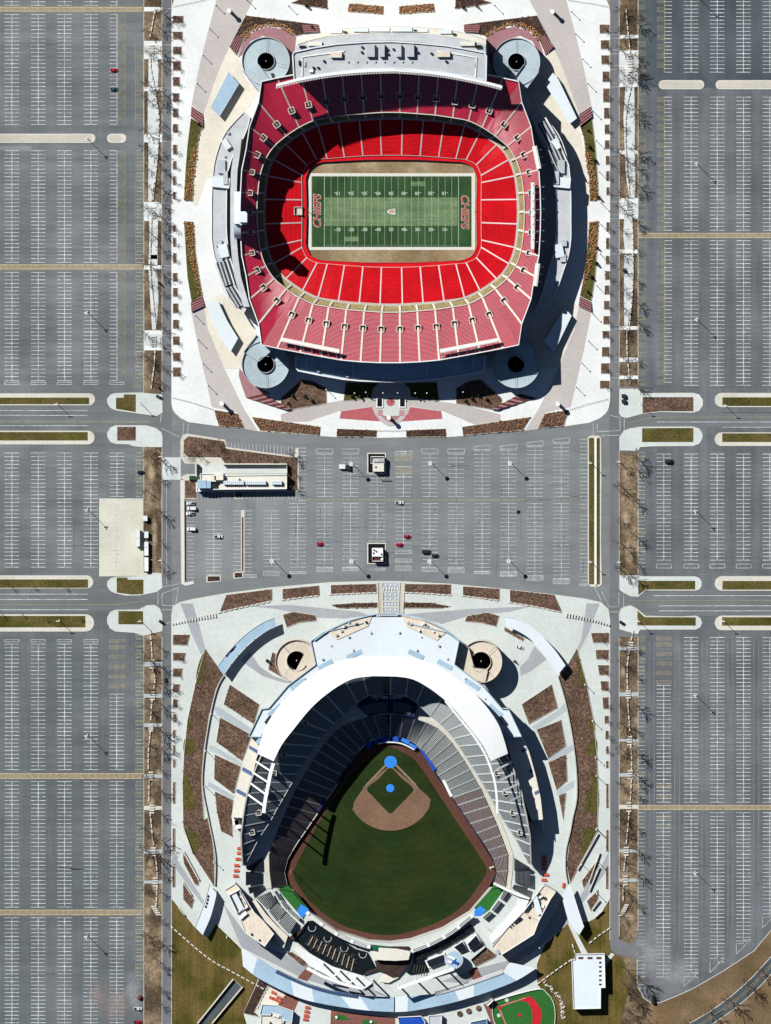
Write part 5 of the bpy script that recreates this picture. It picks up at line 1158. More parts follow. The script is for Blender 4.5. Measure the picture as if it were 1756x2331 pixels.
# premium blue seats by the backstop
for i, P in enumerate(([(285,1420),(370,1350),(455,1440),(350,1530)],[(460,1350),(570,1300),(620,1380),(500,1430)],[(620,1290),(800,1245),(815,1355),(650,1375)],[(870,1250),(970,1255),(1015,1360),(880,1370)],[(1080,1290),(1240,1360),(1210,1440),(1040,1355)],[(1240,1400),(1390,1480),(1350,1530),(1220,1450)])):
    prism('premium_seat_block', tp('K3',P), ZF, ZF+2.6, 'tarp_blue' if i > 3 else 'seat_blue', bs)
w_ = MB(); w_.wall(spline(tp('K3',[(560,1420),(700,1390),(850,1385),(1000,1400),(1150,1450),(1330,1545)]),5), ZF, ZF+2.4, .8); w_.build('backstop_wall', 'white_metal', bs)
for sdn, L_ in (('right',[(1440,1560),(1600,1720),(1760,1980)]),):
    q = spline(tp('K3',L_),4)
for k, P in (('Hh',[(245,1050),(265,1050),(365,1190),(345,1205)]),('Hh',[(405,1270),(425,1265),(485,1385),(465,1392)])): prism('dugout_roof', tp(k,P), ZF, ZF+2.9, 'seat_blue' if P[0][0] < 300 else 'white_metal', bs)
for k, P in (('Gg',[(1390,1075),(1420,1050),(1250,1290),(1225,1300)]),('Gg',[(1150,1410),(1165,1420),(1105,1500),(1090,1490)])): prism('dugout_roof', tp(k,P), ZF, ZF+2.9, 'navy', bs)
# roofs
rf = 18.0; cp = 33.0; co_ = 30.5
inn = [(0,1539),(46.7,1545),(84,1564),(121.6,1592),(150,1620),(178,1654.7),(209,1695),(227.7,1732.7)]
outn = [(0,1493),(68.5,1501.7),(131,1530),(193,1580),(240,1639),(259,1686),(267,1715.5)]
def kpoly(pts, z, sd): return [KP(sd, dx, py, z) for dx, py in pts]
def kprism(name, pts, z0, z1, m, side=None, parent=bs):
    """pts: world vectors at the top"""
    P = [Vector(p) for p in pts]
    if area2([(v.x, v.y) for v in P]) < 0: P.reverse()
    n = len(P); V = [Vector((v.x,v.y,z0)) for v in P]+P; F = [tuple(range(n,2*n)), tuple(range(n))[::-1]]+[(i,(i+1)%n,n+(i+1)%n,n+i) for i in range(n)]
    o = mesh(name, V, F, [m, side or m], parent)
    for p in o.data.polygons[1:]: p.material_index = 1
    return o
si, so_ = spline(inn, 4), spline(outn, 4)
m_ = min(len(si), len(so_))
def resample(P, n):
    L = [0]
    for a, b in zip(P, P[1:]): L.append(L[-1]+math.hypot(b[0]-a[0], b[1]-a[1]))
    out = []
    for i in range(n):
        d = L[-1]*i/(n-1); j = max(k for k in range(len(P)-1) if L[k] <= d+1e-9); t = (d-L[j])/(L[j+1]-L[j]); out.append((lerp(P[j][0],P[j+1][0],t), lerp(P[j][1],P[j+1][1],t)))
    return out
ri, ro = resample(si, 30), resample(so_, 30); q = MB()
CI = kpoly(ri, cp, -1)[::-1]+kpoly(ri, cp, 1)[1:]; CO = kpoly(ro, co_, -1)[::-1]+kpoly(ro, co_, 1)[1:]; dn = Vector((0,0,-.8))
for i in range(len(CI)-1):
    q.quad(CI[i+1], CI[i], CO[i], CO[i+1]); q.quad(CI[i]+dn, CI[i+1]+dn, CO[i+1]+dn, CO[i]+dn); q.quad(CI[i], CI[i+1], CI[i+1]+dn, CI[i]+dn); q.quad(CO[i+1], CO[i], CO[i]+dn, CO[i+1]+dn)
for i in (0, -1): q.quad(CI[i], CO[i], CO[i]+dn, CI[i]+dn)
q.build('canopy', 'roof_white', bs)
w_ = MB()
for sd in (1, -1):
    L_ = [KP(sd,dx,py,cp-.3) for dx, py in si]
    for u, v in zip(L_, L_[1:]): 
        d = v-u; m_ = max(1, int(d.length/1.5))
        for i in range(m_): p = u.lerp(v, i/m_); nn = Vector((d.y,-d.x,0)).normalized()*(.6 if sd > 0 else -.6); w_.box((p.x-nn.x, p.y-nn.y, cp-.9), (.7,.7,.7))
w_.build('canopy_lights', 'white_metal', bs)
roofL = [(0,1405),(34,1405),(37,1418),(127,1439),(156,1459.6),(145,1512.6),(209,1561),(252.5,1612.5),(268,1614),(298,1676.5),(257,1678)]
rin = [(p[0]-12, p[1]+6) for p in so_]; rin[0] = (0, 1500)
roofp = kpoly(roofL, rf, -1)[::-1]+kpoly(roofL, rf, 1)[1:]+kpoly(rin, rf, 1)[::-1]+kpoly(rin, rf, -1)[1:]
kprism('upper_roof', roofp, rf-6, rf, 'roof_paleblue', 'wall_conc')
for sd in (1, -1):
    L_ = kpoly(roofL[2:], rf+.5, sd); q = MB()
    for u, v in zip(L_, L_[1:]): q.beam(u, v, .5, 1.0)
    q.build('roof_edge', 'roof_blue', bs)
    for i in range(5):
        f = .12+.17*i; p = so_[int(f*len(so_))]; c = KP(sd, p[0]+8, p[1]-8, rf)
        b = MB(); b.box((c.x, c.y, rf), (11, 3.2, .25), -sd*math.atan2(1, 2.2-.35*i)); b.build('roof_panel', 'roof_blue', bs)
for sd in (1, -1):
    for dx, py in ((20,1440),(70,1450),(110,1470),(60,1480),(130,1500),(170,1545),(215,1590),(255,1640)):
        c = KP(sd, dx, py, rf); b = MB(); b.box((c.x, c.y, rf), (random.uniform(.8,1.6), random.uniform(.8,1.6), random.uniform(.5,1.1)), random.random()); b.build('roof_vent', 'steel', bs)
# building mass under the roofs
mass = [(0,1403),(34,1404),(127,1438),(156,1460),(200,1540),(252,1612),(268,1614),(298,1676),(262,1700),(225,1650),(180,1592),(140,1556),(90,1524),(45,1510),(0,1507)]
kprism('concourse_building', kpoly(mass[::-1], 11.5, -1)+kpoly(mass, 11.5, 1), 0, 11.5, 'roof_grey', 'wall_conc')
for k, P in (('Gg',[(1170,185),(1330,112),(1500,65),(1470,145),(1240,245)]),('Hh',[(110,75),(280,110),(440,185),(370,250),(150,150)])): prism('roof_terrace', tp(k,P), 8, rf+.4, 'roof_tan', bs)
for k, L_ in (('Gg',[(1290,150),(1300,148),(1310,145),(1385,130),(1240,210),(1275,180),(1455,115),(1330,120)]),('Hh',[(160,120),(240,175),(345,185),(380,210),(270,130),(285,135),(300,145),(180,130)])):
    for x, y in L_: c = G(*t1(k,x,y),rf+.4); b = MB(); b.box((c.x,c.y,rf+.4), (random.uniform(.9,2.2),random.uniform(.8,1.4),random.uniform(.8,1.5)), .4); b.build('terrace_furniture', random.choice(['steel','dark_metal','white_metal']), bs)
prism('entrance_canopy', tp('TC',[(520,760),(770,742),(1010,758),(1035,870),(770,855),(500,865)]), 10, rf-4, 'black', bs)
for i in range(11): c = G(*t1('TC',600+i*34,772),rf-3.5); b = MB(); b.box((c.x,c.y,rf-4),(.9,1.2,.8)); b.build('entrance_light', 'white_metal', bs)
w_ = MB(); w_.wall(spline(tp('Gg',[(1075,250),(1180,178),(1330,108),(1500,63)])+tp('TC',[(770,740)])+tp('Hh',[(110,62),(280,95),(440,180),(530,250)]),5), rf-1, rf+1.2, .7); w_.build('roof_rail', 'roof_blue', bs)
for k, x, y in (('Gg',740,825),('Hh',845,830)):
    for i in range(3): c = G(*t1(k,x-12+i*12,y+(-1 if k=='Gg' else 1)*(-18+i*16)),rf); b = MB(); b.box((c.x,c.y,rf),(2.2,2.0,2.0),.5); b.build('roof_unit', 'dark_metal', bs)
# truss tails beyond the canopy and their spokes
for sd, k, L_, sp_ in ((-1,'K5',[(610,570),(560,750),(520,950),(480,1150),(460,1280),(445,1405)],[((315,540),(560,700)),((260,720),(510,885)),((225,905),(470,1085)),((185,1095),(440,1280))]),
                    (1,'Hh',[(430,690),(520,800),(640,950),(720,1080),(760,1180),(790,1280),(805,1400),(808,1510)],[((800,1195),(915,1135)),((830,1270),(940,1215)),((850,1350),(960,1295)),((900,1425),(980,1380))])):
    P = [G(x,y,cp) for x, y in spline(tp(k,L_),4)]; q = MB()
    for u, v in zip(P, P[1:]): q.beam(u, v, 2.4 if sd < 0 else 1.5, 1.2)
    q.build('light_truss', 'white_metal', bs)
    for a, b_ in sp_:
        A, B_ = (G(*t1(k,*a),23.5), G(*t1(k,*b_),cp-.5)) if sd < 0 else (G(*t1(k,*a),cp-.5), G(*t1(k,*b_),23.5)); q = MB(); q.beam(A, B_, 1.1, .9); q.build('truss_spoke', 'white_metal', bs)
# flanking gallery roofs with blue stripes
gl = tp('Gg',[(625,950),(700,985),(655,1110),(610,1300),(575,1440),(565,1545),(470,1540),(510,1330),(570,1100)])
prism('gallery_roof', gl, 0, 12, 'roof_cream', bs, 'wall_conc')
for P in ([(605,1015),(670,1055),(662,1078),(597,1035)],[(555,1172),(628,1212),(622,1240),(548,1198)],[(512,1330),(590,1372),(584,1400),(505,1355)]): prism('blue_stripe', tp('Gg',P), 11, 12.15, 'blue_stripe', bs)
gr = tp('Hh',[(870,960),(985,955),(1040,1060),(1090,1240),(1125,1400),(1142,1555),(1060,1565),(1000,1400),(950,1250),(900,1080)])
prism('gallery_roof', gr, 0, 12, 'roof_cream', bs, 'wall_conc')
for P in ([(985,1045),(1020,1030),(1026,1052),(990,1068)],[(1040,1195),(1062,1185),(1068,1208),(1046,1218)],[(1080,1355),(1110,1340),(1115,1362),(1085,1378)]): prism('blue_stripe', tp('Hh',P), 11, 12.15, 'blue_stripe', bs)
for k, x, y in (('Gg',500,1565),('Gg',520,1590),('J',1105,20),('J',1120,60)): c = G(*t1(k,x,y),6); b = MB(); b.box((c.x,c.y,0),(4,6,6),.2); b.build('plant_room', 'white_metal', bs)
prism('service_block', tp('Hh',[(1040,1570),(1130,1565),(1150,1660),(1060,1680)]), 0, 7, 'wall_conc', bs)

# ---------------------------------------------------------------- baseball field
fw = [(889,1688),(914,1693),(955,1709),(1000,1775),(1026.7,1813),(1072,1880),(1126,1968),(1126,1994),(1111,2022),(1067,2075),(1005,2113),(933,2138),(889,2144),(842,2141),(770,2119),(704.6,2072),(670,2028.5),(654.7,2000),(651.5,1975.5),(707.7,1876),(752,1813),(779,1775),(822,1711),(864,1693)]
struct(sheet('warning_track', spline(fw,4,True), ZF+.16, 'track'))
def inset(p, d, c=(889,1900)):
    P = spline(p,4,True); return [(x+(c[0]-x)/math.hypot(c[0]-x,c[1]-y)*d, y+(c[1]-y)/math.hypot(c[0]-x,c[1]-y)*d) for x, y in P]
gp = [(889,1700),(915,1712),(940,1726),(962,1752),(990,1795),(1040,1870),(1100,1962),(1108,1985),(1094,2010),(1055,2060),(1000,2097),(930,2122),(889,2128),(845,2125),(775,2104),(714,2060),(684,2022),(670,1997),(672,1975),(722,1880),(766,1815),(795,1772),(838,1724),(864,1712)]
struct(sheet('baseball_field', spline(gp,4,True), ZF+.20, 'turf_b'))
struct(sheet('infield_dirt', [(889,1742)]+[(831,1789),(806,1826),(804,1840)]+circ(889,1790,101,20,150,30)[::1]+[(981,1820),(970,1808),(947,1789)], ZF+.24, 'dirt'))
ct = (889,1797)
struct(sheet('infield_grass', spline([(889,1748),(915,1772),(941,1795),(930,1812),(905,1838),(889,1852),(873,1838),(848,1812),(836,1795),(863,1772)],4,True), ZF+.28, 'turf_b'))
for a in (((884,1738),(834,1790)),((895,1738),(946,1790))):
    (x0,y0),(x1,y1) = a; b = MB(); b.line(x0,y0,x1,y1,5,ZF+.265); struct(b.build('base_path', 'dirt'))
b = MB(); b.line(889,1734,826,1797,.5,ZF+.31); b.line(889,1734,952,1797,.5,ZF+.31); struct(b.build('foul_lines', 'line_white'))
t = prism('home_tarp', spline([(889.5+14.5*math.cos(a*.7854),1734.5+14*math.sin(a*.7854)) for a in range(8)],3,True), ZF, ZF+.34, 'tarp_blue'); tag(t, 'round blue tarp covering home plate', 'tarp')
b = MB(); c = G(889.4,1794.5,ZF); b.cyl((c.x,c.y,ZF+.2), 2.9, 2.5, .4, 24); tag(b.build('mound_tarp', 'tarp_blue'), 'small round blue tarp on the pitcher mound', 'tarp')
for sdn, k, x, y in (('left','I',905,395),('right','J',765,375)):
    c = G(*t1(k,x,y),0); b = MB(); b.cyl((c.x,c.y,ZF), .2, .15, 22, 8); tag(b.build('foul_pole', 'yellow_paint'), 'tall yellow foul pole at the %s field corner' % sdn, 'foul pole')
tk = t1('J',767,377); b = MB(); b.box((G(*tk,0).x, G(*tk,0).y, ZF+.2), (3.2,1.0,.9), .3); tag(b.build('field_bench', 'roof_tan'), 'small cream bench beside the right foul corner', 'bench')
for sdn, k, P, Q_ in (('left','K9',[(1010,340),(1190,265),(1540,680),(1450,860),(1330,720)],[(1330,720),(1410,590),(1540,680),(1460,800),(1420,830)]),('right','K8',[(320,1620),(465,1700),(170,2110),(20,2010),(0,1980)],[(0,2030),(90,1950),(190,2020),(100,2110),(0,2110)])):
    struct(sheet('bullpen_turf_'+sdn, tp(k,P), .3, 'turf_bright')); tag(prism('bullpen_mat', tp(k,Q_), .1, .36, 'tarp_blue'), 'blue mat at the end of the %s bullpen' % sdn, 'mat')

# ---------------------------------------------------------------- outfield structures
def block(name, label, cat, k, P, z, m, side='wall_conc', z0=0, par=.6):
    P = tp(k, P); t = thing(name, label, cat, G(*P[0], 0)); prism('roof', P, z0, z, m, t, side)
    if par: w_ = MB(); w_.wall(P, z-.3, z+par, .5, True); w_.build('parapet', 'white_metal', t)
    return t
def units(t, k, L_, z):
    for x, y, sx, sy, sz, rz, m in L_: c = G(*t1(k,x,y),z); b = MB(); b.box((c.x,c.y,z),(sx,sy,sz),rz); b.build('roof_unit', m, t)
t = block('outfield_building','left outfield building with tan flat roof','building','K9',[(90,350),(265,240),(330,310),(500,590),(600,740),(745,880),(935,1105),(780,1320),(440,1080),(360,870),(290,750),(170,450)],11,'roof_tan')
units(t,'K9',[(315,540,13,3.6,2.2,-1.1,'roof_paleblue'),(430,540,2,2,1.4,-1,'steel'),(430,760,4,2.5,1.6,.7,'white_metal'),(380,810,3,2.5,1.4,.7,'white_metal'),(350,500,1.5,1.5,1,0,'dark_metal'),(690,1210,1,1,.8,0,'dark_metal'),(555,1110,1.2,1.2,.8,0,'dark_metal')],11)
w_ = MB(); w_.wall(tp('K9',[(160,440),(330,350)]), 10.8, 14, .6); w_.wall(tp('K9',[(160,440),(300,745)]), 10.8, 14, .6); w_.wall(tp('K9',[(300,745),(490,640)]), 10.8, 13, .6); w_.wall(tp('K9',[(330,350),(490,640)]), 10.8, 13, .6); w_.build('screen_wall','white_metal',t)
struct(prism('left_terrace', tp('K9',[(530,540),(625,520),(640,540),(800,760),(1000,980),(1180,1140),(1110,1350),(1000,1260),(930,1110),(750,880),(600,700)]), 0, 4, 'plaza_cream', None, 'wall_conc'))
t = block('outfield_building','right outfield building with tan flat roof','building','J',[(1110,545),(1150,498),(1235,545),(1195,600),(1110,760),(1075,855),(830,1010),(770,945),(880,810),(1000,690)],11,'roof_tan')
units(t,'J',[(1100,640,3.4,13,2.2,.3,'roof_paleblue'),(1125,580,3,1.5,1.4,.6,'white_metal'),(1155,590,1.5,1.5,1.2,0,'dark_metal'),(1058,640,2,2,1,0,'steel'),(1140,650,2,2,1,0,'white_metal'),(975,740,2.2,1.2,1.2,.7,'dark_metal'),(960,752,2.2,1.2,1.2,.7,'dark_metal'),(940,765,2.2,1.2,1.2,.7,'dark_metal'),(905,800,1,1,1,.7,'dark_metal'),(920,785,1,1,1,.7,'dark_metal'),(808,985,2.4,3,1.4,.6,'steel'),(1040,730,1,1,1,0,'car_red')],11)
w_ = MB(); w_.wall(tp('J',[(1110,545),(1000,690)]), 10.8, 13.5, .6); w_.wall(tp('J',[(1195,600),(1110,760)]), 10.8, 13.5, .6); w_.wall(tp('J',[(1000,690),(1110,750)]), 10.8, 12, .5); w_.build('screen_wall','white_metal',t)
# outfield stands
def stand(label, k, q, z0, z1, cover, ms):
    t = thing('bleacher', label, 'bleachers', G(*t1(k,*q[0]),0)); P = tp(k,q)
    bank(t, [G(*P[0],z0), G(*P[1],z0)], [G(*P[3],z1), G(*P[2],z1)], cover, ms, 'tread_grey', 1.0, .25, 'bleacher_section')
for lb, q in (('upper',[(880,370),(985,560),(830,690),(635,480)]),('middle',[(1000,575),(1140,720),(1000,900),(850,710)]),('lower',[(1160,740),(1325,900),(1200,1110),(1010,905)])): stand('%s section of the left outfield bleachers' % lb, 'K9', q, 3, 7.5, .55, 'seat_navy')
for lb, q in (('upper',[(990,350),(1090,510),(1040,545),(940,375)]),('middle',[(1100,525),(1205,650),(1160,700),(1055,560)]),('lower',[(1215,665),(1400,830),(1360,870),(1175,715)])): stand('%s front strip of the left outfield bleachers' % lb, 'K9', q, 2.2, 3.8, .5, 'seat_navy')
struct(prism('right_terrace', tp('K8',[(490,1690),(560,1730),(700,1800),(850,1850),(780,1990),(640,2140),(560,2240),(360,2420),(150,2260),(120,2110),(260,2010)]), 0, 4, 'plaza_pale', None, 'wall_conc'))
struct(prism('right_terrace_upper', tp('J',[(960,590),(1040,610),(1000,690),(880,810),(770,925),(750,870),(850,760),(940,650)]), 0, 5, 'plaza_white', None, 'wall_conc'))
for lb, q in (('upper',[(410,1830),(470,1700),(545,1740),(460,1860)]),('middle',[(270,2010),(380,1865),(440,1890),(320,2040)]),('lower',[(130,2130),(240,2035),(300,2060),(180,2170)])): stand('%s block of the right outfield seats' % lb, 'K8', q, 4.2, 6, .66, 'seat_navy')
for lb, q in (('upper',[(470,1695),(300,1590),(320,1560),(800,1800)]),): 
    tag(prism('ramp_wall', tp('K8',[(310,1585),(500,1670),(700,1750),(880,1835),(860,1850),(690,1800),(480,1705),(300,1610)]), 0, 6, 'white_metal'), 'slanting white ramp wall beside the right field seats', 'wall')
# centre field block, fence walks and fountains
for lb, k, L_, in (('left','K6',[(760,70),(880,170),(1100,310),(1300,395),(1400,420)]),('right','K7',[(235,420),(420,350),(600,250),(740,140),(800,90)])):
    P = spline(tp(k,L_),5); t = thing('outfield_walk', 'white walkway with rails behind the %s outfield fence' % lb, 'walkway', G(*P[0],0))
    d = 9 if lb == 'left' else 9
    prism('deck', P+offset(P, d)[::-1], 0, 3.6, 'concrete', t, 'wall_conc')
    for dd in (1, 4.2, 7.5): w_ = MB(); w_.wall(offset(P, dd), 3.5, 4.5, .35); w_.build('rail', 'white_metal', t)
    for x, y, a in walk(offset(P, 4.5), 40): c = G(x,y,3.6); b = MB(); b.box((c.x,c.y,3.6),(2.2,2.4,1.0),-a); b.build('step_block','white_metal',t)
t = thing('centre_field_building', 'pale batter eye building with dark green front in centre field', 'building', G(889,2160,0))
prism('roof', tp('K6',[(1400,490),(1450,490),(1560,505),(1666,510),(1666,585),(1560,585),(1450,575)]), 0, 6, 'roof_cream', t, 'wall_conc'); prism('roof', tp('K7',[(-74,405),(100,415),(230,440),(210,520),(80,530),(-74,520)]), 0, 5.98, 'roof_cream', t, 'wall_conc')
prism('green_screen', tp('K6',[(1410,425),(1666,452),(1666,492),(1440,480)]), 0, 5.2, 'green_box', t); prism('green_screen', tp('K7',[(-74,402),(210,400),(225,432),(-74,428)]), 0, 5.22, 'mulch_dark', t)
fl = thing('fountain_garden', 'black fountain basin with rows of bare climbing plants left of centre field', 'fountain', G(*t1('K6',1000,450),0))
prism('basin', tp('K6',[(745,170),(800,165),(1000,300),(1250,465),(1375,500),(1460,660),(1380,690),(1300,745),(1000,640),(760,500),(630,390),(590,360)]), 0, 1.2, 'water', fl, 'black')
for i in range(10):
    a, c_ = t1('K6',800+i*48,330+i*26), t1('K6',752+i*50,420+i*30); A, B_ = G(*a,1.2), G(*c_,1.2); b = MB(); b.beam(A+Vector((0,0,1.4)), B_+Vector((0,0,1.4)), .35, .3); o = b.build('trellis', 'roof_tan', fl)
    b = MB()
    for _ in range(60): p = A.lerp(B_, random.uniform(-.15,1.1)); a1 = random.random()*6.28; l = random.uniform(.4,1.6); s0 = Vector((p.x+random.uniform(-2,2),p.y+random.uniform(-1,1),1.2+random.uniform(.1,1.2))); b.limb(s0, s0+Vector((l*math.cos(a1),l*math.sin(a1),random.uniform(0,.5))), .12, .05)
    b.build('vine', 'vine', fl)
for x, y in ((790,240),(955,350),(1130,455),(1325,520)): P = circ(*t1('K6',x,y), 8.5, 14, -20, 200); w_ = MB(); w_.wall(P, 0, 1.6, .4); w_.build('basin_wall','steel',fl); prism('pool', circ(*t1('K6',x,y), 7.5, 16), .5, 1.35, 'black', fl)
tag(prism('fountain_terrace', tp('K6',[(540,350),(600,370),(700,260),(740,180),(700,250),(620,290)]), 0, 2.5, 'mulch_dark'), 'narrow dark stair strip left of the fountain garden', 'steps')
fr = thing('fountain_garden', 'black curved fountain basins right of centre field', 'fountain', G(*t1('K7',550,350),0))
prism('basin', tp('K7',[(255,470),(340,440),(500,370),(650,280),(800,180),(830,245),(700,330),(540,420),(380,490),(400,630),(220,660),(190,640),(260,560)]), 0, 1.2, 'water', fr, 'black')
for x, y in ((310,480),(480,415),(645,320),(785,225)): P = circ(*t1('K7',x,y), 8.5, 14, -40, 180); w_ = MB(); w_.wall(P, 0, 1.6, .4); w_.build('basin_wall','dark_metal',fr); prism('pool', circ(*t1('K7',x,y), 7.3, 16), .5, 1.35, 'black', fr)
for i in range(5): A, B_ = G(*t1('K7',270+i*25,560+i*4),1.2), G(*t1('K7',255+i*25,640+i*3),1.2); b = MB(); b.beam(A+Vector((0,0,1)), B_+Vector((0,0,1)), .3, .3); b.build('trellis','vine',fr)
for lb, q in (('right',[(770,370),(850,290),(890,370),(800,430)]),('middle',[(640,400),(720,350),(755,420),(690,445)]),('left',[(380,530),(540,470),(545,540),(410,590)])):
    P = tp('K7',q); t = thing('terrace_stand', 'dark seat block on white terrace by the round pavilion, %s one' % lb, 'bleachers', G(*P[0],0)); prism('base', [((x-sum(p[0] for p in P)/4)*1.18+sum(p[0] for p in P)/4, (y-sum(p[1] for p in P)/4)*1.25+sum(p[1] for p in P)/4) for x, y in P], 0, 2.4, 'white_metal', t); bank(t, [G(*P[0],2.5),G(*P[1],2.5)], [G(*P[3],3.8),G(*P[2],3.8)], .75, 'seat_navy', 'seat_grey', .9)
struct(prism('pavilion_terrace', tp('K7',[(400,590),(545,545),(700,480),(930,390),(900,330),(840,250),(940,400),(800,520),(850,590),(640,620),(420,680)]), 0, 1.9, 'plaza_pale', None, 'wall_conc'))
cr = thing('round_pavilion', 'round white pavilion with blue centre and toothed edge behind right field', 'pavilion', G(1030,2181,0))
b = MB(); c = G(*t1('K7',640,520),9); b.cyl((c.x,c.y,6), 5.7, 5.7, 3, 36); b.build('ring_roof','roof_blue',cr); b = MB(); b.cyl((c.x,c.y,0), 4.2, 4.2, 6, 24); b.build('wall','wall_conc',cr)
for i in range(28): a = i*math.pi/14+.1; b = MB(); b.box((c.x+5.9*math.cos(a),c.y+5.9*math.sin(a),7.5),(.7,.7,1.6),a); b.build('edge_tooth','white_metal',cr)
for x, y, w_d, m in ((620,500,5,'white_metal'),(655,545,4,'seat_blue'),(600,540,3,'white_metal')): c2 = G(*t1('K7',x,y),9); b = MB(); b.box((c2.x,c2.y,9),(w_d,1.6,.8),-.4); b.build('roof_sign',m,cr)
tag(prism('stone_garden', tp('K7',[(-10,640),(100,640),(115,690),(20,740),(-60,730)]), 0, 1.6, 'roof_cream'), 'pale machine deck below the batter eye building', 'terrace')
tag(prism('dark_planter', tp('K7',[(-74,540),(80,540),(210,520),(245,460),(235,540),(110,680),(60,690),(-74,620)]), 0, 2.0, 'mulch_dark', None, 'black'), 'dark curved hedge planter under the batter eye building', 'planter')
tag(prism('dark_planter', tp('K6',[(1450,590),(1666,595),(1666,690),(1470,690),(1330,735),(1380,690),(1470,665)]), 0, 1.98, 'mulch_dark', None, 'black'), 'dark hedge planter at the left of the batter eye building', 'planter')
# white deck with zig-zag trusses (left) and straight white truss (right)
struct(prism('video_terrace', tp('K6',[(600,470),(640,425),(800,530),(1010,650),(1320,745),(1430,820),(1330,880),(1000,770),(760,640)]), 0, 2.2, 'plaza_white', None, 'wall_conc'))
struct(prism('video_terrace_end', tp('K6',[(1430,820),(1540,820),(1700,960),(1666,1000),(1450,900)]), 0, 1.4, 'plaza_pale', None, 'wall_conc'))
zt = thing('zigzag_truss', 'white steel truss with zigzag arms behind left centre field', 'truss', G(*t1('K6',1000,780),0))
q = MB(); A = [G(*t1('K6',*p),13) for p in ((735,665),(900,750),(1130,835),(1330,882))]
for u, v in zip(A, A[1:]): q.beam(u, v, 2.0, 1.4)
q.build('main_beam','white_metal',zt)
for a, m_, e in (((820,680),(900,645),(905,640)),((990,755),(1075,720),(1080,718)),((1160,825),(1245,790),(1250,785)),((1335,880),(1420,820),(1425,815))):
    q = MB(); q.beam(G(*t1('K6',*a),13), G(*t1('K6',*m_),18), 1.0, .9); p = G(*t1('K6',*m_),18); q.beam(p, Vector((p.x,p.y,0)), .9, .9); q.build('arm','white_metal',zt)
rt = thing('straight_truss', 'straight white steel truss behind right centre field', 'truss', G(*t1('K7',300,740),0))
q = MB(); q.beam(G(*t1('K7',108,790),16), G(*t1('K7',640,605),16), 2.2, 1.4); q.build('main_beam','white_metal',rt)
for x, y in ((110,790),(270,735),(430,680),(560,632)): p = G(*t1('K7',x,y),16); q = MB(); q.beam(p, Vector((p.x,p.y,0)), .9, .9); q.build('post','white_metal',rt)
# blue roofs sweeping along the bottom
O1 = tp('I',[(555,1085),(660,1170),(850,1270),(1000,1330),(1150,1365),(1300,1390),(1480,1412),(1666,1422)])+tp('J',[(60,1422),(200,1412),(450,1362),(600,1320),(750,1272),(950,1192),(1095,1102)])
I1 = tp('I',[(547,950),(700,1050),(800,1115),(1000,1210),(1100,1240),(1200,1268),(1400,1300),(1666,1312)])+tp('J',[(60,1312),(200,1300),(380,1285),(600,1222),(740,1175),(850,1128),(905,1062),(1095,958)])
so1, si1 = spline(O1,4), spline(I1,4)
bc = thing('curved_concourse_roof', 'long light blue metal roof sweeping along the bottom of the baseball stadium', 'roof', G(889,2290,0))
n = len(so1); N_ = 16
for i in range(N_):
    a, e = int((n-1)*i/N_), int((n-1)*(i+1)/N_)
    P = so1[a:e+1]+si1[a:e+1][::-1]
    if e > a: prism('roof_panel', P, 4.6, 5.6+.05*(i%2), 'roof_blue' if i%3 else 'roof_paleblue', bc, 'white_metal')
w_ = MB(); w_.wall([(x+(u-x)*.9, y+(v-y)*.9) for (x,y),(u,v) in zip(si1,so1)], 0, 4.6, .5); w_.build('back_wall','wall_conc',bc)
for lb, k, L_, m in (('left','I',[(800,1125),(1000,1215),(1200,1275),(1400,1308)],'blue_stripe'),('right','K7',[(465,840),(700,775),(900,705),(1105,630)],'white_metal')):
    P = spline(tp(k,L_),5); t = thing('trellis_strip', 'narrow slatted strip along the %s of the curved blue roof' % lb, 'trellis', G(*P[0],0))
    for i_, (x, y, a) in enumerate(walk(P, 3.4)): c = G(x,y,6.4); b = MB(); b.box((c.x,c.y,6.0),(.5,2.4,.35),-a); b.build('slat', m, t)
    w_ = MB(); w_.wall(offset(P,3.8), 5.7, 6.0, .3); w_.wall(offset(P,-3.8), 5.7, 6.0, .3); w_.build('runner', m, t)
# curved gate canopies
def canopy(label, k, O, I_, z=5.2, m='roof_blue', marks_=None):
    so2, si2 = spline(tp(k,O),5), spline(tp(k,I_),5); t = thing('gate_canopy', label, 'canopy', G(*so2[0],0))
    prism('roof', so2+si2[::-1], z-.5, z, m, t, 'white_metal')
    cen = [((a[0]+b[0])/2,(a[1]+b[1])/2) for a, b in zip(so2, si2)]
    for x, y, a in walk(cen, 26): c = G(x,y,z); b = MB(); b.cyl((c.x,c.y,0), .3, .3, z-.5, 8); b.build('column','steel',t)
    w_ = MB(); w_.wall(so2, z-.1, z+.35, .3); w_.build('roof_edge','white_metal',t)
    for (kk, L_) in (marks_ or []):
        for x, y, s_, rz in L_: c = G(*t1(kk,x,y),z); b = MB(); b.box((c.x,c.y,z),(s_,.5,.9),rz); b.build('sign_letter','navy',t)
canopy('curved blue gate canopy at the upper left of the baseball plaza','Gg',[(370,440),(450,332),(560,218),(680,130),(785,82)],[(415,502),(490,392),(600,272),(700,197),(797,150)],6,'roof_blue',[('AW',[(370,950,1.6,.75),(405,905,1.4,.75),(450,855,1.8,.75),(490,825,1.2,.75),(525,790,1.6,.75),(560,740,1.4,.75)])])
canopy('curved pale blue gate canopy at the upper right of the baseball plaza','Hh',[(875,75),(1000,112),(1120,205),(1220,312),(1305,432)],[(865,142),(960,182),(1050,242),(1140,345),(1250,500)],6,'roof_paleblue')
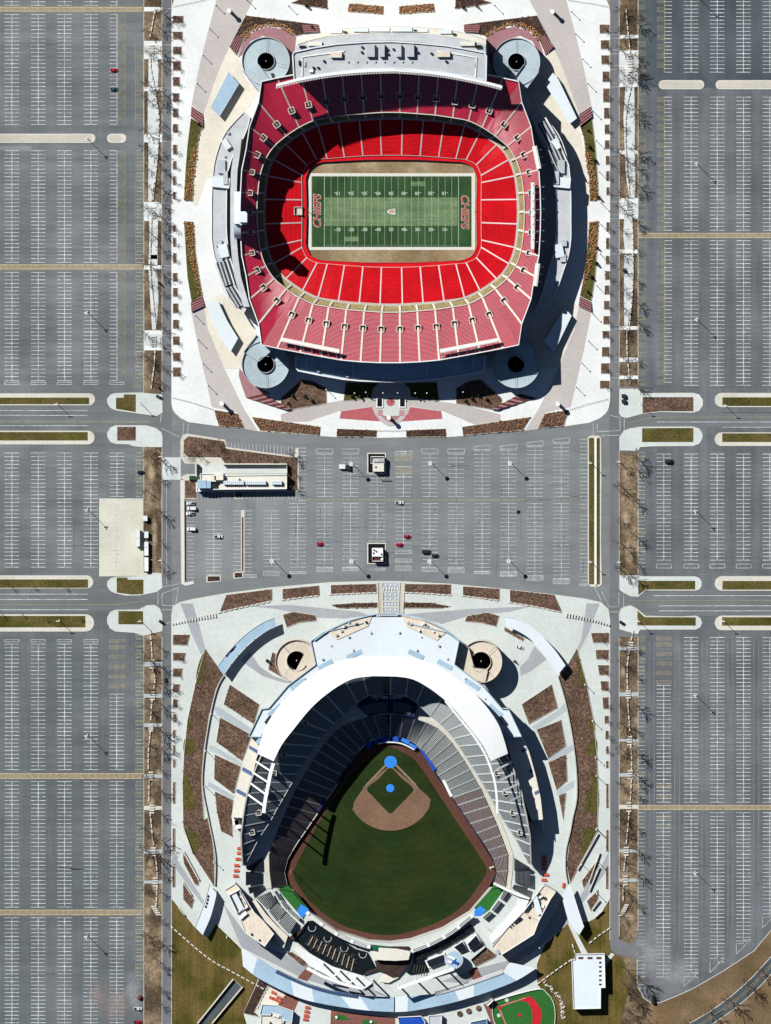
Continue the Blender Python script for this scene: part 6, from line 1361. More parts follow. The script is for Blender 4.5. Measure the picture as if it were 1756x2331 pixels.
canopy('slanted blue gate canopy at the lower left of the baseball plaza','I',[(310,490),(285,592),(250,690),(205,802)],[(362,565),(345,640),(315,740),(262,860)],6,'roof_paleblue',[('I',[(300,575,1.6,1.2),(296,600,1.6,1.2),(290,625,1.6,1.2),(282,650,1.6,1.2)])])
canopy('slanted white gate canopy at the lower right of the baseball plaza','J',[(1335,490),(1362,562),(1400,680),(1440,802)],[(1280,580),(1300,662),(1335,770),(1405,862)],6,'roof_paleblue')
helix('left tan spiral ramp beside the baseball stadium', 675, 1504.8, 48, 22, 12.5, None, 'ramp_tan', 3, 1, -.4)
helix('right tan spiral ramp beside the baseball stadium', 1095.4, 1506.4, 48, 22, 12.5, None, 'ramp_tan', 3, -1, 3.5)
for nm, P in (('left', tp('Gg',[(1000,355),(1075,300),(1100,425),(960,530),(920,560),(840,505),(940,470)])),('right', tp('Hh',[(600,300),(540,265),(500,425),(660,545),(720,555),(740,470),(640,450)]))):
    t = tag(prism('ramp_landing', P, 0, 12.7, 'ramp_tan', None, 'wall_conc'), 'tan landing joining the %s spiral ramp to the baseball stadium' % nm, 'landing')
# ---------------------------------------------------------------- bottom edge: play area
t = block('play_pavilion','blue roofed pavilion on the bottom picnic terrace','building','K6',[(265,1050),(420,1060),(590,1120),(575,1240),(460,1205),(465,1165),(360,1130),(355,1160),(240,1160)],4.5,'roof_blue')
t = block('play_pavilion','cream roofed annex below the blue pavilion','building','K6',[(255,1165),(360,1165),(365,1140),(460,1170),(500,1215),(570,1250),(570,1320),(250,1320)],4,'roof_cream')
units(t,'K6',[(400,1160,2,2,1,0,'white_metal'),(430,1170,2,2,1,0,'white_metal'),(350,1240,1,1,1,0,'dark_metal'),(480,1230,2,2,1.2,0,'steel')],4)
struct(sheet('picnic_terrace', tp('K6',[(330,840),(520,930),(430,1060),(250,1050),(190,1140),(175,1130)]), ZP+.06, 'plaza_cream'))
struct(sheet('brick_court_lower_left', tp('K6',[(520,930),(660,985),(600,1120),(425,1060)]), ZP+.07, 'brick_paving'))
struct(sheet('brick_court_left', tp('K6',[(730,660),(800,720),(740,805),(635,770)]), ZP+.08, 'brick_paving')); struct(sheet('brick_court_right', tp('K7',[(770,630),(850,590),(915,690),(830,720)]), ZP+.08, 'brick_paving'))
kbed('dark mulch bank with dashed wall at the bottom left of the terrace','K6',[(230,780),(330,845),(180,1130),(240,1180),(65,1140),(130,1000)],'mulch_dark')
block_wall('dashed low wall on the dark mulch bank by the picnic terrace', tp('K6',[(330,850),(270,960),(210,1090)]), 9, 6.5)
mg = thing('mini_golf', 'small putting greens on a rocky garden at the bottom frame edge', 'putting green', G(*t1('K6',1200,1190),0))
prism('garden', tp('K6',[(990,1110),(1400,1160),(1666,1190),(1666,1330),(980,1330)]), 0, .35, 'brick_paving', mg)
for P in ([(1025,1180),(1100,1155),(1180,1195),(1215,1205),(1120,1215),(1030,1205)],[(1320,1220),(1400,1205),(1440,1225),(1480,1240),(1420,1260),(1325,1255)]): q = spline(tp('K6',P),4,True); sheet('green', q, .4, 'turf_bright', mg)
for x, y in ((1048,1185),(1412,1232)): c = G(*t1('K6',x,y),.4); b = MB(); b.cyl((c.x,c.y,.4),1.0,.8,.8,10); b.build('boulder','white_metal',mg)
mini = thing('mini_ballpark', 'small green and red ball diamond at the bottom right of the stadium', 'playground', G(*t1('K7',1300,980),0))
gpts = spline(tp('K7',[(1010,950),(1040,905),(1430,800),(1520,835),(1580,920),(1600,1030),(1590,1160),(1560,1260),(1200,1300),(1040,1140),(1005,1020)]),4,True)
prism('turf', gpts, 0, ZP+.12, 'turf_bright', mini); w_ = MB(); w_.wall(gpts, 0, 1.1, .35, True); w_.build('fence','white_metal',mini)
sheet('dirt_arc', spline(tp('K7',[(1285,905),(1350,865),(1420,920),(1470,1010),(1465,1100),(1430,1200),(1350,1200),(1385,1100),(1380,1000),(1340,930)]),4,True), ZP+.16, 'rubber_red', mini)
for a, c_ in (((1060,965),(1320,880)),((1065,965),(1140,1150))): b = MB(); (x0,y0),(x1,y1) = tp('K7',[a,c_]); b.line(x0,y0,x1,y1,3.4,ZP+.17); b.build('base_line','rubber_red',mini); b = MB(); b.line(x0,y0,x1,y1,.8,ZP+.19); b.build('foul_line','line_white',mini)
for x, y, r_, m in ((1262,1045,4,'rubber_red'),(1075,975,4.5,'rubber_red'),(1142,903,4.6,'line_white'),(1066,1048,4.4,'line_white')): c = G(*t1('K7',x,y),.4); b = MB(); b.cyl((c.x,c.y,.35),r_*S,r_*S*.95,.12,18); b.build('disc',m,mini)
for i, (x, y) in enumerate(((695,1030),(780,1005),(873,977))):
    c = G(*t1('K7',x,y),0); t = thing('round_planter', 'round brown tree planter on the bottom terrace, %s' % ordl(i+1), 'planter', (c.x,c.y,.2), 'round terrace planters'); b = MB(); b.cyl((c.x,c.y,.2),2.1,2.1,.5,18); b.build('pot','concrete',t); b = MB(); b.cyl((c.x,c.y,.7),1.9,1.5,.5,14); b.build('soil','mulch',t)
for lb, k, P, m in (('small white roofed hut on the bottom terrace','K7',[(400,1050),(525,1045),(520,1180),(410,1180)],'roof_grey'),('low blue splash pad roof on the bottom terrace','K7',[(110,1065),(330,1055),(365,1110),(360,1180),(130,1180)],'seat_blue'),('tilted white stall beside the small ball diamond','K7',[(940,940),(1000,885),(1012,905),(960,958)],'white_metal'),('blue awning at the bottom frame edge','K7',[(800,1110),(950,1080),(960,1180),(800,1180)],'blue_stripe')): block('terrace_hut', lb, 'hut', k, P, 3.2, m)
struct(sheet('brick_walk_right', tp('K7',[(920,940),(1005,890),(1010,1020),(1060,1129),(1000,1129)]), ZP+.09, 'brick_paving'))
# picnic tables
tproto = None
def table(label, px, py, ang, grp='orange picnic tables'):
    global tproto
    if tproto is None:
        t = thing('picnic_table', label, 'picnic table', (0,0,0), grp)
        b = MB(); b.box((0,0,.75),(3.6,.9,.08)); b.build('table_top','orange',t)
        for s_ in (-1,1): b = MB(); b.box((0,s_*.85,.42),(3.6,.35,.06)); b.build('bench_seat','orange',t)
        for s_ in (-1,1): b = MB(); b.box((s_*1.3,0,0),(.15,1.6,.42)); b.box((s_*1.3,0,.42),(.12,.6,.33)); b.build('leg','dark_metal',t)
        tproto = t; o = t
    else: o = copy_tree(tproto); o['label'] = label
    c = G(px, py, 0); o.location = (c.x, c.y, ZP+.03); o.rotation_euler = (0,0,ang)
for i, (x, y) in enumerate(((533,228),(530,262),(520,305),(510,352),(508,390),(503,428))): table('orange picnic table on the left flank of the baseball stadium, %s' % ordn(i+1), *t1('I',x,y), 0)
for i, (x, y) in enumerate(((780,1280),(765,1318),(790,1328),(820,1315),(818,1342))): table('orange picnic table on the small bottom left terrace, %s' % ordn(i+1), *t1('I',x,y), -.4)
for i, (x, y) in enumerate(((1028,1388),(1022,1418),(1018,1448),(1012,1475))): table('orange picnic table in the column beside the blue pavilion, %s' % ordn(i+1), *t1('I',x,y), -.15)
for i, (x, y) in enumerate(((1150,458),(1165,420))): table('sunlit orange picnic table on the right flank of the baseball stadium, %s' % ('lower' if i == 0 else 'upper'), *t1('J',x,y), -.05)
for i, (x, y) in enumerate(((1150,290),(1150,320),(1150,345),(1148,375))): table('shaded orange picnic table on the right flank of the baseball stadium, %s' % ordn(i+1), *t1('J',x,y), 0)
table('lone orange picnic table beside the lower right gate canopy', *t1('J',1292,497), 1.4)
# white maintenance building and ramp at the lower right, service ramp at the lower left
t = block('white_building','large white flat roofed building on the lower right lawn','building','J',[(1352,1040),(1375,1040),(1378,1000),(1590,998),(1595,1245),(1562,1245),(1562,1395),(1365,1400)],5,'roof_paleblue','wall_conc')
for i in range(3): x = (1418,1485,1550)[i]; prism('roof_opening', tp('J',rect(x-18,1020,x+18,1036)), 4, 5.15, 'stair_brown', t)
for i in range(6): prism('roof_opening', tp('J',rect(1551,1055+i*32,1569,1067+i*32)), 4, 5.12, 'black', t)
struct(sheet('lawn_path', tp('J',[(1320,770),(1345,765),(1470,998),(1425,1000)]), .16, 'plaza_pale')); struct(sheet('lawn_path_side', tp('J',[(1590,1050),(1640,990),(1666,1000),(1600,1080)]), .16, 'plaza_pale'))
sr = thing('service_ramp', 'sunken grey service ramp with pale walls on the lower left lawn', 'ramp', G(*t1('I',400,1330),0))
prism('roadway', tp('I',[(485,1185),(550,1240),(300,1509),(220,1509)]), 0, .1, 'asphalt_dark', sr)
w_ = MB(); w_.wall(tp('I',[(225,1505),(485,1182),(552,1240),(330,1505)]), 0, 1.8, .8); w_.build('side_wall','concrete',sr)
# rough stones by the small ball park
sg = thing('boulder_edge', 'ragged line of white boulders beside the small ball diamond', 'boulder', G(*t1('J',1230,1290),0), None)
for x, y, a in walk(spline(tp('J',[(1150,1205),(1200,1250),(1250,1300),(1285,1380),(1290,1480)]),5), 3.2):
    for _ in range(2): c = G(x+random.uniform(-4,4), y+random.uniform(-4,4), 0); r_ = random.uniform(.5,1.1); b = MB(); b.box((c.x,c.y,0),(r_*1.3,r_,r_*.8),random.random()*3,.7); b.build('boulder','stone',sg)

# ---------------------------------------------------------------- centre lot: office, kiosks, hedges
island('mulch island wrapped around the office at the upper left of the centre lot', tp('E',[(160,125),(175,95),(205,85),(470,128),(488,180),(960,245),(968,185),(985,185),(988,488),(595,490),(595,540),(540,540),(530,495),(265,490),(265,540),(185,540),(185,410),(160,390),(200,370),(262,370),(262,295),(190,292),(160,250)]),
       [tp('E',[(182,130),(215,102),(465,138),(478,190),(960,252),(980,250),(980,484),(905,484),(905,300),(470,290),(440,250),(290,248),(215,248),(180,215)]), tp('E',[(190,412),(265,412),(265,535),(190,535)]), tp('E',[(540,495),(592,495),(592,535),(545,535)])], 'mulch', 'concrete')
of = block('office_building','long low pale office building with roof units in the centre lot','building','E',[(300,365),(445,365),(445,378),(905,372),(905,470),(380,475),(300,455)],5.5,'roof_cream')
for x0, x1 in ((530,805),(830,1105),(1185,1320)):
    n = int((x1-x0)/26); p0 = prism('chiller_base', tp('OF',rect(x0,385,x1,435)), 5.5, 7.2, 'steel', of)
    for i in range(n):
        for y in (395, 420): c = G(*t1('OF',x0+(i+.5)*(x1-x0)/n,y),7.2); b = MB(); b.cyl((c.x,c.y,7.2),.8,.8,.4,8); b.build('fan','roof_paleblue',p0)
for x, y, sx, sy, sz, m in ((240,430,6,5,2.5,'roof_blue'),(310,430,5,5,2.2,'roof_blue'),(390,350,4,4,3,'roof_cream'),(400,440,4,3,1.5,'dark_metal'),(470,330,6,4,3,'roof_cream'),(735,355,1,1,2,'white_metal')): c = G(*t1('OF',x,y),5.5); b = MB(); b.box((c.x,c.y,5.5 if m != 'roof_cream' else 0),(sx,sy,sz if m != 'roof_cream' else sz+5.5)); b.build('roof_unit',m,of)
yd = thing('service_yard','walled loading yard with a pale sloping slab above the office','yard', G(*t1('OF',900,220),0))
prism('slab', tp('OF',[(160,160),(520,160),(1380,170),(1385,285),(240,290),(235,330),(160,330)]), 0, .5, 'plaza_pale', yd)
w_ = MB(); w_.wall(tp('OF',[(520,158),(1388,158),(1388,280)]), 0, 3.6, .7); w_.wall(tp('OF',[(160,150),(160,330)]), 0, 2.5, .7); w_.build('yard_wall','concrete',yd)
prism('gate_box', tp('OF',rect(172,165,195,270)), 0, 3, 'dark_metal', yd)
t = block('porch','white porch roof at the corner of the office','building','OF',[(172,468),(280,468),(280,525),(172,525)],4.2,'roof_white'); prism('skylight', tp('OF',rect(220,482,262,498)), 4, 4.3, 'roof_tan', t)
t = thing('dumpster','green waste container beside the office yard','dumpster', G(*t1('OF',110,345),0)); prism('bin', tp('OF',rect(68,318,152,375)), .2, 1.9, 'green_box', t)
for y in (322, 368): prism('rim', tp('OF',rect(66,y-4,154,y+4)), 1.7, 2.05, 'dark_metal', t)
for x in (85,110,135): prism('rib', tp('OF',rect(x-2,326,x+2,364)), 1.7, 2.0, 'dark_metal', t)
for lb, y0, y1, rp in (('upper',1032,1078,0),('lower',1237,1284,1)):
    o = 0 if rp == 0 else 204.7
    t = thing('lot_kiosk','small white roofed kiosk in a dark fenced square, %s one of the centre lot' % lb,'kiosk',G(858,(y0+y1)/2,0))
    k = MB(); k.wall(rect(837.5,y0,878,y1-1), 0, .35, .9, True); k.build('kerb','kerb',t); prism('ground_pad', rect(838,y0+1,877,y1-2), 0, .16, 'black', t)
    if rp == 0:
        prism('roof', tp('KI',rect(228,285,430,422)), 0, 4.2, 'roof_cream', t, 'wall_conc'); prism('plant_pen', tp('KI',rect(195,155,432,275)), 0, 3.2, 'roof_grey', t, 'wall_conc'); w_ = MB(); w_.wall(tp('KI',rect(195,155,432,275)), 3, 4.4, .4, True); w_.build('screen_wall','white_metal',t)
        for x in (260,310,360,395): c = G(*t1('KI',x,225),3.2); b = MB(); b.cyl((c.x,c.y,3.2),1.0,1.0,1.2,10); b.build('fan','roof_grey',t)
        c = G(*t1('KI',272,330),4.2); b = MB(); b.cyl((c.x,c.y,4.2),.8,.6,.8,8); b.build('dish','steel',t)
        for x in (280,330,400): c = G(*t1('KI',x,450),0); b = MB(); b.cyl((c.x,c.y,.2),.15,.1,6,6); b.beam((c.x-1.2,c.y,6),(c.x+1.2,c.y,6),.5,.3); b.build('antenna','dark_metal',t)
    else:
        prism('roof', tp('KI',rect(215,1800,412,1945)), 0, 4.2, 'roof_white', t, 'wall_conc'); prism('plant_pen', tp('KI',rect(225,1950,405,2030)), 0, 3, 'stair_brown', t, 'wall_conc'); w_ = MB(); w_.wall(tp('KI',rect(220,1948,412,2034)), 2.8, 4.2, .4, True); w_.build('screen_wall','white_metal',t)
        for x, y in ((290,1855),(250,1830),(240,1885),(380,1905)): c = G(*t1('KI',x,y),4.2); b = MB(); b.box((c.x,c.y,4.2),(.9,.7,.7),.6); b.build('roof_vent','dark_metal',t)
        c = G(*t1('KI',395,1995),3); b = MB(); b.cyl((c.x,c.y,3),.9,.9,1.4,10); b.build('tank','white_metal',t)
island('slim hedge island between the two small bays of the centre lot', tp('E',rect(585,620,606,1060)), [tp('E',rect(590,670,600,1050))], 'mulch_dark')
island('white kerbed wall strip along the left edge of the centre lot', tp('E',[(158,410),(182,410),(186,1130),(250,1118),(252,1138),(190,1150),(165,1135)]), [tp('E',[(187,560),(196,560),(196,1120),(187,1120)])], 'mulch_dark', 'kerb')
for lb, x0, x1, y0, y1 in (('middle',340,443,1080,1128),('right',530,600,1055,1102)): island('rounded mulch island at the bottom of the small bays, %s one' % lb, tp('E',[(x0+8,y0),(x1-8,y0),(x1,y0+14),(x1-3,y1-8),(x0+6,y1),(x0,y1-12),(x0,y0+12)]), [tp('E',[(x0+10,y0+6),(x1-10,y0+6),(x1-7,y1-12),(x0+8,y1-6)])], 'mulch_dark')
island('long planted island with a pale wall at the right of the centre lot', [(1339,995),(1345,992),(1362,992),(1368,997),(1369,1090),(1368,1240),(1370,1330),(1364,1335),(1345,1335),(1339,1328)], [rect(1341,997,1353,1330), rect(1360,997,1366,1330)], 'dry_grass')
prism('wall_strip', rect(1354.5,997,1358.6,1331), 0, .9, 'white_metal', bpy.data.objects[[o.name for o in COL.objects if o.name.startswith('traffic_island')][-1]])
pd = thing('concrete_pad','large pale concrete pad with parked trailer beside the left verge','pad',G(226,1134,0)); pd['kind'] = 'structure'
prism('slab', tp('L3',[(848,-95),(1225,-95),(1225,200),(1230,540),(1385,540),(1225,565),(848,570)]), 0, .13, 'pad_concrete', pd); 
b = MB(); 
for i in range(24): x = 228+i*4; b.line(x, 1140, x+5, 1134, .6, .17)
for y in range(1145,1300,9): b.line(244,y,283,y,.5,.17)
b.line(265,1145,265,1300,.6,.17); struct(b.build('pad_markings','faded_paint'))
t = thing('box_trailer','long white box trailer parked on the concrete pad','trailer',G(*t1('L3',1178,245),0)); prism('body', tp('L3',rect(1163,172,1195,315)), .9, 3.6, 'car_white', t)
for y in (190, 285, 300):
    for x in (1167, 1191): c = G(*t1('L3',x,y),.5); b = MB(); b.box((c.x,c.y,.13),(.3,.9,.9)); b.build('wheel','tyre',t)
prism('roof_rib', tp('L3',rect(1163,240,1195,244)), 3.5, 3.7, 'steel', t)
for i, (y, h_) in enumerate(((75,40),(215,50),(300,45),(360,60),(440,60),(500,50))):
    t = thing('storage_shed','small storage shed with pale roof in the row beside the verge, %s' % ordn(i+1),'shed',G(*t1('L3',1252,y),0),'verge storage sheds'); x = 1252-(i==0)*8; prism('wall', tp('L3',rect(x-17,y-h_/2,x+14,y+h_/2)), 0, 2.4, 'wall_conc', t); prism('roof', tp('L3',rect(x-19,y-h_/2-2,x+16,y+h_/2+2)), 2.4, 2.7, 'roof_paleblue' if i < 3 else 'roof_white', t)

# ---------------------------------------------------------------- light poles
pole_kinds = {}
def light_pole(label, px, py, h, heads, kind='lot light masts', scale=1.0):
    """px,py = plan reading of the foot"""
    key = (h, heads)
    if key not in pole_kinds:
        t = thing('light_pole', label, 'light pole', (0,0,0)); 
        b = MB(); b.cyl((0,0,0), .5, .45, .8, 8); b.build('footing','concrete',t)
        b = MB(); b.cyl((0,0,.8), .24*scale, .14*scale, h-.8, 6); b.build('mast','steel',t)
        n = heads
        if n >= 3:
            b = MB(); b.box((0,0,h-.1),(.5,.5,.2) if n == 3 else (2.3,2.3,.2),.78); b.build('crossarm','steel',t)
            for i in range(n): a = .78+i*2*math.pi/n; b = MB(); k_ = .85 if n == 3 else 1.0; b.box((k_*math.cos(a),k_*math.sin(a),h-.2),(.95,.6,.4) if n == 3 else (.7,1.0,.4),a); b.build('lamp_head','white_metal',t)
        elif n == 2:
            for s_ in (-1,1): b = MB(); b.box((s_*.75,0,h-.15),(1.2,.5,.25)); b.build('lamp_head','white_metal',t)
        else:
            b = MB(); b.box((0,0,h-.1),(.7,.7,.3)); b.build('lamp_head','white_metal',t)
        pole_kinds[key] = t; o = t
    else: o = copy_tree(pole_kinds[key])
    o['label'] = label; o['group'] = kind; c = G(px, py, 0); o.location = (c.x, c.y, 0)
for i, (k, x, y) in enumerate((('L1',748,1183),('L2',748,487),('L2',748,2168),('L3',748,1920),('L4',745,1455))): light_pole('tall multi head light mast in the left car park, %s' % ordn(i+1), *t1(k,x,y), 13.8, 3)
for i, (k, x, y) in enumerate((('R1',1030,-20),('R1',1010,1393),('R2',1012,545),('R2',1000,2180),('R3',1000,1575),('R4',998,912))): light_pole('tall multi head light mast in the right car park, %s' % ordn(i+1), *t1(k,x,y), 13.8, 3)
for lb, k, x, y in (('upper row, leftmost','E',1360,290),('upper row, middle','F',310,283),('upper row, rightmost','F',868,283),('lower row, leftmost','E',805,968),('lower row, second','E',1362,970),('lower row, third','F',305,970),('lower row, rightmost','F',860,970)): light_pole('tall square head light mast in the centre lot, '+lb, *t1(k,x,y), 12.2, 4)
rp_ = [('L2',488,1268),('L2',1195,1260),('L2',1380,1715),('L3',1375,425),('L3',505,942),('L3',1200,945),('R2',1255,1280),('R2',530,1265),('R2',105,1770),('R2',350,1760),('R3',105,440),('R3',350,440),('R3',515,945),('R3',1240,945)]
for i, (k, x, y) in enumerate(rp_): light_pole('double arm street light along the roads, ' + ('at the %s, %s' % ('left' if k[0]=='L' else 'right', ordn([q for q in rp_ if q[0][0]==k[0]].index((k,x,y))+1))), *t1(k,x,y), 10, 2, 'double arm street lights')
pl_ = [('A',355,35),('A',310,205),('A',262,400),('A',218,605),('A',885,40),('A',580,-5),('C',205,760),('C',225,935),('C',262,1110),('C',300,1270),('B',785,35),('B',1345,80),('B',1375,240),('B',1425,425),('B',1465,605),('B',1500,805),('B',1525,1020),('B',1550,1250),('B',1560,1475),('D',1560,95),('D',1555,310),('D',1530,540),('D',1500,745),('D',1470,945),('D',1420,1105),('D',1380,1280),
       ('BP',345,352),('BP',1382,370),('BP',775,377),('BP',887,377),('BP',645,372),('BP',560,378),('BP',1020,378),('BP',1108,378),('R3',60,1490),('R3',125,1800),('R3',150,2110),('R4',158,92),('R4',158,545),('R4',30,845),('R4',160,820),('R4',160,1095),('Gg',205,568),('Gg',325,780),('Gg',285,1050),('Gg',280,1310),('I',345,320),('I',440,870),('J',1118,945),('J',1530,85)]
SEEN = []
for i, (k, x, y) in enumerate(pl_):
    px, py = t1(k, x, y); st_ = 'football' if py < 1100 else 'baseball'; sd = 'left' if px < 889 else 'right'
    same = sorted([t1(*q)[1] for q in pl_ if (t1(*q)[1] < 1100) == (py < 1100) and (t1(*q)[0] < 889) == (px < 889)])
    SEEN.append((sd, st_, py)); light_pole('slim plaza lamp post on the %s half of the %s plaza, %s' % (sd, st_, ordn(same.index(py)+SEEN.count((sd, st_, py)))), px, py, 6.8, 1, 'plaza lamp posts')
# big gateway pylons on the football plaza
for lb, k, x, y in (('upper left','A',458,78),('upper right','B',1212,85),('lower left','C',405,1402),('lower right','D',1252,1405),('bottom centre','BP',820,565)):
    c = G(*t1(k,x,y),0); t = thing('pylon','stout white gateway pylon on the %s of the football plaza' % lb,'pylon',(c.x,c.y,.2)); b = MB(); b.cyl((c.x,c.y,.2),1.2,1.0,6.5,10); b.build('shaft','white_metal',t); b = MB(); b.cyl((c.x,c.y,6.7),1.6,1.5,.8,12); b.build('cap','white_metal',t)

# ---------------------------------------------------------------- trees
def bare_tree(h, seed, spread=.42, nl=7):
    r = random.Random(seed); T = MB(); B_ = MB(); top = h*.3
    T.limb((0,0,0),(0,0,top), h*.026, h*.02, 6); T.limb((0,0,top),(r.uniform(-.3,.3),r.uniform(-.3,.3),h*.8), h*.02, h*.008, 5)
    def grow(p, d, l, rad, lvl):
        e = p+d*l; B_.limb(p, e, rad, rad*.65)
        if lvl == 0: return
        for i in range(r.choice((2,3,3))):
            nd = (d+Vector((r.uniform(-.75,.75), r.uniform(-.75,.75), r.uniform(-.1,.55)))).normalized(); grow(p+d*l*r.uniform(.5,1.0), nd, l*r.uniform(.5,.75), rad*.66, lvl-1)
    for i in range(nl):
        a = i*2.4+r.random()*.6; z = lerp(top*.8, h*.75, i/nl); d = Vector((math.cos(a), math.sin(a), r.uniform(.35,.95))).normalized()
        grow(Vector((0,0,z)), d, h*spread*r.uniform(.6,.95)*(1-.4*i/nl), h*.014, 3)
    return T, B_
tree_protos = []
for i, (h, sd_, nl) in enumerate(((7.5,11,11),(8.5,23,12),(6.5,37,10),(9.5,51,13))):
    T, B_ = bare_tree(h, sd_, .40, nl)
    tm = bpy.data.meshes.new('trunk'); tm.from_pydata([tuple(v) for v in T.v], [], T.f); tm.materials.append(M['bark'])
    cm = bpy.data.meshes.new('crown'); cm.from_pydata([tuple(v) for v in B_.v], [], B_.f); cm.materials.append(M['twig']); tree_protos.append((tm, cm))
def tree(label, px, py, s=1.0, kind=None, grp=None, z=0.0):
    tm, cm = tree_protos[kind if kind is not None else random.randrange(4)]
    c = G(px, py, 0); t = thing('bare_tree', label, 'tree', (c.x, c.y, z), grp); t.rotation_euler = (0,0,random.random()*6.28); t.scale = (s,)*3
    for nm, me in (('trunk',tm),('crown',cm)): o = bpy.data.objects.new(nm, me); COL.objects.link(o); o.parent = t
for cx, cy, sd, gp_, i in PLT:
    if (gp_ == 'football' or i < 9): tree('small bare tree in the %s edge planter of the %s plaza, %s' % (sd, gp_, ordn(i)), cx+(-.5 if sd=='left' else .5), cy, random.uniform(.62,.8) if sd == 'right' or gp_ == 'football' else .7, random.choice((0,2)), 'planter trees', .4)
vt = {'left outer':[], 'left inner':[], 'right outer':[], 'right inner':[]}
for y in [30,62,112,150,205,232,270,300,345,380,420,462,488,520,560,618,660,700,740,775,830,870,1040,1085,1160,1230,1290,1475,1510,1550,1600,1655,1700,1745,1800,1850,1905,1945,1985,2035,2095,2140,2190,2245,2290]:
    vt['left inner'].append((366+random.uniform(-2,1.5), y+random.uniform(-6,6)))
for y in [70,118,190,225,300,335,380,425,478,520,590,630,700,760,815,855,1030,1110,1490,1560,1610,1690,1760,1890,1930,2020,2130]: vt['left outer'].append((333+random.uniform(-2,4), y+random.uniform(-6,6)))
for y in [20,70,110,160,185,230,285,345,390,440,470,515,570,610,650,690,750,800,850,1050,1110,1180,1240,1290,1465,1510,1600,1650,1700,1790,1850,1890,1950,2010,2080]: vt['right inner'].append((1414+random.uniform(-1.5,2), y+random.uniform(-6,6)))
for y in [30,50,130,150,165,185,240,260,340,380,410,440,505,560,640,680,730,820,875,1035,1070,1145,1220,1280,1310,1480,1540,1600,1660,1715,1760,1810,1880,1930,1990,2050]: vt['right outer'].append((1448+random.uniform(-2,2), y+random.uniform(-6,6)))
for kx, L_ in vt.items():
    for i, (x, y) in enumerate(L_): tree('bare tree in the %s row of the %s verge, %s' % (kx.split()[1], kx.split()[0], ordn(i+1)), x, y, random.uniform(.95,1.3), None, 'verge trees')
for i, (k, x, y) in enumerate((('R4',390,1870),('R4',530,1830),('R4',480,2000),('R4',400,1730),('R4',440,2100),('R4',1570,1760),('R4',1450,1880),('R4',1290,2000),('R4',1130,2110),('R4',940,2200),('R4',640,2215),('R4',1700,1640))):
    tree('large bare tree near the bottom right corner, %s' % ordn(i+1), *t1(k,x,y), random.uniform(1.3,1.7), None, 'bottom right trees')
for i, (x, y) in enumerate(((230,190),(300,150),(420,150),(200,230),(320,260),(540,250),(800,260),(940,230),(960,360),(960,450))): tree('bare tree around the centre lot office, %s' % ordl(i+1), *t1('E',x,y), random.uniform(.7,1.0), None, 'office trees')
for i, (x, y) in enumerate(((30,1320),(110,1345),(200,1320),(290,1340),(390,1350),(560,1345),(690,1350))): tree('small bare tree on the grass islands of the left roads, %s' % ordl(i+1), *t1('L3',x,y-680 if i%2 else y-420), .6, 2, 'island trees')
# evergreens
eb = MB(); r_ = random.Random(5)
for i in range(90):
    z = r_.random(); a = r_.random()*6.28; rr = (1-z)*1.1*r_.uniform(.4,1); p = Vector((rr*math.cos(a), rr*math.sin(a), .3+z*3.2)); eb.limb(p, p+Vector((.6*math.cos(a),.6*math.sin(a),-.25)), .22, .02, 3)
em_ = bpy.data.meshes.new('crown'); em_.from_pydata([tuple(v) for v in eb.v], [], eb.f); em_.materials.append(M['evergreen'])
tb = MB(); tb.cyl((0,0,0), .12, .05, 3.4, 6); etm = bpy.data.meshes.new('trunk'); etm.from_pydata(tb.v, [], tb.f); etm.materials.append(M['bark'])
ev = [('A',235,900),('B',1470,950),('B',1480,1070),('B',1520,1170),('B',1550,1440),('D',1540,270),('D',1530,380),('D',1495,480),('D',1470,590),('A',1020,40),('B',560,55),('B',660,45),('A',1060,195),('BP',90,405),('BP',185,405),('BP',55,460),('BP',235,440),('BP',540,405),('BP',600,405),('BP',660,400),('BP',1030,410),('BP',1105,410),('BP',1165,410),('BP',1500,400),('BP',1560,430),('BP',1450,420),('BP',1400,445),('Gg',735,395),('Hh',935,400),('L2',1360,1135),('L2',1360,240)]
evs = sorted(ev, key=lambda q: t1(*q)[1])
for i, q in enumerate(evs):
    c = G(*t1(*q), 0); t = thing('evergreen_tree','small dark evergreen on the plazas, %s' % ordn(i+1),'tree',(c.x,c.y,.3),'small evergreens'); t.rotation_euler = (0,0,i*1.3); t.scale = (random.uniform(.8,1.2),)*2+(random.uniform(.8,1.1),)
    for nm, me in (('trunk',etm),('crown',em_)): o = bpy.data.objects.new(nm, me); COL.objects.link(o); o.parent = t

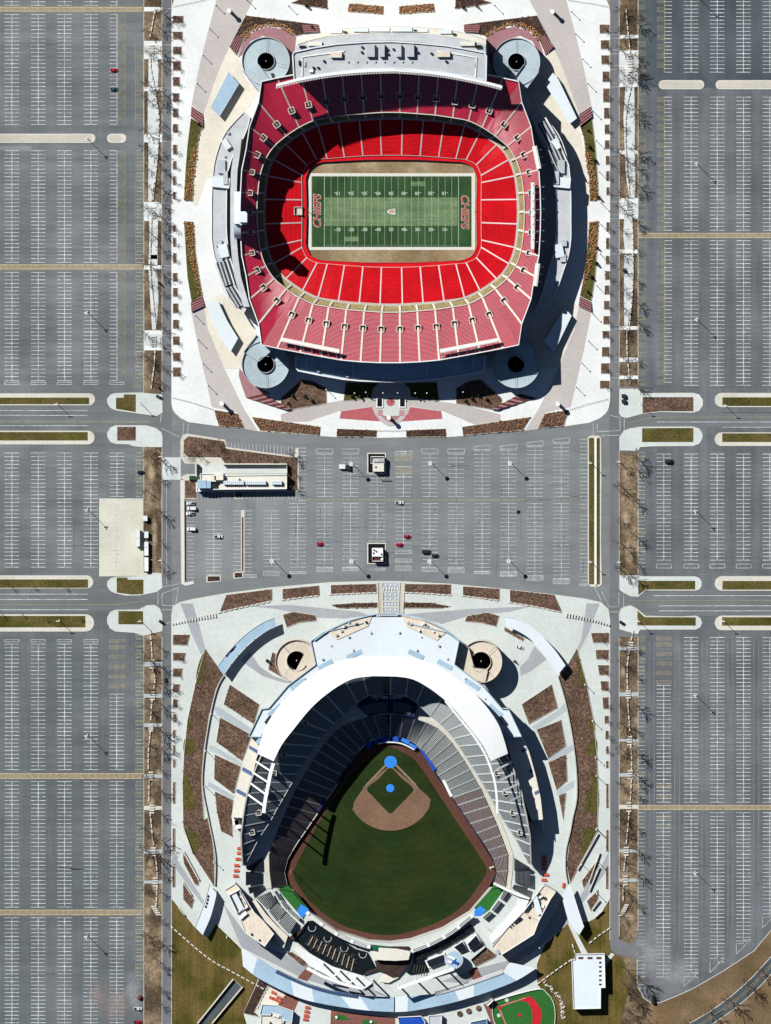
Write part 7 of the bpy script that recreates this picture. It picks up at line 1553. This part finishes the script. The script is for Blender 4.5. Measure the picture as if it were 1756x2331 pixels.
# ---------------------------------------------------------------- vehicles
def car_meshes(L_=4.7, W=1.9, kind='car'):
    def loft(sec):
        """sections along x: (x, half width, z0, z1)"""
        b = MB(); n = len(sec)
        for x, w_, z0, z1 in sec: b.v += [(x,-w_,z0),(x,w_,z0),(x,w_,z1-.08),(x,w_*.92,z1),(x,-w_*.92,z1),(x,-w_,z1-.08)]
        for i in range(n-1):
            for j in range(6): a, c = i*6+j, i*6+(j+1)%6; b.f.append((a, c, c+6, a+6))
        b.f += [tuple(range(6))[::-1], tuple(range(6*n-6, 6*n))]; return b
    h = L_/2; w2 = W/2
    body = loft([(-h,w2*.82,.35,.85),(-h+.3,w2*.97,.25,.98),(-h*.4,w2,.22,1.0),(h*.35,w2,.22,.98),(h-.5,w2*.95,.25,.85),(h,w2*.78,.35,.68)])
    if kind == 'truck': cab = loft([(-.1,w2*.9,.95,1.0),(.25,w2*.82,.95,1.75),(1.1,w2*.82,.95,1.75),(1.7,w2*.9,.95,1.0)]); roof = loft([(.22,w2*.78,1.72,1.8),(1.12,w2*.78,1.72,1.8)])
    elif kind == 'van': cab = loft([(-h+.1,w2*.92,.95,1.9),(-h+.3,w2*.88,.95,2.1),(1.0,w2*.88,.95,2.1),(1.7,w2*.9,.95,1.05)]); roof = loft([(-h+.15,w2*.86,2.05,2.16),(1.0,w2*.86,2.05,2.16)])
    else: cab = loft([(-h+.35,w2*.9,.93,1.0),(-h+1.1,w2*.78,.93,1.45),(.45,w2*.78,.93,1.47),(1.3,w2*.9,.93,1.0)]); roof = loft([(-h+1.15,w2*.74,1.43,1.52),(.4,w2*.74,1.43,1.52)])
    return body, cab, roof
car_cache = {}
def car(label, px, py, ang, m, kind='car', nm=None):
    key = (m, kind)
    c = G(px, py, 0); t = thing(nm or {'car':'parked_car','truck':'pickup_truck','van':'delivery_van'}[kind], label, {'car':'car','truck':'truck','van':'van'}[kind], (c.x, c.y, ZA+.01), 'parked vehicles'); t.rotation_euler = (0,0,ang)
    if key not in car_cache:
        L_ = {'car':4.7,'truck':5.8,'van':6.0}[kind]; W = {'car':1.95,'truck':2.1,'van':2.2}[kind]; bo, ca, ro = car_meshes(L_, W, kind); D = []
        def me(nm_, b, mm): q = bpy.data.meshes.new(nm_); q.from_pydata([tuple(v) for v in b.v], [], b.f); q.materials.append(M[mm]); q.validate(); D.append((nm_, q))
        me('body', bo, m); me('windows', ca, 'glass'); me('roof', ro, m)
        for sx in (-1,1):
            for sy in (-1,1):
                b = MB(); k0 = 10
                for yy in (sy*(W/2-.22), sy*(W/2+.02)):
                    for i in range(k0): a = 2*math.pi*i/k0; b.v.append((sx*L_*.3+.34*math.cos(a), yy, .34+.34*math.sin(a)))
                b.f += [(i,(i+1)%k0,k0+(i+1)%k0,k0+i) for i in range(k0)]+[tuple(range(k0)), tuple(range(k0,2*k0))]; me('wheel', b, 'tyre')
        for sy in (-1,1): b = MB(); b.box((L_/2-.12, sy*W*.34, .55),(.2,.35,.16)); me('headlight', b, 'lamp')
        if kind == 'truck': b = MB(); b.box((-L_/2+1.25,0,.99),(2.1,W*.78,.03)); me('load_bed', b, 'dark_metal')
        car_cache[key] = D
    for nm_, q in car_cache[key]: o = bpy.data.objects.new(nm_, q); COL.objects.link(o); o.parent = t
E_, W_, N_, S_ = 0, math.pi, math.pi/2, -math.pi/2
for lb, px, py, a, m, kd in (('bright red car in the upper left car park',260,159.5,E_,'car_red','car'),('dark teal car below the red one in the upper left car park',260,202.7,E_,'car_teal','car'),('dark car beside the left verge below the upper road',321,1075,E_,'car_dark','car'),('dark blue car on the white pad at the upper left junction',362.7,904,-.5,'car_teal','car'),
    ('black sport utility car in the right car park below the upper road',1524,1050,E_,'car_dark','van'),('dark car on the white pad at the lower left junction',368.8,1416.5,-.6,'car_dark','car'),('dark car driving on the left road beside the baseball plaza',377.5,1550.7,S_,'car_dark','car'),('dark car at the lower right junction pad',1416.5,1418,-.6,'car_dark','car'),
    ('white pickup truck at the bottom left beside the verge',314,2295.7,E_,'car_white','truck'),('red pickup truck at the bottom left frame edge',314,2326,E_,'car_red','truck'),('black car at the bottom corner of the right car park',1487,2274,N_,'car_dark','van'),
    ('white pickup in the small bay by the office, topmost',435,1145.7,W_,'car_white','truck'),('white van in the small bay by the office, second from the top',437,1157,W_,'car_white','van'),('white pickup in the small bay by the office, third from the top',434,1169,W_,'car_white','truck'),('white van parked alone in the small bay below the others',436,1204,W_,'car_white','van'),('white pickup in the middle of the small bay',497.8,1221,E_,'car_white','truck'),
    ('red car alone on the left half of the centre lot',729.5,1237.8,E_,'car_red','car'),('white and dark car on the yellow line of the centre lot',910,1144,E_,'car_white','truck'),('red car right of the lower kiosk, upper of two',927.6,1221,E_,'car_red','car'),('red car right of the lower kiosk, lower of two',909,1239.4,W_,'car_red','car'),('dark van near a light mast in the centre lot',971,1255.6,E_,'car_dark','van'),('dark car behind the dark van in the centre lot',991,1264.7,E_,'car_dark','car'),
    ('white cart van on the plaza beside the right baseball ramp',1184,1472.7,-.3,'car_white','car')): car(lb, px, py, a, m, kd)
t = thing('equipment_trailer','white flat trailer with dark machine beside a light mast in the centre lot','trailer',G(780,1062,0)); prism('bed', tp('E',rect(1272,300,1315,330)), .5, 2.2, 'car_white', t); prism('machine', tp('E',[(1315,310),(1352,300),(1352,345),(1315,335)]), .3, 1.8, 'dark_metal', t)
for x in (1285, 1305):
    for y in (303, 328): c = G(*t1('E',x,y),.4); b = MB(); b.box((c.x,c.y,.08),(.8,.3,.7)); b.build('wheel','tyre',t)
t = thing('salt_dome','dark brown dome beside the white pickup at the bottom left','dome',G(*t1('L4',1197,1988),0)); c = wloc(t); b = MB(); b.cyl((c.x,c.y,0),1.9,1.9,.8,16); b.build('base','stair_brown',t); b = MB(); b.cyl((c.x,c.y,.8),1.8,.5,1.3,16); b.build('cover','stair_brown',t)
for i, y in enumerate((1203,1248)):
    c = G(*t1('R2',390,y),0); t = thing('utility_cabinet','dark green utility cabinet on the white pad at the upper right junction, %s one' % ('upper','lower')[i],'cabinet',(c.x,c.y,.2)); b = MB(); b.box((c.x,c.y,.2),(2.6,2.2,1.8)); b.build('cabinet','green_box',t); b = MB(); b.box((c.x,c.y,2.0),(2.8,2.4,.12)); b.build('lid','dark_metal',t)
c = G(*t1('R2',395,130),0); t = thing('utility_cabinet','dark green cabinet on the right verge path','cabinet',(c.x,c.y,.1)); b = MB(); b.box((c.x,c.y,.1),(1.8,2,1.6)); b.build('cabinet','green_box',t); b = MB(); b.box((c.x,c.y,1.7),(2,2.2,.1)); b.build('lid','dark_metal',t)
# oil stains and dark scorch marks on the asphalt
for lb, P in (('dark scorch mark on the lower left car park', tp('L4',[(480,878),(560,880),(640,888),(740,892),(640,898),(560,886)])),('small dark stain on the right half of the centre lot', circ(1180.8,1165.8,4.5,12)),('small dark patch in the upper right car park', tp('R1',[(1425,1805),(1465,1808),(1465,1828),(1425,1825)]))):
    tag(sheet('ground_stain', P, ZM+.03, 'asphalt_dark' if 'patch' in lb else 'black'), lb, 'stain')

# worn, dusty and tarry areas of the car parks and sandy bare spots on the verges
rs = random.Random(19); zs = [0]
def stain(cx, cy, rx, ry, m, z=ZM+.03, where='car park'):
    zs[0] += 1; struct(sheet('worn_surface', [(cx+rx*math.cos(i*math.pi/10), cy+ry*math.sin(i*math.pi/10)) for i in range(20)], z+.0012*zs[0], m))
for v in ((305,2262,30,60,'stain_pale'),(262,2285,42,52,'stain_pink'),(222,2262,26,36,'stain_pink'),(1480,2170,50,70,'stain_pale'),(1545,2215,60,50,'stain_pale')): stain(*v)
for x, y, rx, ry in ((345,1075,12,40),(342,1130,10,30),(352,1230,9,60),(350,1780,12,12),(345,1825,14,16),(352,2010,10,18),(335,2120,8,14),(1428,1080,14,50),(1425,1180,12,40),(1432,1250,12,40),(1440,940,14,9),(1500,985,40,12),(1425,1980,12,16),(1432,2090,20,14),(340,1450,14,10)): stain(x, y, rx, ry, 'stain_sand', .02)
for _ in range(16): x = rs.choice((rs.uniform(332,366),rs.uniform(1414,1450))); stain(x, rs.uniform(1460,2100), rs.uniform(6,12), rs.uniform(8,18), 'stain_sand', .02)

for sd, k, L_ in (('left','I',[[(122,250),(235,460)],[(118,472),(180,570)],[(85,660),(130,715)],[(122,80),(185,260)]]),('right','J',[[(1480,540),(1553,368)],[(1478,478),(1555,262)],[(1500,680),(1555,608)],[(1395,385),(1545,120)],[(1520,735),(1580,680)]])):
    for i, P in enumerate(L_):
        b = MB(); b.wall(tp(k,P), 0, 1.7, .6); tag(b.build('seat_wall','concrete'), 'slanting low concrete wall near the lower %s gate, %s' % (sd, ['first','second','third','fourth','fifth'][i]+' of the parallel set'), 'wall', 'slanting gate walls')
